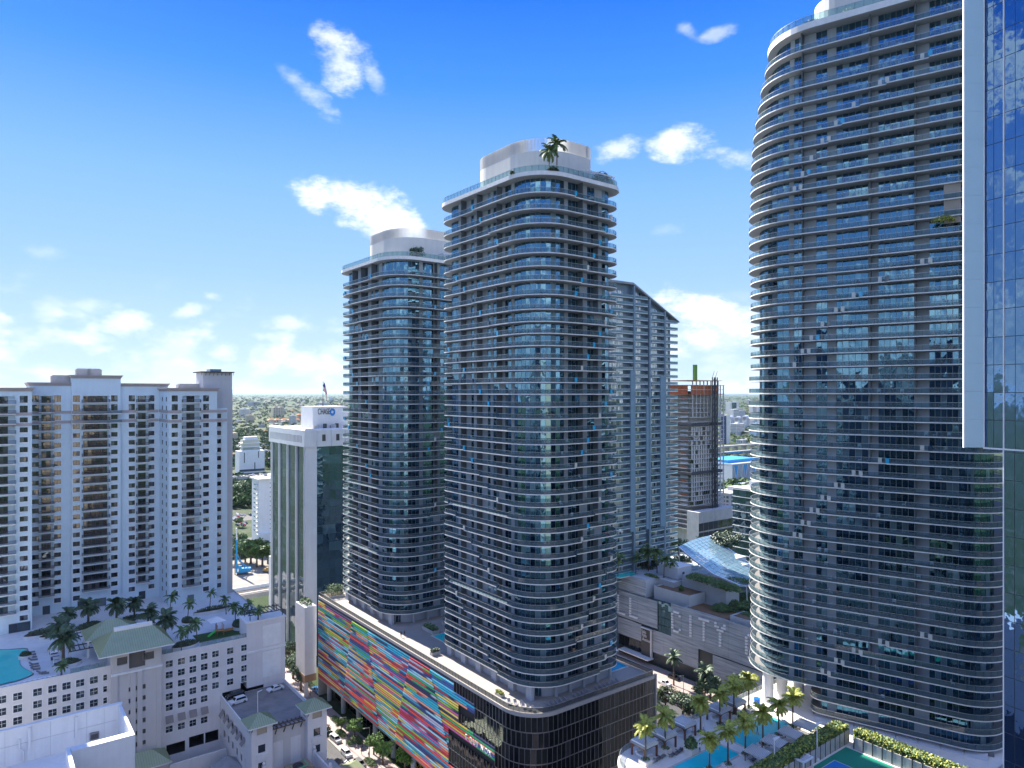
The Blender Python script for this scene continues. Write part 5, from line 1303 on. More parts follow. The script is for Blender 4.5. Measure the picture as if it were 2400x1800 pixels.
for k, z in enumerate(lvr):
    top = nlev - 1 - k; ring = rt_ring(inset.get(top, 0.0)); wall = Ring([(p[0] - p[2] * 2.1, p[1] - p[3] * 2.1, p[2], p[3]) for p in ring.p])
    zt = (lvr[k + 1] if k + 1 < nlev else zr_roof) - .28
    far = wall.acc[51]                         # where the straight of the long face begins (left end)
    def S(px): u = r_on_x(2.1, px); return wall.tot - (u - 8.0 + 0.0)
    ylim = wall.p[51][1]
    pat = []
    for (a, c, kind, n) in spec:
        sa, sc_ = S(a), S(c)
        if sc_ < far - 9: continue
        if sa < far: sa = max(sa, far - 10)
        pat.append((sa, sc_, kind, n))
    s_end = pat[-1][1]; s_first = pat[0][0]
    pat.append((s_end, wall.tot + 0.0, 'g', 2)); pat.append((0.0, wall.acc[12], 'g', 7)); pat.append((wall.acc[12], wall.acc[13], 'w', 1))
    pat.append((wall.acc[38], s_first, 'g', max(3, int((s_first - wall.acc[38]) / 1.5)))); pat.append((wall.acc[13], wall.acc[38], 'w', 1))
    storey(RT, ring, wall, z, zt, pat, panes, wmb, fmb, M_PANE)
    ph = (top - 2) % 13
    if top >= 2 and ph < 8 and top < nlev - 1:
        pxn = [2176, 2076, 2014, 1972, 1940, 1914, 1893, 1874][ph]
        lo = ring.tot - (r_on_x(0.0, pxn) - 8.0); out = slab_outline(ring, (lo, ring.acc[12] + 2.0), .7)
        slab('floor_slab', RT, out, z); railing('railing', RT, out, z)
        accent(RT, ring, lo, z, -1, [M_ACC, M_ACCW, M_ACCD][(top // 13 + ph) % 3] if top < 30 else M_ACCW, .7)
        p0, p1 = ring.at(lo - 1.5, .04), ring.at(lo - .75, .04); b = MB(); b.quad((*p0, z + .03), (*p1, z + .03), (*p1, z + 1.15), (*p0, z + 1.15), M_ACCW); b.build('railing_panel', RT)
    else:
        out = [(*ring.at(ring.acc[i], .35), 0) for i in range(len(ring.p))]
        slab('floor_slab', RT, out, z); railing('railing', RT, out, z)
    for px in (1883, 2041, 2146):
        if (k + int(px)) % 11 == 0: continue
        s_ = S(px)
        if s_ < far - 2: continue
        a = wall.at(s_, -.05); c = wall.at(s_, 1.8); d = wall.at(s_ + .16, -.05); e = wall.at(s_ + .16, 1.8)
        fins.append(([(*a, z), (*c, z), (*e, z), (*d, z), (*a, zt), (*c, zt), (*e, zt), (*d, zt)], BOXF()[2:], M_FIN))
# two shorter storeys under the overhanging left end
for i in range(2):
    z = lvr[0] - 3.07 * (i + 1); zt = lvr[0] - 3.07 * i - .28
    ring = Ring(rrect(0, RW, 0, r_on_x(0, 1893), [8, 8, 3, 3], 12)); wall = Ring([(p[0] - p[2] * 2.1, p[1] - p[3] * 2.1, p[2], p[3]) for p in ring.p])
    def S2(px): return wall.tot - (r_on_x(2.1, px) - 8.0)
    pat = [(S2(a), S2(c), kd, n) for (a, c, kd, n) in spec if a > 1912]; pat += [(pat[-1][1], wall.tot, 'g', 2), (0, wall.acc[12], 'g', 7), (wall.acc[12], S2(1913), 'w', 1)]
    storey(RT, ring, wall, z, zt, pat, panes, wmb, fmb, M_PANE)
    out = [(*ring.at(ring.acc[j], .0), 0) for j in range(len(ring.p))]; slab('floor_slab', RT, out, z); railing('railing', RT, out, z)
wmb.build('wall_panel_group', RT)['kind'] = 'stuff'; fmb.build('window_frame_group', RT)['kind'] = 'stuff'
pieces(RT, 'window_pane', panes, 300); pieces(RT, 'balcony_divider', fins, 200)
ring = rt_ring(5.2)
out = [(*ring.at(ring.acc[i], .9), 0) for i in range(len(ring.p))]
slab('roof_slab', RT, out, zr_roof + 1.15, 1.45, edge=M_SLAB); railing('roof_railing', RT, [(*ring.at(ring.acc[i], .5), 0) for i in range(len(ring.p))], zr_roof + 1.15, 1.7, 1.8, glass=rail_mat('roof_rail_glass', (0.55, 0.78, 0.80), 0.35))
b = MB(); cr = Ring(rrect(5, 20, 4, 38, [4, 4, 7, 7], 8)); b.add(*ring_wall(cr, 0, zr_roof + 1.1, zr_roof + 9), M_CROWN); b.build('penthouse_screen', RT)
for i, px in enumerate((1902, 1988)):
    yy = r_on_x(1.8, px); put('roof_shrub', bush_mesh('roof_shrub', 1.8, 2.6, 2.0, 380, M_LEAF, 60 + i), RT, (2.2, yy, zr_roof + 1.15))
DK = HC - 74.0
# base: white columns under the overhang, glazed ground floor, canvas awning
zb0 = lvr[0] - .28; zlow = lvr[0] - 6.14 - .28
for (x, px) in ((3.0, 1800), (6.5, 1833), (10.5, 1872)):
    c = MB(); c.lathe([(1.25, DK - 2), (1.25, zb0)], M_WHITE, 18); c.build('column', RT, loc=(x, r_on_x(x, px), 0), smooth=False)
b = MB(); b.box(2.2, RW - 1, 2, r_on_x(2.2, 1905), 0, zlow, mat('base_wall_grey', (0.22, 0.22, 0.23), .7)); b.build('base_wall', RT)
b = MB(); b.box(2.0, RW - 1, 2, RL - 6, 0, DK - 1.2, mat('base_wall_grey', (0.22, 0.22, 0.23), .7)); b.build('plinth', RT)
it = []
ya, yb = 3.0, r_on_x(2.1, 1912); n = 22
for i in range(n):
    a, c = yb + (ya - yb) * i / n, yb + (ya - yb) * (i + 1) / n
    it.append(quad_item((2.12, a - .08, DK + .1), (2.12, c + .08, DK + .1), (2.12, c + .08, zlow - .3), (2.12, a - .08, zlow - .3), M_DGLASS))
pieces(RT, 'ground_pane', it, 60)
M_CANV = mat('awning_canvas', (0.58, 0.58, 0.60), .8)
for i in range(8):
    a, c = yb + (ya - yb) * i / 8 - .1, yb + (ya - yb) * (i + 1) / 8 + .1; b = MB()
    b.add([(2.0, a, zlow - .3), (2.0, c, zlow - .3), (-1.4, c, zlow - 1.3), (-1.4, a, zlow - 1.3), (-1.4, c, zlow - 1.55), (-1.4, a, zlow - 1.55)], [(0, 3, 2, 1), (3, 5, 4, 2)], M_CANV); b.build('awning', RT)
    p = MB(); p.box(-.1, .1, -.1, .1, DK, zlow - 1.3, mat('post_rust', (0.20, 0.07, 0.04), .7)); p.build('awning_post', RT, loc=(-1.2, c, 0))
# open terrace two thirds up, beside the glass tower
za = HC + (920 - 530) * 147 / F; b = MB(); yt0, yt1 = r_on_x(.1, 2252), r_on_x(.1, 2212); b.box(.1, .6, yt0, yt1, za, za + 8.2, mat('terrace_beige', (0.34, 0.30, 0.27), .8)); b.build('terrace_wall', RT)
put('terrace_shrub', bush_mesh('terrace_shrub', 1.0, 2.2, 1.8, 300, M_LEAFY, 71), RT, (-.6, (yt0 + yt1) / 2 + 1.5, za))
# small furniture on balconies
def chair_mesh(m):
    b = MB(); b.box(-.35, .35, -.35, .35, .3, .42, m); b.box(-.35, .35, .25, .38, .42, .95, m)
    for x in (-.3, .3):
        for y in (-.3, .3): b.box(x - .03, x + .03, y - .03, y + .03, 0, .3, m)
    return b.mesh('patio_chair')
CH = [chair_mesh(M_WHITE), chair_mesh(M_CUSHG), chair_mesh(mat('chair_red', (0.5, 0.02, 0.06), .6)), chair_mesh(mat('chair_tan', (0.40, 0.26, 0.18), .7))]
rr = random.Random(5)
for i in range(110):
    k = rr.randrange(0, nlev - 12) if i > 24 else rr.randrange(0, nlev - 3); u = rr.uniform(9, 43); c = rr.choices([0, 1, 2, 3], [10, 5, 1, 2])[0]
    X, Y = OR[0] + 1.0 * RXx - u * RXy, OR[1] + 1.0 * RXy + u * RXx
    o = put('patio_chair', CH[c], None, (X, Y, lvr[k]), R(GR) + rr.choice([0, 1.57, 3.1, -1.57]))
    tag(o, ('white', 'grey', 'red', 'tan')[c] + ' patio chair on a balcony of the tall curved tower at right', 'chair', ('white', 'grey', 'red', 'tan')[c] + ' chairs on the curved tower')
for i in range(60):
    k = rr.randrange(0, 26); c = rr.choices([0, 1, 2, 3], [9, 6, 1, 2])[0]
    x, y = (rr.uniform(8, 30), 1.1) if rr.random() < .5 else (1.1, rr.uniform(8, 40))
    l = W(POD, 5.6, 4.0); X, Y = W(l, x, y)
    tag(put('patio_chair', CH[c], None, (X, Y, lv1[k]), RZ + rr.choice([0, 1.57, 3.1])), ('white', 'grey', 'red', 'tan')[c] + ' patio chair on a balcony of the near twin tower', 'chair', ('white', 'grey', 'red', 'tan')[c] + ' chairs on the near twin tower')

# ================================================================ glass office tower at the right edge
GG = 27.0; OGX, OGY = at(2305, 100.0)
GT = thing('glass_office_tower', 'blue mirror glass office tower with pale metal fin cut by the right edge', 'tower', (OGX, OGY, 0), R(GG))
M_BGL = pane_mat('mirror_blue_glass', (0.004, 0.010, 0.030), (0.006, 0.014, 0.04), (0.01, 0.02, 0.05), tint=(0.36, 0.62, 1.0), ior=3.6, p=(.5, .9), wob=0.022, wscale=.9)
M_FINB = mat('pale_blue_metal', (0.42, 0.62, 0.72), .45, metal=.2, var=.03); M_FINW = mat('white_metal_edge', (0.72, 0.76, 0.80), .4)
M_MULD = mat('mullion_dark_blue', (0.05, 0.07, 0.10), .4, metal=.3)
zc = HC - 7.8; ztop = HC + 96; it = []; ml = MB(); FH = 3.9
def gpanes(y0, y1, z0, z1, w=1.39):
    n = max(1, round((y0 - y1) / w)); st = (y0 - y1) / n; m = int((z1 - z0) / FH) + 1
    for i in range(n):
        for j in range(m):
            a, c = y0 - st * i, y0 - st * (i + 1); lo_, hi_ = z0 + j * FH, min(z1, z0 + (j + 1) * FH)
            if hi_ - lo_ < .3: continue
            it.append(quad_item((-.01, a - .04, lo_ + .05), (-.01, c + .04, lo_ + .05), (-.01, c + .04, hi_ - .05), (-.01, a - .04, hi_ - .05), M_BGL))
gpanes(0, -11.1, zc, ztop); gpanes(-2.68, -11.0, 0.3, zc - .02)
b = MB(); b.box(.02, 26, -40, -.01, zc, ztop + 2, M_MULD); b.box(.03, 26, -40, -2.7, 0, zc - .01, M_MULD)
b.build('core_wall', GT)
b = MB(); b.box(-.14, .02, -2.78, -2.64, zc, ztop, M_FINW); b.box(-.1, .02, -2.74, -2.6, 0, zc, M_FINW); b.box(-.1, .02, -40, 0, zc - .22, zc - .005, M_FINW); b.build('bright_mullion', GT)
pieces(GT, 'glass_pane', it, 300)
# the metal fin faces the camera side: a thin slab standing off the corner
X0, X1 = at(2255, 100)[0] - OGX, at(2303, 100)[0] - OGX
b = MB(); cs, sn = math.cos(R(-GG)), math.sin(R(-GG))
def LG_(x, y): return (x * cs - y * sn, x * sn + y * cs)
npan = 26
for i in range(npan):
    z0, z1 = zc + (ztop - zc) * i / npan, zc + (ztop - zc) * (i + 1) / npan - .02; p = [LG_(X0 + .2, -.3), LG_(X1 - .12, -.3), LG_(X1 - .12, .1), LG_(X0 + .2, .1)]
    c = MB(); c.prism(p, z0, z1, M_FINB); c.build('fin_panel', GT)
for (xa, xb) in ((X0, X0 + .19), (X1 - .11, X1 + .05)):
    c = MB(); c.prism([LG_(xa, -.36), LG_(xb, -.36), LG_(xb, -.1), LG_(xa, -.1)], zc - .05, ztop, M_FINW); c.build('fin_edge', GT)

# ================================================================ pool terrace in front of the curved tower
OP = onz(1510, 1775, DK)
def LP(px, py, z=DK): return toL(OP, *onz(px, py, z))
T = gthing('pool_terrace', 'beige pool terrace on a podium with rounded corner in front of the curved tower', 'terrace', OP)
M_SAND = mat('terrace_stone', (0.78, 0.73, 0.67), .75, var=.1, vscale=.5)
poly = [(p[0], p[1]) for p in rrect(-7.5, 62, -46, 4.5, [1, 1, 1, 7.5], 8)]
b = MB(); b.prism(poly, DK - .8, DK, M_SAND); b.build('deck', T)
b = MB(); b.prism([(p[0], p[1]) for p in rrect(-6.8, 61, -45, 3.8, [1, 1, 1, 7], 8)], 0, DK - .8, mat('terrace_wall_dark', (.10, .10, .105), .8)); b.build('wall', T)
railing('terrace_railing', T, [(p[0], p[1], 0) for p in rrect(-7.3, 61.8, -45.8, 4.3, [1, 1, 1, 7.4], 8)], DK, 1.2, 1.2, glass=rail_mat('clear_rail', (.72, .8, .82), .2))
pool('terrace_pool', 'nearer turquoise lap pool on the palm terrace', OP, -16, 16.4, -11.0, -6.0, DK, M_WATER)
pool('terrace_pool', 'farther turquoise pool on the palm terrace beside the striped shades', OP, 19.9, 36.5, -10.8, -4.7, DK, mat('pool_water_pale', (0.05, 0.58, 0.62), 0.06, var=0.08, bump=0.15, bscale=2.0, ior=1.33))
PALM_Y = [palm_mesh('terrace_palm', 6.6, 2.75, 34, M_LEAFY, s, 1.05, .2, dense=15) for s in (31, 32, 33)]
tp = [(1513, 1790, 'leftmost palm of the back row beside the first cabana'), (1559, 1763, 'second palm of the back row in white planter'), (1642, 1720, 'third palm of the back row by the tall umbrella'), (1687, 1700, 'fourth palm of the back row before the fourth cabana'),
      (1720, 1682, 'fifth palm of the back row between two cabanas'), (1755, 1667, 'yellowest palm at the far end of the back row'), (1663, 1806, 'leftmost palm of the front row at the near pool'), (1706, 1794, 'second palm of the front row at the near pool'),
      (1747, 1771, 'third palm of the front row between the two pools'), (1788, 1746, 'fourth palm of the front row beside the farther pool'), (1825, 1725, 'fifth palm of the front row at the farther pool'), (1858, 1705, 'last palm of the front row near the white columns')]
def white_box(lab, X, Y, z, w, h, seed):
    T_ = thing('square_planter', lab, 'planter', (X, Y, z), RZ); b = MB(); b.box(-w / 2, w / 2, -w / 2, w / 2, 0, h, M_SAND); b.build('box', T_)
    put('shrub', bush_mesh('box_shrub', w * .42, w * .42, .5, 90, M_LEAF2, seed, .14), T_, (0, 0, h))
for i, (px, py, lab) in enumerate(tp):
    X, Y = onz(px, py, DK); h = .8 if i in (1, 4, 5, 0) else .25
    white_box('low planter at the foot of the ' + lab.split(' beside')[0].split(' in ')[0].split(' by ')[0].split(' before')[0].split(' between')[0].split(' at ')[0].split(' near')[0], X, Y, DK, 2.0, h, 80 + i)
    plant_tree('palm_tree', lab, 'palm', PALM_Y[i % 3], (X, Y, DK + h - .05), i * 1.7, 1.0 if i != 6 else .92, 'palms on the pool terrace')
# stripes material
def stripe_mat():
    m = bpy.data.materials.new('striped_canvas'); m.use_nodes = True; N = m.node_tree.nodes; L = m.node_tree.links
    tc = N.new('ShaderNodeTexCoord'); wv = N.new('ShaderNodeTexWave'); wv.inputs['Scale'].default_value = 1.1; L.new(tc.outputs['Object'], wv.inputs['Vector'])
    cr = N.new('ShaderNodeValToRGB'); cr.color_ramp.interpolation = 'CONSTANT'; L.new(wv.outputs['Fac'], cr.inputs[0]); cr.color_ramp.elements[0].color = (.25, .26, .28, 1); cr.color_ramp.elements[1].position = .42; cr.color_ramp.elements[1].color = (.72, .72, .72, 1)
    L.new(cr.outputs[0], N['Principled BSDF'].inputs['Base Color']); N['Principled BSDF'].inputs['Roughness'].default_value = .85; return m
M_STRP = stripe_mat(); M_WOOD = mat('cabana_wood', (0.16, 0.06, 0.035), .6, var=.2)
def cabana_meshes():
    r = MB(); s, t = 2.05, 1.75
    r.add([(-s, -s, 2.75), (s, -s, 2.75), (s, s, 2.75), (-s, s, 2.75), (-t, -t, 3.25), (t, -t, 3.25), (t, t, 3.25), (-t, t, 3.25), (0, 0, 3.7), (-s, -s, 2.5), (s, -s, 2.5), (s, s, 2.5), (-s, s, 2.5)],
          [(0, 1, 5, 4), (1, 2, 6, 5), (2, 3, 7, 6), (3, 0, 4, 7), (4, 5, 8), (5, 6, 8), (6, 7, 8), (7, 4, 8), (9, 10, 1, 0), (10, 11, 2, 1), (11, 12, 3, 2), (12, 9, 0, 3)], M_STRP)
    p = MB(); p.box(-.16, .16, -.16, .16, 0, 2.6, M_WOOD); a = MB()
    a.box(-1.7, 1.7, -.1, .1, 2.2, 2.55, M_WOOD); a.bar((-1.7, 0, 1.75), (-1.15, 0, 2.3), .18, .18, M_WOOD); a.bar((1.7, 0, 1.75), (1.15, 0, 2.3), .18, .18, M_WOOD)
    d = MB(); d.box(-1.3, 1.3, -1.2, 1.2, .1, .5, M_WHITE); d.box(-1.3, 1.3, .9, 1.25, .5, 1.0, M_WHITE)
    return r.mesh('cabana_roof'), p.mesh('cabana_post'), a.mesh('cabana_arch'), d.mesh('cabana_daybed')
CM = cabana_meshes()
for i, (px, py, lab) in enumerate([(1510, 1770, 'first wooden cabana at the rounded terrace corner'), (1555, 1749, 'second wooden cabana behind the second palm'), (1602, 1722, 'third wooden cabana with striped roof, middle of the row'), (1684, 1688, 'fourth wooden cabana with white curtained daybed'), (1720, 1671, 'fifth wooden cabana farthest along the terrace')]):
    X, Y = onz(px, py, DK); C_ = thing('wooden_cabana', lab, 'cabana', (X, Y, DK), RZ, 'wooden cabanas on the terrace')
    put('roof', CM[0], C_); put('daybed', CM[3], C_)
    for sx in (-1, 1):
        for sy in (-1, 1): put('post', CM[1], C_, (sx * 1.75, sy * 1.75, 0))
    put('arch', CM[2], C_, (0, -1.75, 0)); put('arch', CM[2], C_, (-1.75, 0, 0), R(90)); put('arch', CM[2], C_, (0, 1.75, 0)); put('arch', CM[2], C_, (1.75, 0, 0), R(90))
def shade_meshes():
    r = MB(); r.add([(-2.2, -1.5, 2.2), (2.2, -1.5, 2.2), (2.2, 1.5, 2.55), (-2.2, 1.5, 2.55), (-2.2, -1.5, 1.85), (2.2, -1.5, 1.85)], [(0, 1, 2, 3), (4, 5, 1, 0)], M_STRP); p = MB(); p.box(-.07, .07, -.07, .07, 0, 2.2, M_WOOD); return r.mesh('shade_canopy'), p.mesh('shade_post')
SM_ = shade_meshes()
for i, (px, py, lab) in enumerate([(1888, 1722, 'striped shade canopy farthest along the hedge'), (1853, 1742, 'striped shade canopy second from the far end of the hedge'), (1815, 1763, 'striped shade canopy third from the far end of the hedge'), (1776, 1788, 'striped shade canopy nearest the camera by the hedge')]):
    X, Y = onz(px, py, DK); C_ = thing('shade_canopy', lab, 'canopy', (X, Y, DK), RZ + R(-90), 'striped shades by the hedge'); put('canopy', SM_[0], C_)
    for sx in (-2, 2):
        for sy in (-1.3, 1.3): put('post', SM_[1], C_, (sx, sy, 0))
    X, Y = W(OP, *[a + b_ for a, b_ in zip(LP(px, py), (3.4, -.4))]); B_ = put('low_hedge', bush_mesh('low_hedge', 1.9, 1.3, 1.0, 420, M_LEAFY if i % 2 else M_LEAF2, 90 + i, .16), None, (X, Y, DK), RZ); tag(B_, 'green bush right of the ' + lab.replace('striped shade ', ''), 'bush', 'bushes between the striped shades')
for i, (px, py) in enumerate([(1530, 1786), (1541, 1782), (1552, 1776), (1575, 1772), (1585, 1768), (1593, 1762), (1603, 1757), (1625, 1742), (1632, 1738), (1700, 1702), (1708, 1698), (1742, 1680), (1764, 1784), (1760, 1758)]):
    X, Y = onz(px, py, DK); lounger(('white' if i in (0, 7, 8) else 'grey') + ' sun lounger beside the pools on the palm terrace', X, Y, DK, RZ + R(100), LW if i in (0, 7, 8) else LG, ('white' if i in (0, 7, 8) else 'grey') + ' loungers on the palm terrace')
for i, (px, py, lab) in enumerate([(1603, 1757, 'leafy shrub in large square planter between grey loungers'), (1728, 1694, 'shrub in square planter by the fifth cabana')]):
    X, Y = onz(px, py, DK); P_ = thing('square_planter', lab, 'planter', (X + 1.2, Y - 1, DK), RZ); b = MB(); b.box(-1.1, 1.1, -1.1, 1.1, 0, 1.0, M_SAND); b.build('box', P_); put('shrub', bush_mesh('tall_shrub', 1.3, 1.3, 2.4, 420, M_LEAF2, 120 + i), P_, (0, 0, 1))
def umbrella(lab, px, py):
    X, Y = onz(px, py, DK); U = thing('folded_umbrella', lab, 'umbrella', (X, Y, DK)); b = MB(); b.lathe([(.05, 0), (.05, 3.0)], M_WOOD, 6); b.build('pole', U); b = MB(); b.lathe([(.32, .9), (.3, 1.6), (.12, 2.9), (.03, 3.1)], M_SAND, 8); b.build('canopy', U); b = MB(); b.box(-.4, .4, -.4, .4, 0, .1, M_CONC); b.build('base', U)
umbrella('folded cream umbrella left of the third back palm', 1624, 1716); umbrella('folded cream umbrella right of the third back palm', 1648, 1712)
tag(put('towel_bin', (lambda b: (b.lathe([(.7, 0), (.8, 1.4)], mat('bin_blue', (0.0, 0.12, 0.5), .4), 10), b.mesh('towel_bin'))[1])(MB()), None, (*onz(1774, 1650, DK), DK)), 'bright blue bin near the white columns', 'bin')
# hedge-walled sports court
hz = DK + 3.6
h0, h1 = LP(1770, 1800, hz), LP(1975, 1697, hz)
hy = (h0[1] + h1[1]) / 2
hx1 = h1[0] + .6
def hedge(lab, x0, x1, y0, y1, z0, z1, seed, n):
    T_ = gthing('hedge', lab, 'hedge', W(OP, (x0 + x1) / 2, (y0 + y1) / 2), 0); lx, ly = x1 - x0, y1 - y0; b = MB(); b.box(-lx / 2 + .15, lx / 2 - .15, -ly / 2 + .15, ly / 2 - .15, z0, z1 - .15, M_HEDGE); b.build('core', T_)
    c = MB(); rr = random.Random(seed)
    for i in range(n):
        f = rr.random()
        p = [rr.uniform(-lx / 2, lx / 2), rr.uniform(-ly / 2, ly / 2), rr.uniform(z0, z1)]
        w = [lx * ly, lx * (z1 - z0), lx * (z1 - z0) , ly * (z1 - z0), ly * (z1 - z0)]; k = rr.choices(range(5), w)[0]
        p = [(p[0], p[1], z1), (p[0], -ly / 2, p[2]), (p[0], ly / 2, p[2]), (-lx / 2, p[1], p[2]), (lx / 2, p[1], p[2])][k]; p = Vector(p) + Vector((rr.gauss(0, .1), rr.gauss(0, .1), rr.gauss(0, .12)))
        u = Vector((rr.gauss(0, 1), rr.gauss(0, 1), rr.gauss(0, 1))).normalized(); v = u.orthogonal().normalized(); s = rr.uniform(.14, .34)
        c.add([tuple(p - u * s), tuple(p + v * s * .8), tuple(p + u * s), tuple(p - v * s * .8)], [(0, 1, 2, 3)], M_LEAFY if rr.random() < .45 else M_LEAF2)
    c.build('leaves', T_)['kind'] = 'stuff'
hedge('tall clipped hedge on the wall between shades and green court', h0[0] - 12, hx1, hy - 1.3, hy + 1.3, DK, hz, 7, 9000)
q0, q1 = LP(2006, 1710, hz), LP(2237, 1794, hz); hxx = (q0[0] + q1[0]) / 2
hedge('clipped hedge on the court wall along the curved tower', hxx - 1.3, hxx + 1.3, q1[1] - 10, q0[1], DK, hz, 8, 8000)
T = gthing('sports_court', 'green hard court with blue lines sunk behind hedge walls', 'court', OP, DK)
b = MB(); b.box(h0[0] - 12, hxx - 2.2, hy - 30, hy - 2.2, .005, .03, mat('court_green', (0.01, 0.26, 0.17), .7, var=.08)); b.build('surface', T)
c0 = LP(1962, 1792); 
b = MB(); b.box(c0[0] - 9, c0[0] + 1.2, c0[1] - 16, c0[1] + 1.2, .031, .036, mat('court_blue', (0.02, 0.22, 0.60), .7)); b.build('play_area', T)
b = MB()
for (x0, x1, y0, y1) in ((c0[0] - 9, c0[0] + 1.2, c0[1] + 1.1, c0[1] + 1.2), (c0[0] + 1.1, c0[0] + 1.2, c0[1] - 16, c0[1] + 1.1), (c0[0] - 9, c0[0] + 1.1, c0[1] - 3.1, c0[1] - 3.0)): b.box(x0, x1, y0, y1, .037, .042, M_PAINT)
b.build('line_marking', T)
for i in range(16):
    b = MB(); b.box(-.85, .85, -.1, .1, 0, 2.7, M_CONC); b.build('wall_panel', T, loc=(hx1 - 1.2 - i * 1.9, hy - 1.6, 0)); b = MB(); b.box(-.06, .06, -.14, .0, 0, 3.0, M_BRZ); b.build('wall_post', T, loc=(hx1 - .2 - i * 1.9, hy - 1.6, 0))
for i in range(15):
    b = MB(); b.box(-.1, .1, -.85, .85, 0, 2.5, M_CONC); b.build('wall_panel', T, loc=(hxx - 1.6, q0[1] - 1.2 - i * 1.9, 0)); b = MB(); b.box(-.14, .0, -.06, .06, 0, 2.8, M_BRZ); b.build('wall_post', T, loc=(hxx - 1.6, q0[1] - .2 - i * 1.9, 0))
def court_lamp(lab, px, pyb, h):
    X, Y = onz(px, pyb, DK); U = thing('court_lamp', lab, 'lamp post', (X, Y, DK), RZ); b = MB(); b.lathe([(.5, 0), (.45, .5), (.13, .8), (.1, h)], M_WHITE, 8); b.build('pole', U); b = MB(); b.box(-.1, 1.6, -.25, .25, h - .1, h + .1, M_WHITE); b.build('lamp_head', U)
court_lamp('white court lamp post standing in front of the hedge corner', 1915, 1784, 7.4); court_lamp('white court lamp post in front of the hedge at lower left', 1815, 1812, 6.6)
X, Y = onz(1876, 1806, DK); U = thing('white_gazebo', 'white framed gazebo with slung fabric roof at the court edge', 'gazebo', (X, Y, DK), RZ)
for sx in (-1.6, 1.6):
    for sy in (-1.6, 1.6): b = MB(); b.box(-.12, .12, -.12, .12, 0, 2.8, M_WHITE); b.build('post', U, loc=(sx, sy, 0))
b = MB(); [b.box(*a, 2.6, 2.9, M_WHITE) for a in ((-1.75, 1.75, -1.75, -1.5), (-1.75, 1.75, 1.5, 1.75), (-1.75, -1.5, -1.49, 1.49), (1.5, 1.75, -1.49, 1.49))]; b.build('frame', U); b = MB(); b.add([(-1.5, -1.5, 2.75), (1.5, -1.5, 2.75), (1.5, 1.5, 2.75), (-1.5, 1.5, 2.75), (0, 0, 2.45)], [(0, 1, 4), (1, 2, 4), (2, 3, 4), (3, 0, 4)], M_CANV); b.build('fabric', U)

# ================================================================ white-crowned office block with the bank sign
OC = at(717, 290.0)
C = gthing('bank_office_block', 'office block with white crown, vertical fins and dark teal glass left of the twin towers', 'office block', OC)
CT = HC - 15.0; CB = CT - 7.6; LYc, LXc = 42.8, 38.0
M_CWH = mat('chase_white_precast', (0.62, 0.64, 0.66), .7, var=.05, streak=.06)
M_TEAL = pane_mat('teal_dark_glass', (0.012, 0.026, 0.036), (0.02, 0.045, 0.06), (0.04, 0.08, 0.10), tint=(.42, .74, .95), ior=2.3, p=(.5, .85), wob=.03, wscale=.3)
b = MB(); slots = [(2.0 + i * 1.62, 2.9 + i * 1.62, CB + 1.6, CB + 4.6) for i in range(25)]
holed(b, 'x', -1.0, -1.0, LYc + 1, CB, CT - .7, slots, M_CWH, .8)
for s in slots: b.quad((-.25, s[1], s[2]), (-.25, s[0], s[2]), (-.25, s[0], s[3]), (-.25, s[1], s[3]), M_BRZ)
b.add([(-1, -1, CT - .7), (-1, LYc + 1, CT - .7), (-.3, LYc + .3, CT), (-.3, -.3, CT)], [(0, 3, 2, 1)], M_CWH)
wn = [(6.6 + i * 6.2, 8.2 + i * 6.2, CB + 2.2, CB + 5.0) for i in range(5)]
holed(b, 'y', -1.0, -1.0, LXc, CB, CT - .7, wn, M_CWH, .5)
for s in wn: b.quad((s[0], -.55, s[2]), (s[1], -.55, s[2]), (s[1], -.55, s[3]), (s[0], -.55, s[3]), M_BRZ)
b.add([(-1, -1, CT - .7), (LXc, -1, CT - .7), (LXc, -.3, CT), (-.3, -.3, CT)], [(0, 1, 2, 3)], M_CWH)
for i in range(5): x = 4.6 + i * 6.2; b.add([(x - .5, -1, CB), (x + .5, -1, CB), (x, -1.8, CB), (x - .5, -1, CT - .7), (x + .5, -1, CT - .7), (x, -1.8, CT - .7)], [(0, 2, 5, 3), (2, 1, 4, 5), (3, 5, 4), (0, 1, 2)], M_CWH)
b.quad((-1, -1, CB), (-1, LYc, CB), (LXc, LYc, CB), (LXc, -1, CB), M_CWH)
b.box(-.3, LXc, -.3, LYc, CT - .9, CT - .6, M_CONC); b.box(-.3, .2, -.3, LYc, CT - .6, CT, M_CWH); b.build('crown', C)
b = MB(); b.box(.3, LXc, .3, LYc, 0, CB, M_MULD); b.build('core_wall', C)
b = MB(); b.box(-.2, 4.6, -.3, .9, 0, CB, M_CWH); b.build('corner_pier', C)
for i in range(5):
    f = MB(); f.box(-.55, .3, -.25, .25, 0, CB, M_CWH); f.build('vertical_fin', C, loc=(0, [10.7, 21.4, 32.1, 42.4, 1.0][i], 0))
it = []
for j in range(24):
    z0, z1 = CB - 3.7 * (j + 1), CB - 3.7 * j - .1
    for i in range(12):
        a, c = LYc * (i + 1) / 12 - .05, LYc * i / 12 + .05; it.append(quad_item((.28, a, z0), (.28, c, z0), (.28, c, z1), (.28, a, z1), M_TEAL))
        a, c = 4.7 + (LXc - 4.7) * i / 12, 4.7 + (LXc - 4.7) * (i + 1) / 12 - .08; it.append(quad_item((a, .28, z0), (c, .28, z0), (c, .28, z1), (a, .28, z1), M_TEAL))
pieces(C, 'glass_pane', it, 300)
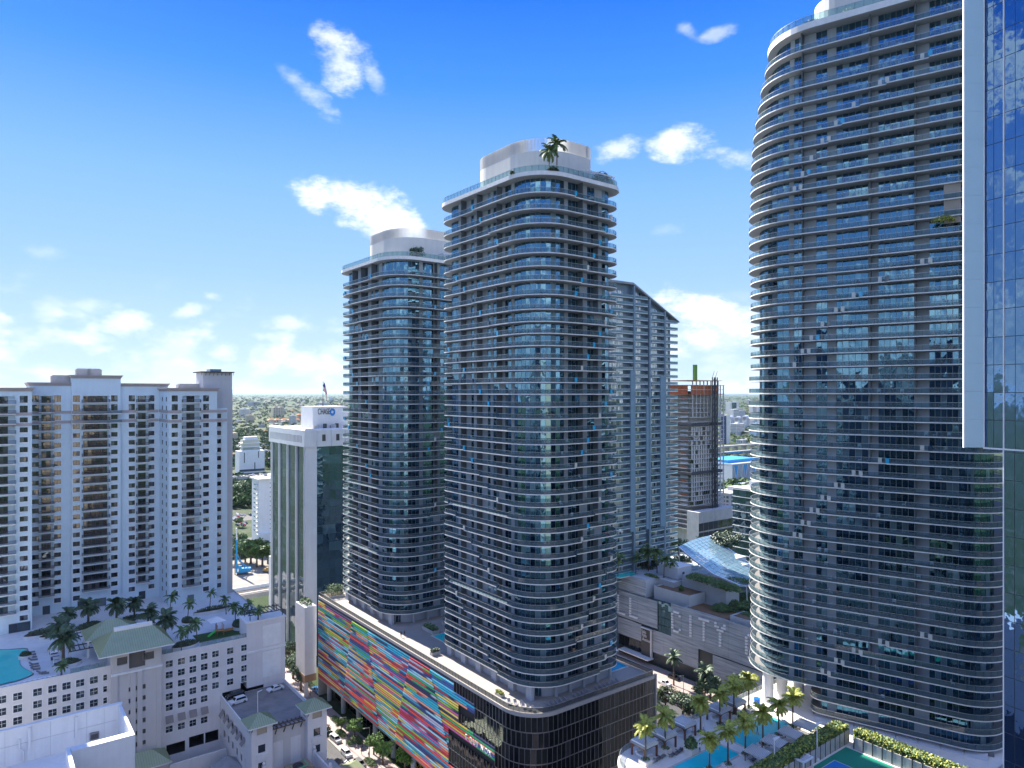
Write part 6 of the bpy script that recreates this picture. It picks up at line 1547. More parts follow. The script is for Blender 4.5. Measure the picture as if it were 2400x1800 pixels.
# roof house with lettering
yS = 12.0; xs0, xs1 = on_y(OC, yS, 733), on_y(OC, yS, 815)
zs1 = rowz(953, W(OC, xs0, yS)[1])
b = MB(); b.box(xs0, xs1, yS, yS + 14, CT - .6, zs1, M_WHITE); b.build('sign_house', C)
M_LET = mat('letter_dark_grey', (0.05, 0.055, 0.06), .5); M_LOGO = mat('logo_blue', (0.01, 0.20, 0.55), .4)
text_obj('sign_lettering', 'CHASE', 3.7, M_LET, C, (on_y(OC, yS, 744.5), yS - .12, rowz(971.5, W(OC, xs0, yS)[1])), (R(90), 0, 0), .08, sx=.50)
# octagon mark
b = MB(); cx, cz, r_ = on_y(OC, yS, 779), rowz(966.5, W(OC, xs0, yS)[1]), 1.75
for k in range(4):
    a0 = [R(22.5 + 90 * k), R(67.5 + 90 * k), R(112.5 + 90 * k)]
    o_ = [(cx + r_ * .8 * math.cos(a), yS - .1, cz + r_ * math.sin(a)) for a in a0]; i_ = [(cx + r_ * .36 * math.cos(a), yS - .1, cz + r_ * .42 * math.sin(a)) for a in (a0[0] + .1, a0[2])]
    b.add([o_[0], o_[1], o_[2], i_[1], i_[0]], [(4, 3, 2, 1, 0)], M_LOGO)
b.build('sign_emblem', C)
for i, px in enumerate((738, 751, 762, 778, 784, 790)):
    b = MB(); x = on_y(OC, yS - 2, px); b.box(x - .6, x + .6, yS - 2.4, yS - 1.2, CT - .6, CT + .6 + (i % 3) * .4, [M_CONC, M_GREYW, M_BRZ][i % 3]); b.build('rooftop_unit', C)
# flag
FX_, FY_ = at(757, 306.0); zf = rowz(953, 306)
T = thing('flagpole', 'flagpole with red, white and blue striped flag on the bank roof', 'flag', (FX_, FY_, zf)); b = MB(); b.lathe([(.16, 0), (.08, 11.2)], M_BRZ, 6); b.build('pole', T)
M_FR, M_FW_, M_FB = mat('flag_red', (.5, .02, .04), .8), mat('flag_white', (.7, .7, .7), .8), mat('flag_blue', (.02, .04, .22), .8)
b = MB(); n = 14
for j in range(13):
    for i in range(n):
        def fp(i, j): u = i / n; return (.15 + u * 2.0 * (1 - .25 * u) + .15 * math.sin(j * .8), .25 * math.sin(u * 7 + j * .3), 10.8 - j * .28 - u * u * 3.6 - u * .9)
        m = M_FB if (i < 6 and j < 7) else (M_FR if j % 2 == 0 else M_FW_)
        b.quad(fp(i, j + 1), fp(i + 1, j + 1), fp(i + 1, j), fp(i, j), m)
b.build('flag', T)
# white annex and low structures between the bank block and the mural
AX = W(POD, -4.6, 123.0)
T = gthing('white_annex', 'tall plain white wall block with plants on top beside the mural end', 'annex', AX)
b = MB(); b.box(0, 4.3, 0, 9, 8, HC - 77.5, M_WHITE); b.box(-.1, 4.3, -.1, 9, 5.5, 8, mat('annex_tan', (.32, .20, .12), .8)); b.build('wall', T); b = MB(); b.lathe([(.7, 0), (.7, 6)], M_CWH, 12, (.8, .8)); b.build('column', T)
put('roof_plants', bush_mesh('annex_plants', 2.0, 4.0, 2.4, 400, M_LEAF2, 201, .3), T, (2.1, 4.5, HC - 77.5))

# ================================================================ shopping centre across the street
OM = (64.0, 274.0)
def MYZ(px, py): y = on_x(OM, 0, px); q = W(OM, 0, y); return y, rowz(py, q[1])
Mz = lambda rel: HC + rel
T = gthing('shopping_centre', 'grey panelled shopping centre with white dotted letters and terraced brown roofs', 'shopping centre', OM)
def panel_mat():
    m = bpy.data.materials.new('streaked_grey_panel'); m.use_nodes = True; N = m.node_tree.nodes; L = m.node_tree.links; p = N['Principled BSDF']; p.inputs['Roughness'].default_value = .55
    g = N.new('ShaderNodeNewGeometry'); mp = N.new('ShaderNodeMapping'); mp.inputs['Scale'].default_value = (.10, .10, 1.7); L.new(g.outputs['Position'], mp.inputs[0])
    n = N.new('ShaderNodeTexNoise'); n.inputs['Scale'].default_value = 1.0; n.inputs['Detail'].default_value = 3; L.new(mp.outputs[0], n.inputs['Vector'])
    cr = N.new('ShaderNodeValToRGB'); cr.color_ramp.elements[0].position = .3; cr.color_ramp.elements[0].color = (.21, .25, .29, 1); cr.color_ramp.elements[1].position = .72; cr.color_ramp.elements[1].color = (.50, .55, .60, 1); L.new(n.outputs['Fac'], cr.inputs[0]); L.new(cr.outputs[0], p.inputs['Base Color']); return m
M_MPAN = panel_mat(); M_MGREY = mat('mall_grey', (.46, .50, .54), .7, var=.06, streak=.06)
yl = lambda px: on_x(OM, 0, px)
def rows_of_panels(x, y0, y1, z0, z1, nrow, w=5.5):
    h = (z1 - z0) / nrow
    for r in range(nrow):
        n = max(1, round((y1 - y0) / w)); st = (y1 - y0) / n; sh_ = 0
        for i in range(n):
            a, c = y0 + st * i + .03, y0 + st * (i + 1) - .03
            bb = MB(); bb.box(-.12, .1, -(c - a) / 2, (c - a) / 2, 0, h - .05, M_MPAN); bb.build('facade_panel', T, loc=(x, (a + c) / 2, z0 + r * h))
rows_of_panels(0, yl(1541), yl(1430), Mz(-95), Mz(-84), 5); rows_of_panels(.4, yl(1512), yl(1428), Mz(-83.6), Mz(-77), 3)
rows_of_panels(0, yl(1800), yl(1573), Mz(-97), Mz(-83), 6); rows_of_panels(.2, yl(1503), yl(1430), Mz(-102.5), Mz(-95.5), 3)
rows_of_panels(.2, yl(1636), yl(1530), Mz(-105), Mz(-96), 3); rows_of_panels(.2, yl(1800), yl(1670), Mz(-106.5), Mz(-97.5), 3)
b = MB(); b.box(.6, 70, yl(1810), yl(1425), 0, Mz(-84.3), mat('mall_core_dark', (.05, .06, .065), .4)); b.box(.7, 70, yl(1511), yl(1425), Mz(-84.3), Mz(-77), M_MGREY); b.build('core_wall', T)
b = MB(); a, c = yl(1573) + .1, yl(1541) - .1; n = 4
for i in range(n):
    for j in range(4): p = a + (c - a) * i / n; b.quad((.3, p + (c - a) / n - .1, Mz(-96) + j * 3.1), (.3, p, Mz(-96) + j * 3.1), (.3, p, Mz(-96) + j * 3.1 + 2.9), (.3, p + (c - a) / n - .1, Mz(-96) + j * 3.1 + 2.9), M_TEAL)
b.build('glass_bay', T)
M_SIGNB = mat('sign_bright_white', (.88, .88, .88), .5)
DOT = {'L': ['10000'] * 7 + ['11111'], 'C': ['01110', '10001', '10000', '10000', '10000', '10000', '10001', '01110'], 'I': ['00100'] * 8, 'T': ['11111'] + ['00100'] * 7, 'Y': ['10001', '11011', '01110', '00100', '00100', '00100', '00100', '00100']}
for (ch, px, py, hz_) in (('L', 1457, 1417, 7.2), ('L', 1486, 1425, 7.2), ('C', 1586, 1457, 7.4), ('I', 1620, 1467, 7.4), ('T', 1651, 1476, 7.6), ('Y', 1689, 1488, 7.8), ('C', 1762, 1516, 7.8)):
    y0, z0 = MYZ(px, py); g = DOT[ch]; b = MB(); w = hz_ * .5
    for r in range(8):
        for c in range(5):
            if g[r][c] == '1': yy = w / 2 - w * c / 4; zz = hz_ / 2 - hz_ * r / 7; b.box(-.6, -.1, yy - .42, yy + .42, zz - .34, zz + .34, M_SIGNB)
    o = b.build('sign_letter', T, loc=(0, y0, z0)); o['label'] = 'letter ' + ch + ' of white blocks'
# department-store sign panel with white edge and canopy
y0, y1 = yl(1527), yl(1505); b = MB(); b.box(-.5, .25, y0, y1, Mz(-108), Mz(-96.5), M_BRZ); b.build('sign_panel', T)
b = MB(); b.box(-.9, .2, y0 - .35, y0 - .02, Mz(-107.5), Mz(-96.2), M_WHITE); b.box(-.9, .2, y0 - .35, y1, Mz(-96.45), Mz(-96.1), M_WHITE); b.box(-3.5, .2, y0 - 1, yl(1462), Mz(-107.9), Mz(-107.5), M_WHITE); b.build('sign_trim', T)
for i, tx in enumerate(('Saks', 'Fifth', 'Avenue')): o = text_obj('sign_lettering', tx, 1.9, M_SIGNW, T, (-.62, y1 - .25 - .2 * i, Mz(-98.4 - 1.55 * i)), FACE_L, .03, sx=.75)
b = MB(); n = 8; a, c = yl(1503), yl(1450)
for i in range(n): p = a + (c - a) * i / n; b.quad((.3, p + (c - a) / n - .1, Mz(-107)), (.3, p, Mz(-107)), (.3, p, Mz(-103)), (.3, p + (c - a) / n - .1, Mz(-103)), M_DGLASS)
b.build('shop_window', T)
# roof terraces: parapets, brown beds, shrubs
M_BROWN = mat('green_roof_brown', (.20, .12, .065), .95, var=.3, vscale=.4)
def terrace(nm, px0, px1, x0, x1, z0, z1, top=M_BROWN):
    y0, y1 = yl(px1), yl(px0); b = MB(); b.box(x0, x1, y0, y1, z0, z1 - .5, M_MGREY); t = .3
    for (a0, a1, c0, c1) in ((x0, x0 + t, y0, y1), (x1 - t, x1, y0, y1), (x0 + t, x1 - t, y0, y0 + t), (x0 + t, x1 - t, y1 - t, y1)): b.box(a0, a1, c0, c1, z1 - .5, z1, M_MGREY)
    b.quad((x0 + t, y0 + t, z1 - .35), (x1 - t, y0 + t, z1 - .35), (x1 - t, y1 - t, z1 - .35), (x0 + t, y1 - t, z1 - .35), top); b.build(nm, T)
terrace('roof_terrace', 1600, 1720, .8, 12, Mz(-84.3), Mz(-83.2)); terrace('roof_terrace', 1521, 1604, 3, 13, Mz(-84.3), Mz(-79.2)); terrace('roof_terrace', 1548, 1650, 13.5, 22, Mz(-84.3), Mz(-75.0)); terrace('roof_terrace', 1705, 1800, 1.5, 10, Mz(-84.3), Mz(-81.4)); terrace('roof_terrace', 1720, 1800, 10.5, 20, Mz(-84.3), Mz(-79))
terrace('upper_deck', 1428, 1548, 8, 60, Mz(-84.3), Mz(-77.4), M_DECKB)
b = MB(); x0, y0 = 12.5, yl(1545); b.box(x0, x0 + 9, y0 + 1, y0 + 11, Mz(-77.4), Mz(-72.6), M_MGREY); b.box(x0 - .15, x0 + 9.15, y0 + .85, y0 + 11.15, Mz(-72.6), Mz(-72.4), M_WHITE); b.box(x0 + 3, x0 + 4.4, y0 + .95, y0 + .99, Mz(-77.3), Mz(-74.6), M_BRZ); b.build('penthouse', T)
for i, (px, x, rx, ry, z, h) in enumerate(((1712, 16, 3, 9, -84, 3.0), (1735, 8, 2.5, 7, -83, 2.4), (1655, 23.5, 2.5, 12, -77, 3.5), (1570, 7, 1, 1, -79.5, 2.4), (1500, 7.2, 1.2, 4, -77.2, 1.2), (1690, 13, 2, 5, -84, 2.2))):
    put('roof_shrub', bush_mesh('mall_shrub', rx, ry, h, 900 if ry > 4 else 250, M_LEAF2, 300 + i, .4), T, (x, yl(px), Mz(z)))
for i, (px, py, z) in enumerate([(1632, 1358, -75.3), (1660, 1366, -75.3), (1690, 1376, -75.3), (1715, 1384, -76), (1692, 1430, -83.5), (1712, 1418, -83.5), (1732, 1408, -83.5), (1752, 1404, -83.5), (1752, 1425, -81.5)]):
    q = toL(OM, *onz(px, py, Mz(z))); put('roof_shrub', bush_mesh('mall_hedge', 3.4, 4.2, 2.6, 700, M_LEAF2, 330 + i, .42), T, (q[0], q[1], Mz(z)))
# curved glass canopy
T = gthing('glass_canopy', 'sweeping glass roof canopy on white edge beams behind the terraces', 'canopy', OM)
def cp_(u, v):                                 # u along the sweep (near right -> far left), v across
    e0 = [(1590, 1281, 312, 0), (1625, 1310, 300, 0), (1672, 1345, 287, 0), (1735, 1372, 272, 0), (1800, 1374, 262, 0)]
    e1 = [(1664, 1255, 352, 0), (1702, 1282, 342, 0), (1745, 1312, 330, 0), (1790, 1340, 318, 0), (1850, 1352, 306, 0)]
    def pick(e, t): t = t * (len(e) - 1); i = min(int(t), len(e) - 2); f = t - i; return [a + (b_ - a) * f for a, b_ in zip(e[i], e[i + 1])]
    a, c = pick(e0, u), pick(e1, u); A_ = Vector((*at(a[0], a[2]), rowz(a[1], a[2]))); B_ = Vector((*at(c[0], c[2]), rowz(c[1], c[2])))
    p = A_.lerp(B_, v); l = toL(OM, p.x, p.y); return Vector((l[0], l[1], p.z + .8 * math.sin(math.pi * v)))
M_CANG = rail_mat('canopy_glass', (.40, .66, .78), .5, ior=1.9); it = []; fr = MB(); NU, NV = 20, 9
for i in range(NU):
    for j in range(NV):
        q = [cp_((i + a) / NU, (j + c) / NV) for a, c in ((.04, .05), (.04, .95), (.96, .95), (.96, .05))]; it.append(quad_item(*[tuple(v) for v in q], M_CANG))
for i in range(NU + 1):
    for j in range(NV): fr.bar(cp_(i / NU, j / NV) - Vector((0, 0, .2)), cp_(i / NU, (j + 1) / NV) - Vector((0, 0, .2)), .12, .35, M_MULL)
for j in range(NV + 1):
    for i in range(NU): fr.bar(cp_(i / NU, j / NV) - Vector((0, 0, .2)), cp_((i + 1) / NU, j / NV) - Vector((0, 0, .2)), .12 if 0 < j < NV else .7, .3 if 0 < j < NV else .6, M_MULL if 0 < j < NV else M_WHITE)
pieces(T, 'glass_panel', it, 200); fr.build('frame_group', T)['kind'] = 'stuff'
for u in (.0, .3, .45, .6, .8):
    p = cp_(u, .02); b = MB(); b.tube([(p.x + .8, p.y, Mz(-84)), (p.x, p.y, p.z - .3)], .22, M_WHITE, 8); b.build('prop', T)
# palms and trees on the upper deck
palms = [(1448, 1330, 1.1), (1470, 1312, .8), (1505, 1310, 1.35), (1520, 1318, 1.2), (1540, 1322, 1.3), (1556, 1330, 1.05), (1490, 1322, 1.0), (1575, 1332, .9)]
PALM_L = [palm_mesh('lit_palm', 7.5, 3.4, 18, M_LEAF2, s, 1.25, .16, lean=.6, dense=13) for s in (41, 42)]
for i, (px, py, s) in enumerate(palms):
    X, Y = onz(px, py + 24, Mz(-77.6)); plant_tree('coconut_palm', 'coconut palm in the cluster behind the shopping centre penthouse', 'palm', PALM_L[i % 2], (X, Y, Mz(-77.6)), i, s, 'palms behind the shopping centre')
TRM = [tree_meshes('shade_tree', 12, 7.5, s, M_LEAF, 1500, .5, 11) for s in (1, 2, 3)]
for i, (px, py, s) in enumerate([(1470, 1320, 1.3), (1590, 1305, 1.0), (1560, 1300, .9), (1690, 1300, 1.1), (1655, 1290, .8), (1515, 1345, .8), (1495, 1350, .5), (1580, 1345, .6), (1440, 1310, 1.2), (1710, 1290, 1.0), (1600, 1330, .7), (1540, 1292, 1.0)]):
    X, Y = onz(px, py, Mz(-80)); plant_tree('shade_tree', 'dark broad tree among the roof garden trees behind the shopping centre', 'tree', TRM[i % 3], (X, Y, Mz(-82)), i * 2.1, s, 'trees behind the shopping centre')
X, Y = onz(1462, 1346, Mz(-77)); P_ = thing('garden_pool', 'small turquoise pool among palms on the shopping centre deck', 'pool', (X, Y, Mz(-77.0)), RZ); b = MB(); b.box(-6, 6, -3.5, 3.5, -.2, .0, M_STONE); b.build('coping', P_); b = MB(); b.box(-5.5, 5.5, -3, 3, .0, .03, M_WATERG); b.build('water', P_)

# ================================================================ slant-roofed glass tower
OI = at(1520, 310.0)
T = gthing('slant_roof_tower', 'pale blue glass apartment tower with slanting roof behind the near twin tower', 'tower', OI)
xa, xb = on_y(OI, 0, 1425), on_y(OI, 0, 1572)
zL, zR = HC + 46.5, HC + 32.0
xk = on_y(OI, 0, 1478)
def roofz(x): return zL if x < xk else zL + (zR - zL) * (x - xk) / (xb + 4 - xk)
M_RIS = mat('rise_slab', (.72, .75, .77), .6); M_RDK = mat('rise_dark_blue', (.12, .18, .24), .4); M_RGL = pane_mat('rise_glass', (.04, .07, .09), (.22, .28, .30), (.58, .56, .50), ior=2.8, p=(.30, .55), wob=.05); M_RRL = rail_mat('rise_rail', (.45, .72, .80), .45)  # rise_glass: its pale and cream pane tones are painted-in reflections
b = MB(); b.add([(xa, .3, 0), (xb, .3, 0), (xb, .3, roofz(xb)), (xk, .3, zL), (xa, .3, zL), (xa, 26, 0), (xb, 26, 0), (xb, 26, roofz(xb)), (xk, 26, zL), (xa, 26, zL)], [(0, 1, 2, 3, 4), (9, 8, 7, 6, 5), (1, 6, 7, 2), (0, 4, 9, 5)], M_RDK); b.build('core_wall', T)
b = MB(); b.add([(xa - 2, -1.8, zL), (xk, -1.8, zL), (xb + 4, -1.8, zR), (xb + 4, 27, zR), (xk, 27, zL), (xa - 2, 27, zL)] + [(xa - 2, -1.8, zL + .9), (xk, -1.8, zL + .9), (xb + 4, -1.8, zR + .5), (xb + 4, 27, zR + .5), (xk, 27, zL + .9), (xa - 2, 27, zL + .9)],
                [(0, 1, 7, 6), (1, 2, 8, 7), (2, 3, 9, 8), (6, 7, 10, 11), (7, 8, 9, 10), (5, 4, 1, 0), (4, 3, 2, 1), (0, 6, 11, 5)], mat('rise_roof', (.25, .27, .29), .6)); b.build('roof', T)
bays = [(on_y(OI, 0, 1428), on_y(OI, 0, 1479)), (on_y(OI, 0, 1482), on_y(OI, 0, 1513)), (on_y(OI, 0, 1521), on_y(OI, 0, 1551)), (on_y(OI, 0, 1554), on_y(OI, 0, 1572))]
it = []; bal = []
for k in range(41):
    z = HC - 80 + 3.1 * k
    for bi, (x0, x1) in enumerate(bays):
        if z + 3 > roofz((x0 + x1) / 2): continue
        n = max(3, int((x1 - x0) * .62 / .95)); w = (x1 - x0) * .62 / n
        for i in range(n): it.append(quad_item((x0 + .2 + w * i, .18, z + .1), (x0 + .1 + w * (i + 1), .18, z + .1), (x0 + .1 + w * (i + 1), .18, z + 2.7), (x0 + .2 + w * i, .18, z + 2.7), M_RGL))
        ex = 3.2 if bi == 3 else 0
        if (k < 24 and bi in (0, 1)): x1b = x1 - 1.2
        else: x1b = x1
        b = MB(); b.box(x0, x1b + ex, -1.5, .29, z - .22, z, M_RIS); b.box(x0 + .05, x1b + ex - .05, -1.46, -1.42, z + .02, z + 1.05, M_RRL); b.box(x0, x1b + ex, -1.5, -1.4, z + 1.05, z + 1.1, M_RIS); b.build('balcony', T)
pieces(T, 'window_pane', it, 300)
for px in (1480.5, 1517, 1552.5): x = on_y(OI, 0, px); b = MB(); b.box(x - .5, x + .5, -1.7, .29, 0, roofz(x) - .1, mat('rise_fin', (.16, .24, .30), .5)); b.build('pier', T)
for (p0, p1, y1) in ((1471, 1480, 870), (1508, 1514, 930), (1541, 1551, 880)): x0, x1 = on_y(OI, 0, p0), on_y(OI, 0, p1); b = MB(); b.box(x0, x1, -1.75, .28, HC - 60, rowz(y1, 312), mat('rise_panel', (.14, .24, .32), .4)); b.build('panel_strip', T)

# ================================================================ tower under construction
ON = at(1619, 450.0)
T = gthing('unfinished_tower', 'concrete tower under construction with orange formwork on top', 'construction site', ON)
M_RAW = mat('raw_concrete', (.56, .55, .54), .85, var=.15, vscale=.3, streak=.2); M_ORNG = mat('formwork_orange', (.45, .13, .05), .8, var=.25); M_NET = mat('dark_netting', (.05, .055, .065), .9)
zt0 = HC + 8.0; nfl = 33; rr = random.Random(3)
b = MB(); b.box(6, 32, 6, 24, 0, zt0 - 7, M_RAW); b.build('core', T)
for k in range(nfl):
    z = zt0 - 3.0 * k; m = M_ORNG if k in (0, 3) else M_RAW; e = .8 if k in (0, 3) else (.4 if k == 1 else 0)
    b = MB(); b.prism([(p[0], p[1]) for p in rrect(-.6 - e, 31 + e, -.6 - e, 26, [4, 1, 1, 4], 4)], z - .3, z, m); b.build('floor_slab', T)
    if k > 26: continue
    for i in range(8):
        if k < 8: c = MB(); c.box(-.3, .3, -.3, .3, z - 3.0, z - .3, M_RAW); c.build('column', T, loc=(3 + i * 3.8, .9, 0))
b = MB()
for k in range(1, 27):
    z = zt0 - 3.0 * (k + 1)
    if k < 3: b.box(1, 30, .6, .8, z, z + 2.7, M_ORNG); b.box(.6, .8, 3, 24, z, z + 2.7, M_ORNG)
    elif k > 8:
        for i in range(12):
            if rr.random() < .86: b.box(1.6 + i * 2.4, 3.1 + i * 2.4, .8, .95, z, z + 2.7, M_RAW)
        if k > 13:
            for i in range(12): b.quad((.3 + i * 2.4, 1.0, z), (1.6 + i * 2.4, 1.0, z), (1.6 + i * 2.4, 1.0, z + 2.7), (.3 + i * 2.4, 1.0, z + 2.7), M_WIN)
    b.box(.8, .95, 3, 9, z, z + .9, M_ORNG if k % 3 == 0 else M_RAW)
b.build('infill_group', T)['kind'] = 'stuff'
for kz in (9.5, 20): b = MB(); b.box(-1.6, 31, -1.6, 25, zt0 - 3 * kz - 1, zt0 - 3 * kz + .6, M_NET); b.build('safety_net', T)
b = MB()
for (px, y) in ((1672, -2.6), (1679, -2.6)):
    x = on_y(ON, y, px)
    for k in range(30): b.bar((x - 1, y, 4 + k * 4), (x + 1, y, 8 + k * 4), .2, .2, M_NET)
    b.bar((x - 1, y, 0), (x - 1, y, HC + 10), .5, .5, M_NET); b.bar((x + 1, y, 0), (x + 1, y, HC + 10), .5, .5, M_NET)
b.build('hoist_mast', T)
x0 = on_y(ON, 0, 1686); x1 = on_y(ON, 0, 1704)
b = MB(); [b.box(x0, x1, 2, 16, zt0 - 3.0 * k - 3.3, zt0 - 3.0 * k - 3.0, M_RAW if k else M_ORNG) for k in range(0, 32)]; [b.box(x, x + .6, 2.2, 2.8, 0, zt0 - 3, M_RAW) for x in (x0 + .3, (x0 + x1) / 2, x1 - .9)]; b.build('rear_frame', T)
b = MB(); x = on_y(ON, 8, 1629); b.box(x - 1.1, x + 1.1, 7, 9, zt0, zt0 + 10.5, mat('crane_green', (.05, .22, .03), .6)); b.build('placing_boom', T)
b = MB(); b.box(-2, 38, -8, 1.5, 0, HC - 76, M_RAW); [b.box(-2.2 + 5 * i, 2.4 + 5 * i, -8.15, -8.0, 4 + 6 * j, 9 + 6 * j, M_WIN if i > 3 else M_NET) for i in range(8) for j in range(4)]; b.build('podium', T)

# ================================================================ glass mid-rise behind the right tower
OK_ = at(1717, 400.0)
T = gthing('glass_midrise', 'teal glass mid-rise with white floor bands left of the curved tower', 'office block', OK_)
zt = HC - 54; b = MB(); b.box(.2, 50, -60, -.2, 0, zt - .5, M_MULD); b.box(-.1, 50, -60, 0, zt - .5, zt, M_WHITE); b.box(4, 40, -50, -8, zt, zt + 4, M_CWH); b.build('core_wall', T)
it = []
for k in range(13):
    z0 = zt - .6 - 4.1 * (k + 1); b = MB(); b.box(-.35, .19, -60, 0, z0 + 3.55, z0 + 3.85, M_WHITE); b.build('floor_band', T)
    for i in range(14): a, c = -60 + 60 * (i + 1) / 14 - .1, -60 + 60 * i / 14; it.append(quad_item((.1, a, z0), (.1, c, z0), (.1, c, z0 + 3.5), (.1, a, z0 + 3.5), M_TEAL))
pieces(T, 'glass_pane', it, 200)

# ================================================================ the distant city
M_HW = [mat('house_white', (.66, .65, .62), .8), mat('house_cream', (.58, .50, .36), .8), mat('house_grey', (.42, .43, .45), .8), mat('house_pink', (.50, .34, .28), .8), mat('house_blue', (.35, .48, .58), .7)]
M_RF = [mat('roof_pale', (.55, .54, .52), .9), mat('roof_orange', (.48, .17, .06), .9), mat('roof_brown', (.22, .15, .11), .9), mat('roof_greyd', (.25, .26, .28), .9)]
M_WINF = mat('far_window', (.05, .07, .09), .3)
def house_mesh(kind, w, rf, seed):
    """unit-free little building: kind 0 flat block, 1 hipped house, 2 slab with window rows"""
    b = MB(); rr = random.Random(seed)
    if kind == 0:
        b.box(-9, 9, -6, 6, 0, 6, w); b.box(-9, 9, -6, -5.6, 6, 6.6, w); b.box(-9, 9, 5.6, 6, 6, 6.6, w); b.box(-9, -8.6, -5.6, 5.6, 6, 6.6, w); b.box(8.6, 9, -5.6, 5.6, 6, 6.6, w); b.quad((-8.6, -5.6, 6.1), (8.6, -5.6, 6.1), (8.6, 5.6, 6.1), (-8.6, 5.6, 6.1), rf); b.box(2, 5, 0, 3, 6.1, 7.6, M_HW[2])
        for i in range(5): b.box(-7.8 + i * 3.4, -6.2 + i * 3.4, -6.06, -6.001, 1.2, 2.8, M_WINF, skip='k'); b.box(-7.8 + i * 3.4, -6.2 + i * 3.4, -6.06, -6.001, 4.0, 5.4, M_WINF, skip='k'); 
        for i in range(3): b.box(-9.06, -9.001, -4.6 + i * 3.4, -3.2 + i * 3.4, 1.2, 5.2, M_WINF)
    elif kind == 1:
        b.box(-7, 7, -5, 5, 0, 3.6, w); b.add([(-7.8, -5.8, 3.6), (7.8, -5.8, 3.6), (7.8, 5.8, 3.6), (-7.8, 5.8, 3.6), (-3, 0, 6.2), (3, 0, 6.2)], [(0, 1, 5, 4), (1, 2, 5), (2, 3, 4, 5), (3, 0, 4), (3, 2, 1, 0)], rf)
        for i in range(4): b.box(-5.8 + i * 3.4, -4.4 + i * 3.4, -5.05, -5.001, 1, 2.5, M_WINF)
    else:
        b.box(-11, 11, -7, 7, 0, 24, w); b.box(-11.2, 11.2, -7.2, 7.2, 24, 24.8, w); b.box(-3, 3, -3, 3, 24.8, 28, w)
        for f in range(7):
            for i in range(8): b.box(-10 + i * 2.6, -8.4 + i * 2.6, -7.06, -7.001, 1.4 + f * 3.2, 3.2 + f * 3.2, M_WINF, skip='k')
            for i in range(5): b.box(-11.06, -11.001, -6 + i * 2.6, -4.4 + i * 2.6, 1.4 + f * 3.2, 3.2 + f * 3.2, M_WINF)
    return b.mesh('far_house')
KINDS = []
for i in range(5): KINDS.append((house_mesh(0, M_HW[i], M_RF[[0, 0, 3, 0, 0][i]], i), ('white', 'cream', 'grey', 'pink', 'pale blue')[i] + ' flat-roofed low building among trees of the distant city', 0))
for i, (w, r_) in enumerate(((0, 1), (1, 2), (0, 3), (1, 1))): KINDS.append((house_mesh(1, M_HW[w], M_RF[r_], 10 + i), ('orange', 'brown', 'grey', 'red tiled')[i] + ' hip-roofed house among trees of the distant city', 1))
for i in (0, 1, 4, 2): KINDS.append((house_mesh(2, M_HW[i], M_RF[0], 20 + i), ('white', 'cream', 'grey', 'pink', 'pale blue')[i] + ' mid-rise slab standing out of the distant city', 2))
rr = random.Random(21)
wedges = [((535, 830), .70), ((1672, 1800), .30)]
taken = []
nh = 0
while nh < 285:
    wd = wedges[0][0] if rr.random() < .68 else wedges[1][0]
    py = 930 + (1235 - 930) * rr.random() ** 1.25; px = rr.uniform(*wd); d = HC * F / (py - YH)
    if d < 560 or d > 12000: continue
    if wd[0] == 1672 and 1040 < py < 1140: continue
    if wd[0] == 535 and py > 1085: continue
    X, Y = at(px, d)
    if any(abs(X - t[0]) < 16 and abs(Y - t[1]) < 22 for t in taken): continue
    taken.append((X, Y))
    k = rr.choices(range(len(KINDS)), [7, 4, 4, 3, 2, 4, 4, 3, 3, 1.4, .8, .8, .6])[0]; me, lab, kd = KINDS[k]
    s = rr.uniform(.7, 1.3) * (1.0 if d < 3000 else min(2.2, d / 3000 + .1))
    o = put('house' if kd == 1 else ('mid_rise' if kd == 2 else 'low_building'), me, None, (X, Y, 0), RZ + rr.choice((0, 0, 1.57, .15)), (s * rr.uniform(.8, 1.6), s * rr.uniform(.8, 1.3), (s ** .5) * rr.uniform(.7, 1.3)))
    tag(o, lab, 'house' if kd == 1 else 'building', lab.replace(' among trees of the distant city', '').replace(' standing out of the distant city', '') + 's of the distant city'); nh += 1
# woods and gardens between them: one mass of crowns
b = MB(); M_FT = [mat('far_crown_a', (.032, .075, .016), .9, var=.4, vscale=.1, island=.45), mat('far_crown_b', (.055, .10, .02), .9, var=.4, vscale=.1, island=.4)]
def crown_blob(b, X, Y, r, h, m, rr, n=26):
    c = Vector((X, Y, h - r * .6))
    for i in range(n):
        d = Vector((rr.gauss(0, 1), rr.gauss(0, 1), abs(rr.gauss(0, 1)) - .25)).normalized(); p = c + Vector((d.x * r, d.y * r, d.z * r * .75)) * rr.uniform(.7, 1.05)
        u = Vector((rr.gauss(0, 1), rr.gauss(0, 1), rr.gauss(0, .5))).normalized(); v = u.orthogonal().normalized(); s = r * rr.uniform(.28, .5)
        b.add([tuple(p - u * s), tuple(p + v * s * .8), tuple(p + u * s), tuple(p - v * s * .8)], [(0, 1, 2, 3)], m)
for i in range(4200):
    wd = (520, 850) if rr.random() < .7 else (1660, 1810)
    py = 928 + (1240 - 928) * rr.random() ** 1.3; px = rr.uniform(*wd); d = HC * F / (py - YH)
    if wd[0] == 1660 and (1040 < py < 1075 or 1085 < py < 1140): continue
    if wd[0] == 520 and (1100 < py < 1126 or py > 1190): continue
    X, Y = at(px, d)
    if any(abs(X - t[0]) < 9 and abs(Y - t[1]) < 9 for t in taken): continue
    r = rr.uniform(3.5, 7) * (1 if d < 2500 else min(3.0, d / 2500)); crown_blob(b, X, Y, r, r * rr.uniform(1.2, 1.7), M_FT[rr.random() < .35], rr, 26 if d < 2500 else 14)
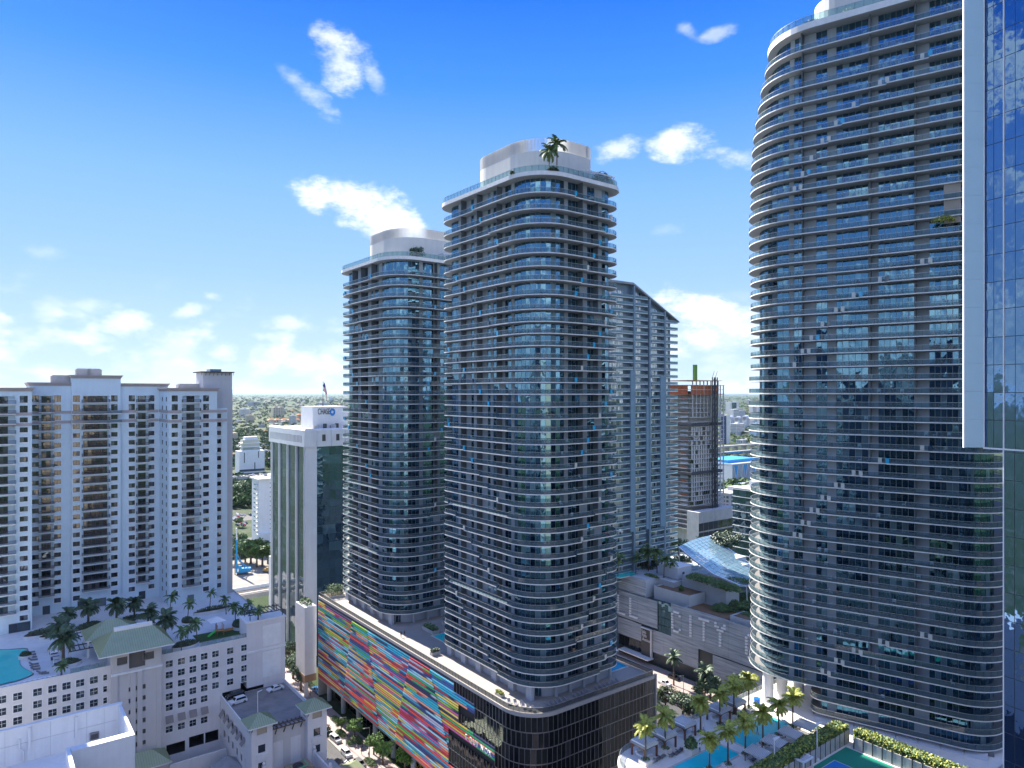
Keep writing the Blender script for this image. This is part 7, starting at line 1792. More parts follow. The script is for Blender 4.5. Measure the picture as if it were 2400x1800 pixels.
o = b.build('distant_tree_canopy'); tag(o, 'green tree canopy filling the distant city between houses', 'trees', kind='stuff')

# ---- landmarks of the background that can be told apart
def slabrow(T, x0, x1, y, z0, z1, nx, nz, m, w=.62, hgt=.5):
    for j in range(nz):
        for i in range(nx):
            a = x0 + (x1 - x0) * (i + .5 - w / 2) / nx; c = x0 + (x1 - x0) * (i + .5 + w / 2) / nx; lo = z0 + (z1 - z0) * (j + .5 - hgt / 2) / nz; hi = z0 + (z1 - z0) * (j + .5 + hgt / 2) / nz
            q = MB(); q.box(-(c - a) / 2, (c - a) / 2, -.12, 0, -(hi - lo) / 2, (hi - lo) / 2, m, skip='k'); q.build('window', T, loc=((a + c) / 2, y, (lo + hi) / 2))
def gb(name, label, cat, px, d): return gthing(name, label, cat, at(px, d))
# white apartment block
T = gb('white_condo', 'white apartment slab with balcony stack beyond the drilling rig', 'apartment block', 607, 487); ht = 110 - 61
b = MB(); b.box(0, 22, 0, 16, 0, ht, M_WHITE); b.box(-1.4, 8, -1.4, 17, ht, ht + 1.0, M_WHITE); b.box(10, 22, 2, 14, ht, ht + 2.4, M_WHITE); b.box(-2, 24, -3, -.05, 0, 12, M_WHITE); b.build('wall', T)
slabrow(T, 7, 12, -.0, 13, ht - 1, 1, 11, M_WINF, .8, .2); slabrow(T, 16, 22, -.0, 13, ht - 1, 1, 12, M_WINF, .5, .6)
for k in range(11): q = MB(); q.box(-1.6, -.02, 2, 7, 0, .25, M_WHITE); q.box(-1.6, -1.5, 2, 7, .25, 1.2, M_RRL); q.build('balcony', T, loc=(0, 0, 13 + k * 3.2))
for k in range(4): q = MB(); q.box(11.5, 15.5, -.08, -.003, 0, 5.5, M_HW[2]); q.build('grey_panel', T, loc=(0, 0, 14 + k * 8.6))
# white office with glass top
T = gb('white_office', 'white windowless block with stepped glass top beyond the highway', 'office block', 561, 950)
b = MB(); b.box(0, 34, 0, 20, 0, 30, M_WHITE); b.box(0, 34, -.2, 0, 2, 5, M_WINF); b.build('wall', T)
for (x, z0, z1) in ((6, 14, 28), (25, 20, 29), (20, 3, 14)): q = MB(); q.box(x, x + 1.2, -.2, -.005, z0, z1, M_WINF); q.build('slot_window', T)
for k in range(3): q = MB(); q.box(5 - k, 29, 2, 16, 30 + k * 5, 31 + k * 5, M_WHITE); q.box(5.5, 28, 2.5, 16, 31 + k * 5, 35 + k * 5, M_RGL); q.build('glass_storey', T)
b = MB(); b.box(9, 26, 5, 15, 45, 49, M_WHITE); b.build('roof_house', T)
# cream block, orange roofed row, pink block
T = gb('cream_block', 'cream yellow apartment block in the far middle of the distant city', 'apartment block', 640, 3100)
b = MB(); b.box(0, 50, 0, 30, 0, 44, M_HW[1]); b.box(8, 22, 3, 20, 44, 52, M_HW[1]); b.box(32, 48, 3, 20, 44, 49, M_HW[1]); b.build('wall', T)
slabrow(T, 2, 48, -.3, 4, 42, 6, 6, M_WINF, .5, .55)
T = gb('orange_roof_row', 'long low row with bright orange tiled roofs in the distance', 'building', 630, 2560)
for i in range(5): b = MB(); b.box(-10, 10, -8, 8, 0, 9, M_HW[0]); b.add([(-12, -10, 9), (12, -10, 9), (12, 10, 9), (-12, 10, 9), (-4, 0, 15), (4, 0, 15)], [(0, 1, 5, 4), (1, 2, 5), (2, 3, 4, 5), (3, 0, 4), (3, 2, 1, 0)], mat('bright_orange_tile', (.65, .24, .06), .85)); b.build('house_unit', T, loc=(8 + i * 21, i * -9, 0))
T = gb('pink_block', 'pink brown apartment slab right of the orange roofs', 'apartment block', 700, 2700); b = MB(); b.box(0, 80, 0, 18, 0, 24, M_HW[3]); b.add([(-2, -2, 24), (82, -2, 24), (82, 20, 24), (-2, 20, 24), (4, 9, 29), (78, 9, 29)], [(0, 1, 5, 4), (1, 2, 5), (2, 3, 4, 5), (3, 0, 4)], M_RF[1]); b.build('wall', T); slabrow(T, 2, 78, -.2, 2, 22, 12, 5, M_WINF, .5, .5)
# right-hand wedge
T = gb('white_condo_row', 'row of bright white condominium blocks with rounded tops far right', 'apartment block', 1713, 2150)
for i in range(5):
    b = MB(); h_ = (34, 32, 35, 42, 36)[i]; b.box(0, 17, 0, 16, 0, h_, M_WHITE); b.tube([(0, 8, h_ - 4), (17, 8, h_ - 4)], 8.2, M_WHITE, 12) if i != 3 else b.box(3, 12, 3, 12, h_, h_ + 6, M_WHITE); B_ = b.build('block', T, loc=(i * 18, -i * 15, 0))
    for f in range(9):
        for c in range(4): q = MB(); q.box(-.9, .9, -.2, 0, -.9, .9, M_WINF, skip='k'); q.build('window', B_, loc=(2.4 + c * 4.1, -.02, 3 + f * 3.3))
T = gb('glass_twin_slab', 'teal glass slab framed by white end towers on the far right horizon', 'office block', 1712, 3600); b = MB(); b.box(0, 12, 0, 30, 0, 62, M_HW[0]); b.box(54, 72, 0, 30, 0, 66, M_HW[0]); b.build('end_tower', T); b = MB(); b.box(12, 54, 2, 28, 0, 58, M_TEAL); b.build('glass_wall', T)
T = gb('white_tower_pair', 'pale slab towers right of the teal glass slab', 'apartment block', 1764, 3300); b = MB(); b.box(0, 30, 0, 20, 0, 56, M_HW[0]); b.box(34, 60, -6, 12, 0, 48, M_HW[0]); b.build('wall', T); slabrow(T, 1, 29, -.2, 2, 52, 6, 10, M_WINF, .5, .5)
T = gb('grey_block', 'grey blue block in front of the white condominium row', 'building', 1719, 2500); b = MB(); b.box(0, 32, 0, 20, 0, 50, M_HW[0]); b.box(34, 70, 0, 20, 0, 46, M_HW[2]); b.build('wall', T); slabrow(T, 1, 31, -.2, 2, 48, 7, 9, M_WINF, .5, .5)
T = gb('blue_white_tower', 'slim white tower with dark blue side at the construction site edge', 'building', 1703, 1500); b = MB(); b.box(0, 12, 0, 10, 0, 62, M_HW[0]); b.build('wall', T); b = MB(); b.box(-5, -.1, 1, 10, 0, 60, mat('navy_glass', (.02, .05, .14), .2)); b.build('glass_side', T)
T = gb('blue_arena', 'low arena with zigzag blue and grey panel facade', 'arena', 1716, 860); M_BLU = mat('arena_blue', (.04, .30, .62), .6); M_AGR = mat('arena_grey', (.35, .38, .42), .7)
b = MB(); b.box(0, 60, 0, 30, 0, 21, M_AGR); b.box(-.5, 60, -.5, 30, 21, 22.2, M_WHITE); b.box(-.4, -.05, -.4, 30, 0, 21, M_WHITE); b.box(1, 60, 8, 44, 22.2, 26, M_BLU); b.build('wall', T)
for i in range(5):
    q = MB(); x = 3 + i * 9.5; q.add([(x, -.2, 1), (x + 4.5, -.2, 20), (x + 9, -.2, 1)] if i % 2 else [(x, -.2, 20), (x + 4.5, -.2, 1), (x + 9, -.2, 20)], [(0, 2, 1) if i % 2 else (0, 1, 2)], M_BLU if i % 2 == 0 else M_AGR); q.build('facade_triangle', T)
    q = MB(); q.bar((x, -.35, 20), (x + 4.6, -.35, 1), .6, .3, M_WHITE); q.bar((x + 4.6, -.35, 1), (x + 9.3, -.35, 20), .6, .3, M_WHITE); q.build('facade_rib', T)
def viaduct(name, label, px, d, z, x0, x1, w, girder, cat='viaduct'):
    T = gb(name, label, cat, px, d); b = MB(); b.box(x0, x1, 0, w, z - .6, z, M_CONC); b.box(x0, x1, -.3, 0, z - 2.2, z - .2, girder); b.box(x0, x1, -.3, -.05, z - .19, z + .9, M_CONC); b.build('deck', T)
    for i in range(int((x1 - x0) / 26)): q = MB(); q.box(-.9, .9, 1, w - 1, 0, z - .6, M_CONC); q.build('pier', T, loc=(x0 + 8 + i * 26, 0, 0))
    return T
viaduct('expressway', 'blue-girder expressway ramp crossing above the arena', 1740, 1170, 12, -120, 160, 12, M_BLU); viaduct('expressway', 'lower blue-girder expressway ramp nearer the arena', 1740, 1060, 9, -120, 160, 10, M_BLU); viaduct('expressway', 'pale concrete expressway beyond the blue ramps', 1740, 1290, 13, -150, 180, 14, M_CONC)
VH = viaduct('highway', 'raised highway with cars in front of the white windowless office', 590, 815, 12, -140, 160, 22, M_CONC)
# elevated rail line
T = gb('rail_viaduct', 'elevated rail tracks with pale parapet behind the left podium', 'railway', 590, 345)
b = MB(); b.box(-90, 90, 0, 12, 8.6, 10, M_CONC); b.box(-90, 90, 11.7, 12, 10, 11.6, M_WHITE); b.box(-90, 90, 0, .3, 10, 10.8, M_CONC); b.build('deck', T)
M_BALL = mat('ballast_brown', (.16, .12, .09), .95); 
for y in (2.0, 7.0): b = MB(); b.box(-90, 90, y, y + 3, 10.0, 10.15, M_BALL); b.box(-90, 90, y + .7, y + .8, 10.15, 10.3, M_MULL); b.box(-90, 90, y + 2.2, y + 2.3, 10.15, 10.3, M_MULL); b.build('track', T)
for i in range(7): q = MB(); q.box(-1, 1, 3, 9, 0, 8.6, M_CONC); q.build('pier', T, loc=(-80 + i * 26, 0, 0))
b = MB(); b.box(0, 3.2, -4, 0, 0, 33, M_WHITE); tag(b.build('white_pylon', None, loc=(*at(630, 330), 0), rz=RZ), 'plain white service pylon left of the bank block', 'pylon')
# construction ground, rig and digger
b = MB(); M_DIRT = mat('site_dirt', (.26, .23, .20), .95, var=.3, vscale=.12); x, y = at(585, 425); b.box(-45, 45, -34, 40, 0.0, .06, M_DIRT); struct(b.build('building_site_ground', None, loc=(x, y, 0), rz=RZ))
b = MB(); b.box(-60, 50, 0, 26, 0, .05, M_ASPH); struct(b.build('car_park_ground', None, loc=(*at(570, 600), 0), rz=RZ))
X, Y = at(568, 424); T = thing('drilling_rig', 'bright blue piling rig with tall mast on the building site', 'drilling rig', (X, Y, 0.06), R(20)); M_RIG = mat('rig_blue', (.01, .26, .52), .4)
for s in (-1, 1): b = MB(); b.box(-3.2, 3.2, -.5, .5, 0, 1.1, M_BRZ); b.build('track', T, loc=(0, s * 1.7, 0))
b = MB(); b.box(-2.2, 4.8, -1.8, 1.8, 1.2, 3.6, M_RIG); b.box(-2.4, -.4, -1.8, -.3, 3.6, 5.4, M_RIG); b.build('body', T)
b = MB(); b.bar((-3.2, 0, 1), (-3.2, 0, 21), 1.0, 1.0, M_RIG); b.build('mast', T); b = MB(); b.bar((-3.2, 0, 21), (-3.4, 0, 28), .7, .7, M_WHITE); b.build('mast_head', T); b = MB(); b.bar((1.5, 0, 3.4), (-3.0, 0, 12), .5, .5, M_RIG); b.bar((3.5, 0, 3.4), (-2.6, 0, 9), .4, .4, M_RIG); b.build('boom', T); b = MB(); b.tube([(-4.1, 0, 0), (-4.1, 0, 12)], .3, M_MULL, 6); b.build('auger', T)
X, Y = at(626, 428); T = thing('excavator', 'small yellow excavator right of the blue piling rig', 'excavator', (X, Y, .06), R(160)); M_EXY = mat('excavator_tan', (.42, .27, .08), .6)
for s in (-1, 1): b = MB(); b.box(-2, 2, -.35, .35, 0, .9, M_BRZ); b.build('track', T, loc=(0, s * 1.2, 0))
b = MB(); b.box(-1.6, 2.2, -1.3, 1.3, 1, 2.4, M_EXY); b.box(-1.6, 0, .1, 1.3, 2.4, 3.4, M_EXY); b.build('cab', T); b = MB(); b.bar((-1.4, 0, 2), (-4.5, 0, 4.8), .5, .6, M_EXY); b.bar((-4.5, 0, 4.8), (-6.6, 0, 1.8), .4, .5, M_EXY); b.build('arm', T); b = MB(); b.box(-7.2, -6.2, -.6, .6, .6, 1.9, M_BRZ); b.build('bucket', T)
SITE = [tree_meshes('site_tree', 12, 7, s, M_LEAF2, 1100, .6, 9) for s in (61, 62)]
for i, (px, py, s) in enumerate([(552, 1322, 1.1), (562, 1316, 1.2), (575, 1318, .9), (588, 1322, 1.2), (602, 1330, 1.1), (615, 1328, 1.2), (628, 1322, 1.1), (545, 1300, 1.2), (560, 1296, 1.1), (590, 1300, .9), (612, 1302, 1.0), (640, 1330, 1.0)]):
    X, Y = onz(px, py, 0); plant_tree('shade_tree', 'broad green tree in the belt behind the building site', 'tree', SITE[i % 2], (X, Y, 0), i, s, 'trees behind the building site')
for i, (px, py, s) in enumerate([(552, 1168, 1.3), (566, 1160, 1.4), (580, 1155, 1.3), (600, 1150, 1.2), (545, 1182, 1.2), (560, 1235, .7), (545, 1150, 1.2), (625, 1152, 1.2)]):
    X, Y = onz(px, py, 0); plant_tree('shade_tree', 'round park tree below the raised highway', 'tree', SITE[i % 2], (X, Y, 0), i * 1.3, s, 'park trees below the highway')

# ================================================================ towers behind the camera, seen mirrored in the glass
def mirror_tower(label, X, Y, w, d_, h, m, rz):
    T = thing('mirrored_tower', label, 'tower', (X, Y, 0), rz); b = MB(); b.box(-w / 2, w / 2, -d_ / 2, d_ / 2, 0, h, m); b.build('wall', T); b = MB()
    nf = int(h / 3.6); nx = int(w / 3.6)
    for k in range(1, nf):
        for i in range(nx):
            x = -w / 2 + (i + .5) * w / nx
            if (i % 4) != 3: b.box(x - 1.25, x + 1.25, d_ / 2, d_ / 2 + .1, k * 3.6 + .8, k * 3.6 + 2.8, M_WIN, skip='f')
        b.box(-w / 2 - .1, w / 2 + .1, d_ / 2, d_ / 2 + .5, k * 3.6 - .2, k * 3.6, m, skip='f')
    b.build('window_group', T)['kind'] = 'stuff'
M_BEI = mat('mirror_beige', (.55, .44, .32), .8, streak=.1); M_BED = mat('mirror_slate', (.09, .12, .16), .6, streak=.1); M_BEW = mat('mirror_white', (.66, .64, .60), .8, streak=.1)
for i, a in enumerate([(-170, -95, 52, 30, 118, M_BED, .25), (-88, -150, 46, 30, 140, M_BED, .1), (-10, -170, 44, 30, 112, M_BED, 0), (62, -140, 48, 30, 138, M_BEW, -.2), (150, -90, 50, 30, 120, M_BEI, -.5), (-230, 20, 40, 40, 100, M_BEW, .9), (-250, -130, 60, 30, 150, M_BED, .3), (-120, -235, 60, 30, 165, M_BED, .1), (-200, -200, 60, 30, 140, M_BED, .3)]):
    mirror_tower(('left-hand slate', 'taller slate', 'lower slate', 'white', 'right-hand beige', 'far left white', 'broad left slate', 'rearmost slate', 'second broad slate')[i] + ' tower behind the viewpoint, mirrored in window glass', *a)

# ================================================================ haze
b = MB(); b.box(-95000, 95000, -95000, 95000, -2, 260, mat('unused', (1, 1, 1))); hz_o = b.build('haze'); hm = bpy.data.materials.new('haze_air'); hm.use_nodes = True; N = hm.node_tree.nodes; N.remove(N['Principled BSDF'])
pv = N.new('ShaderNodeVolumePrincipled'); pv.inputs['Color'].default_value = (.55, .76, 1.0, 1); pv.inputs['Density'].default_value = 1.3e-5; pv.inputs['Anisotropy'].default_value = .2
hm.node_tree.links.new(pv.outputs[0], N['Material Output'].inputs['Volume']); hz_o.data.materials.clear(); hz_o.data.materials.append(hm); hz_o['kind'] = 'stuff'; hz_o['label'] = 'thin blue haze over the distant city'; hz_o['category'] = 'haze'

# ================================================================ vehicles
def car_meshes(m, kind='sedan'):
    L_, Wd = {'sedan': (4.7, 1.85), 'suv': (4.8, 1.95), 'pickup': (5.5, 2.0)}[kind]; h = {'sedan': 1.42, 'suv': 1.75, 'pickup': 1.8}[kind]; hw = Wd / 2; hl = L_ / 2
    if kind == 'sedan': top = [(-hl, .62), (-hl + .25, .82), (-hl + 1.15, .95), (-hl + 1.85, h), (hl - 1.7, h), (hl - .75, .98), (hl - .1, .90), (hl, .55)]
    elif kind == 'suv': top = [(-hl, .65), (-hl + .15, .95), (-hl + 1.2, 1.08), (-hl + 1.75, h), (hl - .5, h), (hl - .1, 1.1), (hl, .6)]
    else: top = [(-hl, .7), (-hl + .15, 1.05), (-hl + 1.4, 1.15), (-hl + 1.95, h), (hl - 2.1, h), (hl - 1.95, 1.15), (hl - .05, 1.12), (hl, .6)]
    prof = [(hl, .28), (-hl, .28)] + top; b = MB(); n = len(prof)
    def y_at(z): return hw if z < 1.0 else hw - (z - 1.0) * .38
    vs = [(x, -y_at(z), z) for x, z in prof] + [(x, y_at(z), z) for x, z in prof]
    b.add(vs, [(i, (i + 1) % n, n + (i + 1) % n, n + i) for i in range(n)] + [tuple(range(n - 1, -1, -1)), tuple(range(n, 2 * n))], m)
    g = MB(); zt = h - .08; zb_ = 1.02 if kind == 'sedan' else 1.15
    x0 = top[2][0] + .12 if True else 0; xs = top[3][0] + .08; xe = top[4][0] - .05; xr = top[5][0] - .12
    for s in (-1, 1):
        q = [(x0 + .25, s * (y_at(zb_) + .012), zb_), (xr - .05, s * (y_at(zb_) + .012), zb_), (xe, s * (y_at(zt) + .012), zt), (xs, s * (y_at(zt) + .012), zt)]
        g.quad(*(q if s < 0 else q[::-1]), M_DGLASS)
    def slope(i, j, e): a, c = top[i], top[j]; return [(a[0] + (c[0] - a[0]) * t, a[1] + (c[1] - a[1]) * t) for t in (.12, .92)]
    for (i, j, sg) in ((2, 3, -1), (5, 4, 1)):
        (xa_, za_), (xb_, zb2) = slope(i, j, 0); nx = .025 * sg; q = [(xa_ + nx, -y_at(za_) + .12, za_ + .02), (xa_ + nx, y_at(za_) - .12, za_ + .02), (xb_ + nx, y_at(zb2) - .1, zb2 + .02), (xb_ + nx, -y_at(zb2) + .1, zb2 + .02)]
        g.quad(*(q[::-1] if sg < 0 else q), M_DGLASS)
    w = MB(); seg = 14
    for k in range(seg):
        a0, a1 = 2 * math.pi * k / seg, 2 * math.pi * (k + 1) / seg; r_ = .34
        w.add([(r_ * math.cos(a0), -.12, r_ * math.sin(a0)), (r_ * math.cos(a1), -.12, r_ * math.sin(a1)), (r_ * math.cos(a1), .12, r_ * math.sin(a1)), (r_ * math.cos(a0), .12, r_ * math.sin(a0))], [(0, 1, 2, 3)], M_TYRE)
    for s in (-1, 1):
        w.add([(.34 * math.cos(2 * math.pi * k / seg), s * .12, .34 * math.sin(2 * math.pi * k / seg)) for k in range(seg)], [tuple(range(seg)) if s > 0 else tuple(range(seg - 1, -1, -1))], M_TYRE)
        w.add([(.21 * math.cos(2 * math.pi * k / 10), s * .13, .21 * math.sin(2 * math.pi * k / 10)) for k in range(10)], [tuple(range(10)) if s > 0 else tuple(range(9, -1, -1))], M_MULL)
    hl_ = MB(); hl_.box(-hl - .02, -hl + .08, -hw + .12, -hw + .5, .62, .76, M_WHITE); tl = MB(); tl.box(hl - .08, hl + .02, -hw + .12, -hw + .45, .68, .84, mat('tail_red', (.4, .01, .01), .3))
    return dict(body=b.mesh('car_body'), glass=g.mesh('car_glass'), wheel=w.mesh('car_wheel'), head=hl_.mesh('headlight'), tail=tl.mesh('tail_light'), hl=hl, hw=hw)
M_TYRE = mat('tyre', (.02, .02, .02), .9)
CARP = {c: mat('car_paint_' + c, v, .25, var=.02, ior=1.6) for c, v in dict(white=(.72, .72, .73), black=(.012, .012, .014), silver=(.42, .43, .45), grey=(.12, .125, .13), blue=(.01, .12, .32), red=(.4, .02, .02)).items()}
CARC = {}
def car(label, X, Y, z, rz, col, kind='sedan', grp=None, roof=None):
    k = (col, kind)
    if k not in CARC: CARC[k] = car_meshes(CARP[col], kind)
    c = CARC[k]; T = thing('car' if kind != 'pickup' else 'pickup_truck', label, 'car' if kind != 'pickup' else 'pickup', (X, Y, z), rz, grp)
    put('body', c['body'], T); put('window', c['glass'], T)
    for sx in (-1, 1):
        for sy in (-1, 1): put('wheel', c['wheel'], T, (sx * (c['hl'] - .85), sy * (c['hw'] - .1), .34))
    put('headlight', c['head'], T); put('headlight', c['head'], T, (0, c['hw'] * 2 - .62, 0)); put('tail_light', c['tail'], T); put('tail_light', c['tail'], T, (0, c['hw'] * 2 - .57, 0)); return T
AL = RZ + R(90)
X, Y = onz(645, 1618, GZ); car('white sedan on the garage roof by the red barrier', X, Y, GZ, RZ + R(5), 'white')
X, Y = onz(557, 1648, GZ); car('white off-roader with black roof on the garage roof', X, Y, GZ, RZ + R(8), 'white', 'suv')
X, Y = onz(551, 1634, GZ); car('dark van behind the white off-roader on the garage roof', X, Y, GZ, RZ + R(8), 'black', 'suv')
b = MB(); b.box(-1.6, 1.6, -.1, .1, .1, .9, mat('barrier_red', (.55, .02, .02), .6)); b.box(-1.5, -1.3, -.3, .3, 0, .1, M_BRZ); b.box(1.3, 1.5, -.3, .3, 0, .1, M_BRZ); tag(b.build('barrier', None, loc=(*onz(646, 1603, GZ), GZ), rz=RZ), 'red barrier board behind the white sedan on the garage roof', 'barrier')
b = MB(); b.lathe([(.2, 0), (.12, .4), (.09, 6.0)], M_WHITE, 8); b.bar((0, 0, 5.95), (1.3, .3, 6.1), .25, .1, M_WHITE); tag(b.build('lamp_post', None, loc=(*onz(604, 1674, GZ), GZ), rz=RZ), 'white lamp post on the garage roof behind the turret roof', 'lamp post')
zs = .02
for i, (px, py, col, kd, lab) in enumerate([(771, 1722, 'white', 'sedan', 'white car parked on the street below the right turret'), (787, 1737, 'silver', 'suv', 'silver estate parked beside the street hedge'), (843, 1795, 'grey', 'suv', 'grey car at the bottom edge of the street'), (742, 1622, 'blue', 'pickup', 'blue pickup truck by the tall columns at the mural end')]):
    X, Y = onz(px, py, zs); car(lab, X, Y, zs, AL + R(4), col, kd)
for i, (px, py, col, kd, lab) in enumerate([(1558, 1605, 'white', 'pickup', 'white pickup truck on the street before the shopping centre'), (1570, 1634, 'white', 'suv', 'white car with sunroof behind the pickup on the right street'), (1546, 1640, 'black', 'sedan', 'dark car at the podium corner on the right street')]):
    X, Y = onz(px, py, zs); car(lab, X, Y, zs, AL, col, kd)
for i, (px, py, col, kd, lab) in enumerate([(1592, 1655, 'silver', 'sedan', 'silver car farther down the right street beyond the hedge'), (1580, 1592, 'black', 'suv', 'black car on the right street near the royal palm'), (700, 1640, 'black', 'sedan', 'black car at the kerb beside the garage wall'), (812, 1770, 'white', 'suv', 'white car on the roadway right of the low green roof')]):
    X, Y = onz(px, py, zs); car(lab, X, Y, zs, AL, col, kd)
rr = random.Random(9)
for i in range(16):
    px = 548 + (i % 8) * 12 + rr.uniform(-3, 3); x, y = W(at(590, 815), on_y(at(590, 815), 5, px), 4.5 + (i // 8) * 9); c = ['white', 'black', 'silver', 'grey'][i % 4]
    car(c + ' car driving on the raised highway far left', x, y, 12, RZ, c, 'sedan' if i % 3 else 'suv', c + ' cars on the highway')
for i in range(18):
    px = 546 + rr.uniform(0, 45); py = rr.uniform(1205, 1235); X, Y = onz(px, py, .05); c = ['white', 'black', 'silver', 'red'][i % 4]; car(c + ' car in the open car park far left', X, Y, .05, AL, c, 'sedan', c + ' cars in the car park')

# ================================================================ street furniture and planting
STR = [tree_meshes('street_tree', 6.5, 3.2, s, mat('leaf_bright_green', (.10, .19, .03), .6, var=.4, vscale=1.2, island=.4), 1400, .26, 11) for s in (71, 72)]
STD = [tree_meshes('oak_tree', 10.5, 5.2, s, M_LEAF, 1600, .36, 11) for s in (73, 74)]
for i, (px, py, s, lab) in enumerate([(831, 1732, 1.0, 'round street tree nearest the shop fronts under the mural'), (876, 1768, 1.0, 'bright street tree right of the walking people'), (897, 1792, 1.15, 'bright street tree below the timber fins'), (950, 1812, 1.1, 'bright street tree at the bottom edge under the mural'), (800, 1716, .75, 'pale young street tree by the silver estate')]):
    X, Y = onz(px, py, .14); plant_tree('street_tree', lab, 'tree', STR[i % 2], (X, Y, .14), i, s)
for i, (px, py, s, lab) in enumerate([(705, 1618, .95, 'dark oak on the pavement behind the garage ramp'), (687, 1590, 1.0, 'dark oak farther up the street left of the mural'), (678, 1560, 1.0, 'dark oak at the foot of the bank block fins'), (745, 1765, .8, 'dark tree beside the lower green roof'), (430, 1815, .9, 'brownish tree at the bottom edge below the canopy')]):
    X, Y = onz(px, py, .14) if px != 430 else at(430, 172); plant_tree('oak_tree', lab, 'tree', STD[i % 2], (X, Y, .14 if px != 430 else HC - 106), i, s)
ROYP = [palm_mesh('royal_palm', 10.5, 4.2, 20, M_LEAF, s, 1.1, .28, dense=13) for s in (81, 82)]
for i, (px, py, s, lab) in enumerate([(1579, 1606, 1.0, 'tall royal palm on the pavement before the shopping centre sign'), (1652, 1642, 1.0, 'tall royal palm under the letter T'), (1737, 1660, .9, 'royal palm beside the curved tower columns')]):
    X, Y = onz(px, py, .14); plant_tree('royal_palm', lab, 'palm', ROYP[i % 2], (X, Y, .14), i, s)
for i, (px, py, s, lab) in enumerate([(1665, 1640, .95, 'dark street tree below the letter Y'), (1645, 1648, .8, 'dark street tree left of the terrace cabanas'), (1560, 1672, .9, 'dark tree at the podium foot left of the terrace'), (1600, 1690, .95, 'dark tree behind the third cabana'), (1530, 1690, .8, 'dark tree close to the dark podium corner'), (1625, 1700, .8, 'dark tree between podium and terrace railing')]):
    X, Y = onz(px, py, .14); plant_tree('oak_tree', lab, 'tree', STD[i % 2], (X, Y, .14), i * 1.9, s)
def hedge_bed(lab, px, py, lx, ly):
    X, Y = onz(px, py, .14); T = thing('hedge_bed', lab, 'hedge', (X, Y, .14), RZ); b = MB(); b.prism([(p[0], p[1]) for p in rrect(-lx / 2, lx / 2, -ly / 2, ly / 2, .6, 3)], 0, .35, M_CONC, M_SOIL); b.build('kerb', T); put('shrub', bush_mesh('bed_shrub', lx * .52, ly * .52, 1.0, 500, M_LEAF2, int(px), .2), T, (0, 0, .3))
for (px, py, lab, ly) in ((788, 1690, 'clipped hedge bed nearest the right turret', 6), (838, 1737, 'hedge bed around the round street tree', 7), (800, 1722, 'hedge bed beside the parked cars', 6), (822, 1744, 'small hedge bed by the lamp pole', 3), (868, 1790, 'hedge bed at the bottom of the street', 6), (720, 1600, 'long hedge strip beside the street', 14), (1588, 1628, 'hedge strip along the right street', 16), (1625, 1640, 'second hedge strip along the right street', 12)): hedge_bed(lab, px, py, 2.4, ly)
def pole(lab, px, py, h, X=None):
    X, Y = onz(px, py, .14); T = thing('street_lamp', lab, 'street lamp', (X, Y, .14), RZ); b = MB(); b.lathe([(.14, 0), (.07, h)], M_MULL, 6); b.build('pole', T); b = MB(); b.bar((0, 0, h - .1), (-1.6, 0, h + .2), .12, .1, M_MULL); b.box(-2.1, -1.4, -.15, .15, h + .1, h + .25, M_MULL); b.build('lamp_head', T)
pole('slim street lamp between the hedge beds under the mural', 811, 1748, 9); pole('slim street lamp near the round street tree', 866, 1775, 9); pole('street lamp on the pavement before the shopping centre', 1602, 1642, 9); pole('street lamp near the blue pickup', 727, 1630, 9)
b = MB()
for k in range(4): b.box(3.2, 3.3, 72 + k * 9, 76 + k * 9, 4.9, 5.6, M_SIGNW)
for i, (y, tx) in enumerate(((98, 'SALON'), (84, 'CAFE'), (70, 'SOLANGE'))):
    pass
T = gthing('shop_sign', 'white lettering over the dark shop front under the mural', 'sign', W(POD, 3.7, 74), 4.9)
b = MB(); rs = random.Random(4)
for k in range(8):
    yy = 5.6 - k * .85
    b.box(-.06, 0, yy - .3, yy - .18, 0, 1.15, M_SIGNW); b.box(-.06, 0, yy - .17, yy + .3, rs.choice((0, .5, 1.0)), rs.choice((.15, .65, 1.15)) + .02, M_SIGNW) if k % 3 else b.box(-.06, 0, yy + .18, yy + .3, 0, 1.15, M_SIGNW)
b.build('sign_lettering', T)
# yellow wheel sculpture under the mural
T = gthing('wheel_sculpture', 'yellow spoked wheel sculpture under the mural by the column', 'sculpture', W(POD, 3.4, 54), .1); M_YEL = mat('yellow_steel', (.50, .34, .03), .5)
for k in range(2):
    b = MB(); cz = 2.6; pts = [(0, (k * 5) + 2.4 * math.cos(R(a)), cz + 2.4 * math.sin(R(a))) for a in range(0, 361, 20)]; b.tube(pts, .14, M_YEL, 5, cap=False)
    for a in range(0, 360, 45): b.bar((0, k * 5, cz), (0, k * 5 + 2.3 * math.cos(R(a)), cz + 2.3 * math.sin(R(a))), .12, .12, M_YEL)
    b.build('wheel', T)

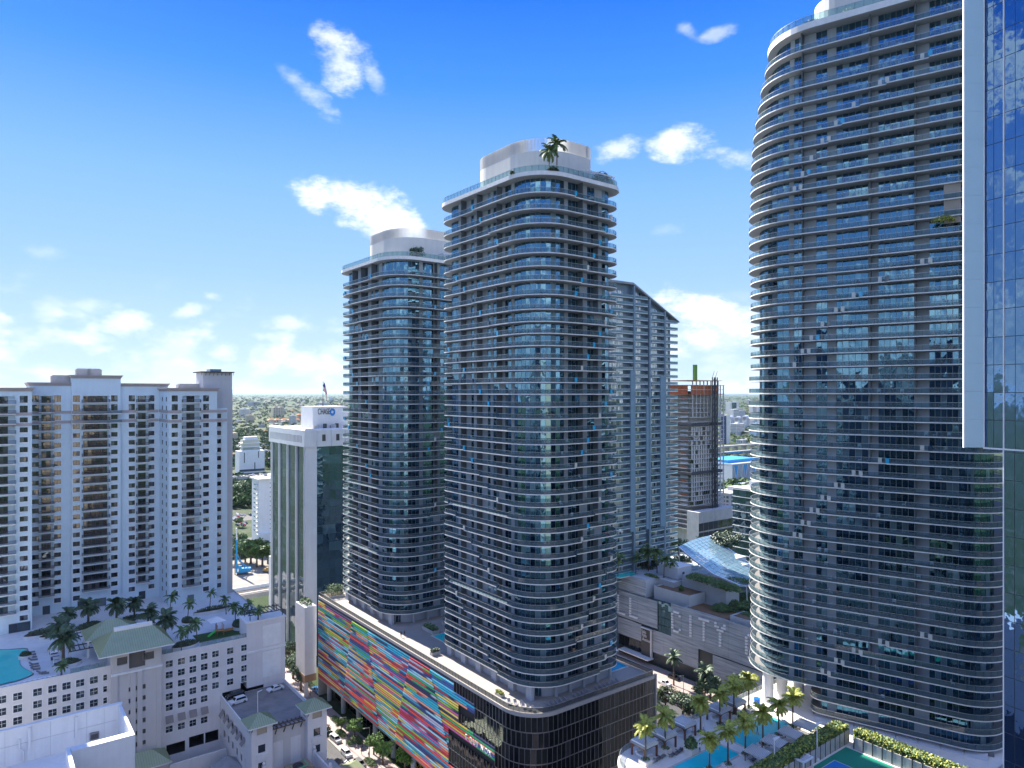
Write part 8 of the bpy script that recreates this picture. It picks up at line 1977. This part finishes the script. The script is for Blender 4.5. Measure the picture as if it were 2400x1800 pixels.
# ================================================================ people
def person_mesh(top, leg, skin, hair, walk=.35, arm=.25, seed=0):
    """one continuous body (skin surface over a posed skeleton)"""
    J = {'pel': (0, 0, .95), 'sp': (0, 0, 1.15), 'ch': (0, .01, 1.38), 'nk': (0, 0, 1.52), 'hd': (0, -.02, 1.60), 'tp': (0, -.02, 1.76),
         'lh': (.10, 0, .90), 'lk': (.11, -walk * .45, .50), 'la': (.11, -walk * .9 + .05, .09), 'lt': (.12, -walk * .9 - .14, .04), 'rh': (-.10, 0, .90), 'rk': (-.11, walk * .3, .50), 'ra': (-.11, walk * .9, .10), 'rt': (-.12, walk * .9 - .18, .05),
         'ls': (.19, 0, 1.42), 'le': (.25, arm * .5, 1.15), 'lw': (.26, arm * .3, .90), 'lf': (.26, arm * .2 - .02, .80), 'rs': (-.19, 0, 1.42), 're': (-.25, -arm * .3, 1.15), 'rw': (-.26, -arm * .9, .95), 'rf': (-.26, -arm * 1.05, .87)}
    E = [('pel', 'sp'), ('sp', 'ch'), ('ch', 'nk'), ('nk', 'hd'), ('hd', 'tp'), ('pel', 'lh'), ('lh', 'lk'), ('lk', 'la'), ('la', 'lt'), ('pel', 'rh'), ('rh', 'rk'), ('rk', 'ra'), ('ra', 'rt'), ('ch', 'ls'), ('ls', 'le'), ('le', 'lw'), ('lw', 'lf'), ('ch', 'rs'), ('rs', 're'), ('re', 'rw'), ('rw', 'rf')]
    Rd = dict(pel=.15, sp=.13, ch=.155, nk=.06, hd=.095, tp=.085, lh=.09, rh=.09, lk=.06, rk=.06, la=.045, ra=.045, lt=.04, rt=.04, ls=.065, rs=.065, le=.045, re=.045, lw=.035, rw=.035, lf=.04, rf=.04)
    nm = list(J); me = bpy.data.meshes.new('body_skeleton'); me.from_pydata([J[k] for k in nm], [(nm.index(a), nm.index(c)) for a, c in E], []); o = bpy.data.objects.new('tmp_body', me); COL.objects.link(o)
    md = o.modifiers.new('s', 'SKIN'); sv = me.skin_vertices[0].data
    for i, k in enumerate(nm): sv[i].radius = (Rd[k], Rd[k] * (.75 if k in ('ch', 'sp', 'pel') else 1)); sv[i].use_root = (k == 'pel')
    o.modifiers.new('d', 'SUBSURF').levels = 1; bpy.context.view_layer.update()
    m2 = bpy.data.meshes.new_from_object(o.evaluated_get(bpy.context.evaluated_depsgraph_get())); bpy.data.objects.remove(o)
    for m in (top, leg, skin): m2.materials.append(m)
    for p in m2.polygons:
        c = p.center; p.material_index = 2 if (c.z > 1.50 or (abs(c.x) > .22 and c.z < 1.08 and c.z > .75)) else (0 if c.z > .98 else 1); p.use_smooth = True
    h = MB(); h.lathe([(.02, 1.86), (.08, 1.83), (.112, 1.75), (.115, 1.68), (.10, 1.62)], hair, 10); hm_ = h.mesh('hair', True)
    for v in hm_.vertices: v.co.y += .0 if v.co.y < 0 else .015
    return m2, hm_
SK = mat('skin', (.36, .22, .15), .6); HR = mat('hair_dark', (.02, .015, .012), .7)
def person(lab, X, Y, z, rz, top, leg, walk=.35):
    T = thing('person', lab, 'person', (X, Y, z), rz); a = person_mesh(top, leg, SK, HR, walk); put('body', a[0], T); put('hair', a[1], T)
MB1, MB2, MB3 = mat('cloth_black', (.015, .015, .02), .8), mat('cloth_navy', (.02, .03, .07), .8), mat('cloth_grey', (.12, .12, .13), .8)
for (px, py, t, l, lab, wk) in ((940, 1494, MB1, MB1, 'person in black standing left on the podium deck by the pool', .08), (948, 1491, MB1, MB2, 'person in dark clothes standing right on the podium deck by the pool', .08)):
    X, Y = onz(px, py, DECK1); person(lab, X, Y, DECK1, R(30), t, l, wk)
for (px, py, t, l, lab) in ((849, 1752, MB2, MB1, 'person in navy walking up the pavement under the mural'), (847, 1768, MB1, MB3, 'person in black walking on the pavement with arm out'), (864, 1776, MB3, MB2, 'person in grey walking nearest the street lamp')):
    X, Y = onz(px, py, .14); person(lab, X, Y, .14, AL + R(20), t, l)

for (px, py, t, l, lab, wk) in ((1640, 1762, M_WHITE, MB2, 'person in white shirt standing by the nearer terrace pool', .1), (1775, 1722, MB2, SK, 'person in navy top walking beside the farther terrace pool', .3), (1735, 1690, MB3, MB1, 'person in grey walking past the fifth cabana', .3)):
    X, Y = onz(px, py, DK); person(lab, X, Y, DK, R(50), t, l, wk)
# ================================================================ plants on the tower roofs
def on_tower(px, d, z): return (*at(px, d), z)
z1 = roof1 + .72
RP = palm_mesh('roof_palm', 5.6, 3.1, 18, M_LEAF2, 91, 1.3, .14, lean=.3, dense=13), palm_mesh('roof_palm', 7.4, 3.2, 18, M_LEAF2, 92, 1.3, .15, lean=-.2, dense=13)
plant_tree('roof_palm', 'shorter coconut palm on the near twin tower roof', 'palm', RP[0], on_tower(1287, 169, z1), 1.0, 1.0); plant_tree('roof_palm', 'taller coconut palm on the near twin tower roof', 'palm', RP[1], on_tower(1305, 169.5, z1), 2.0, 1.0)
def roof_bush(lab, px, d, z, rx, ry, h, seed, m=M_LEAF, n=600):
    tag(put('roof_shrub', bush_mesh('roof_bush', rx, ry, h, n, m, seed, .26), None, on_tower(px, d, z), RZ), lab, 'shrub')
roof_bush('rounded shrub at the foot of the roof palms', 1296, 168, z1, 1.6, 1.2, 1.4, 401); roof_bush('dense dark shrub on the right end of the near twin tower roof', 1412, 181, z1, 4.0, 1.8, 4.4, 402, n=1300); roof_bush('low shrub on the right corner of the near twin tower roof', 1432, 186, z1, 2.6, 1.6, 2.6, 403); roof_bush('tiny shrub behind the glass rail of the near twin tower roof', 1200, 170, z1, .6, .6, 1.0, 404, n=150)
z2 = roof2 + .72
RTree = tree_meshes('roof_tree', 4.2, 3.2, 95, M_LEAF, 1100, .28, 9); plant_tree('roof_tree', 'round dark tree on the shorter twin tower roof', 'tree', RTree, on_tower(975, 229, z2), 0, 1.0)
roof_bush('trimmed shrub row on the left of the shorter twin tower roof', 868, 238, z2, 1.2, 5.0, 1.6, 405)

# ================================================================ look-alikes in small groups are told apart by their order across the picture
def number_groups():
    bpy.context.view_layer.update()
    by = {}
    for o in COL.objects:
        if o.parent is None and o.get('group') and o.get('label'): by.setdefault(o['label'], []).append(o)
    words = ['leftmost', 'second', 'third', 'fourth', 'fifth', 'sixth', 'seventh', 'eighth', 'ninth', 'tenth', 'eleventh', 'twelfth', 'thirteenth', 'fourteenth', 'fifteenth', 'sixteenth', 'seventeenth', 'eighteenth']
    for lab, os_ in by.items():
        if not 2 <= len(os_) <= 18 or 'distant city' in lab or 'patio' in lab: continue
        os_.sort(key=lambda o: proj(o.location)[0])
        for i, o in enumerate(os_):
            t = lab + ', ' + ('leftmost' if i == 0 else 'rightmost' if i == len(os_) - 1 else words[i] + ' from left')
            if len(t.split()) <= 16: o['label'] = t
number_groups()
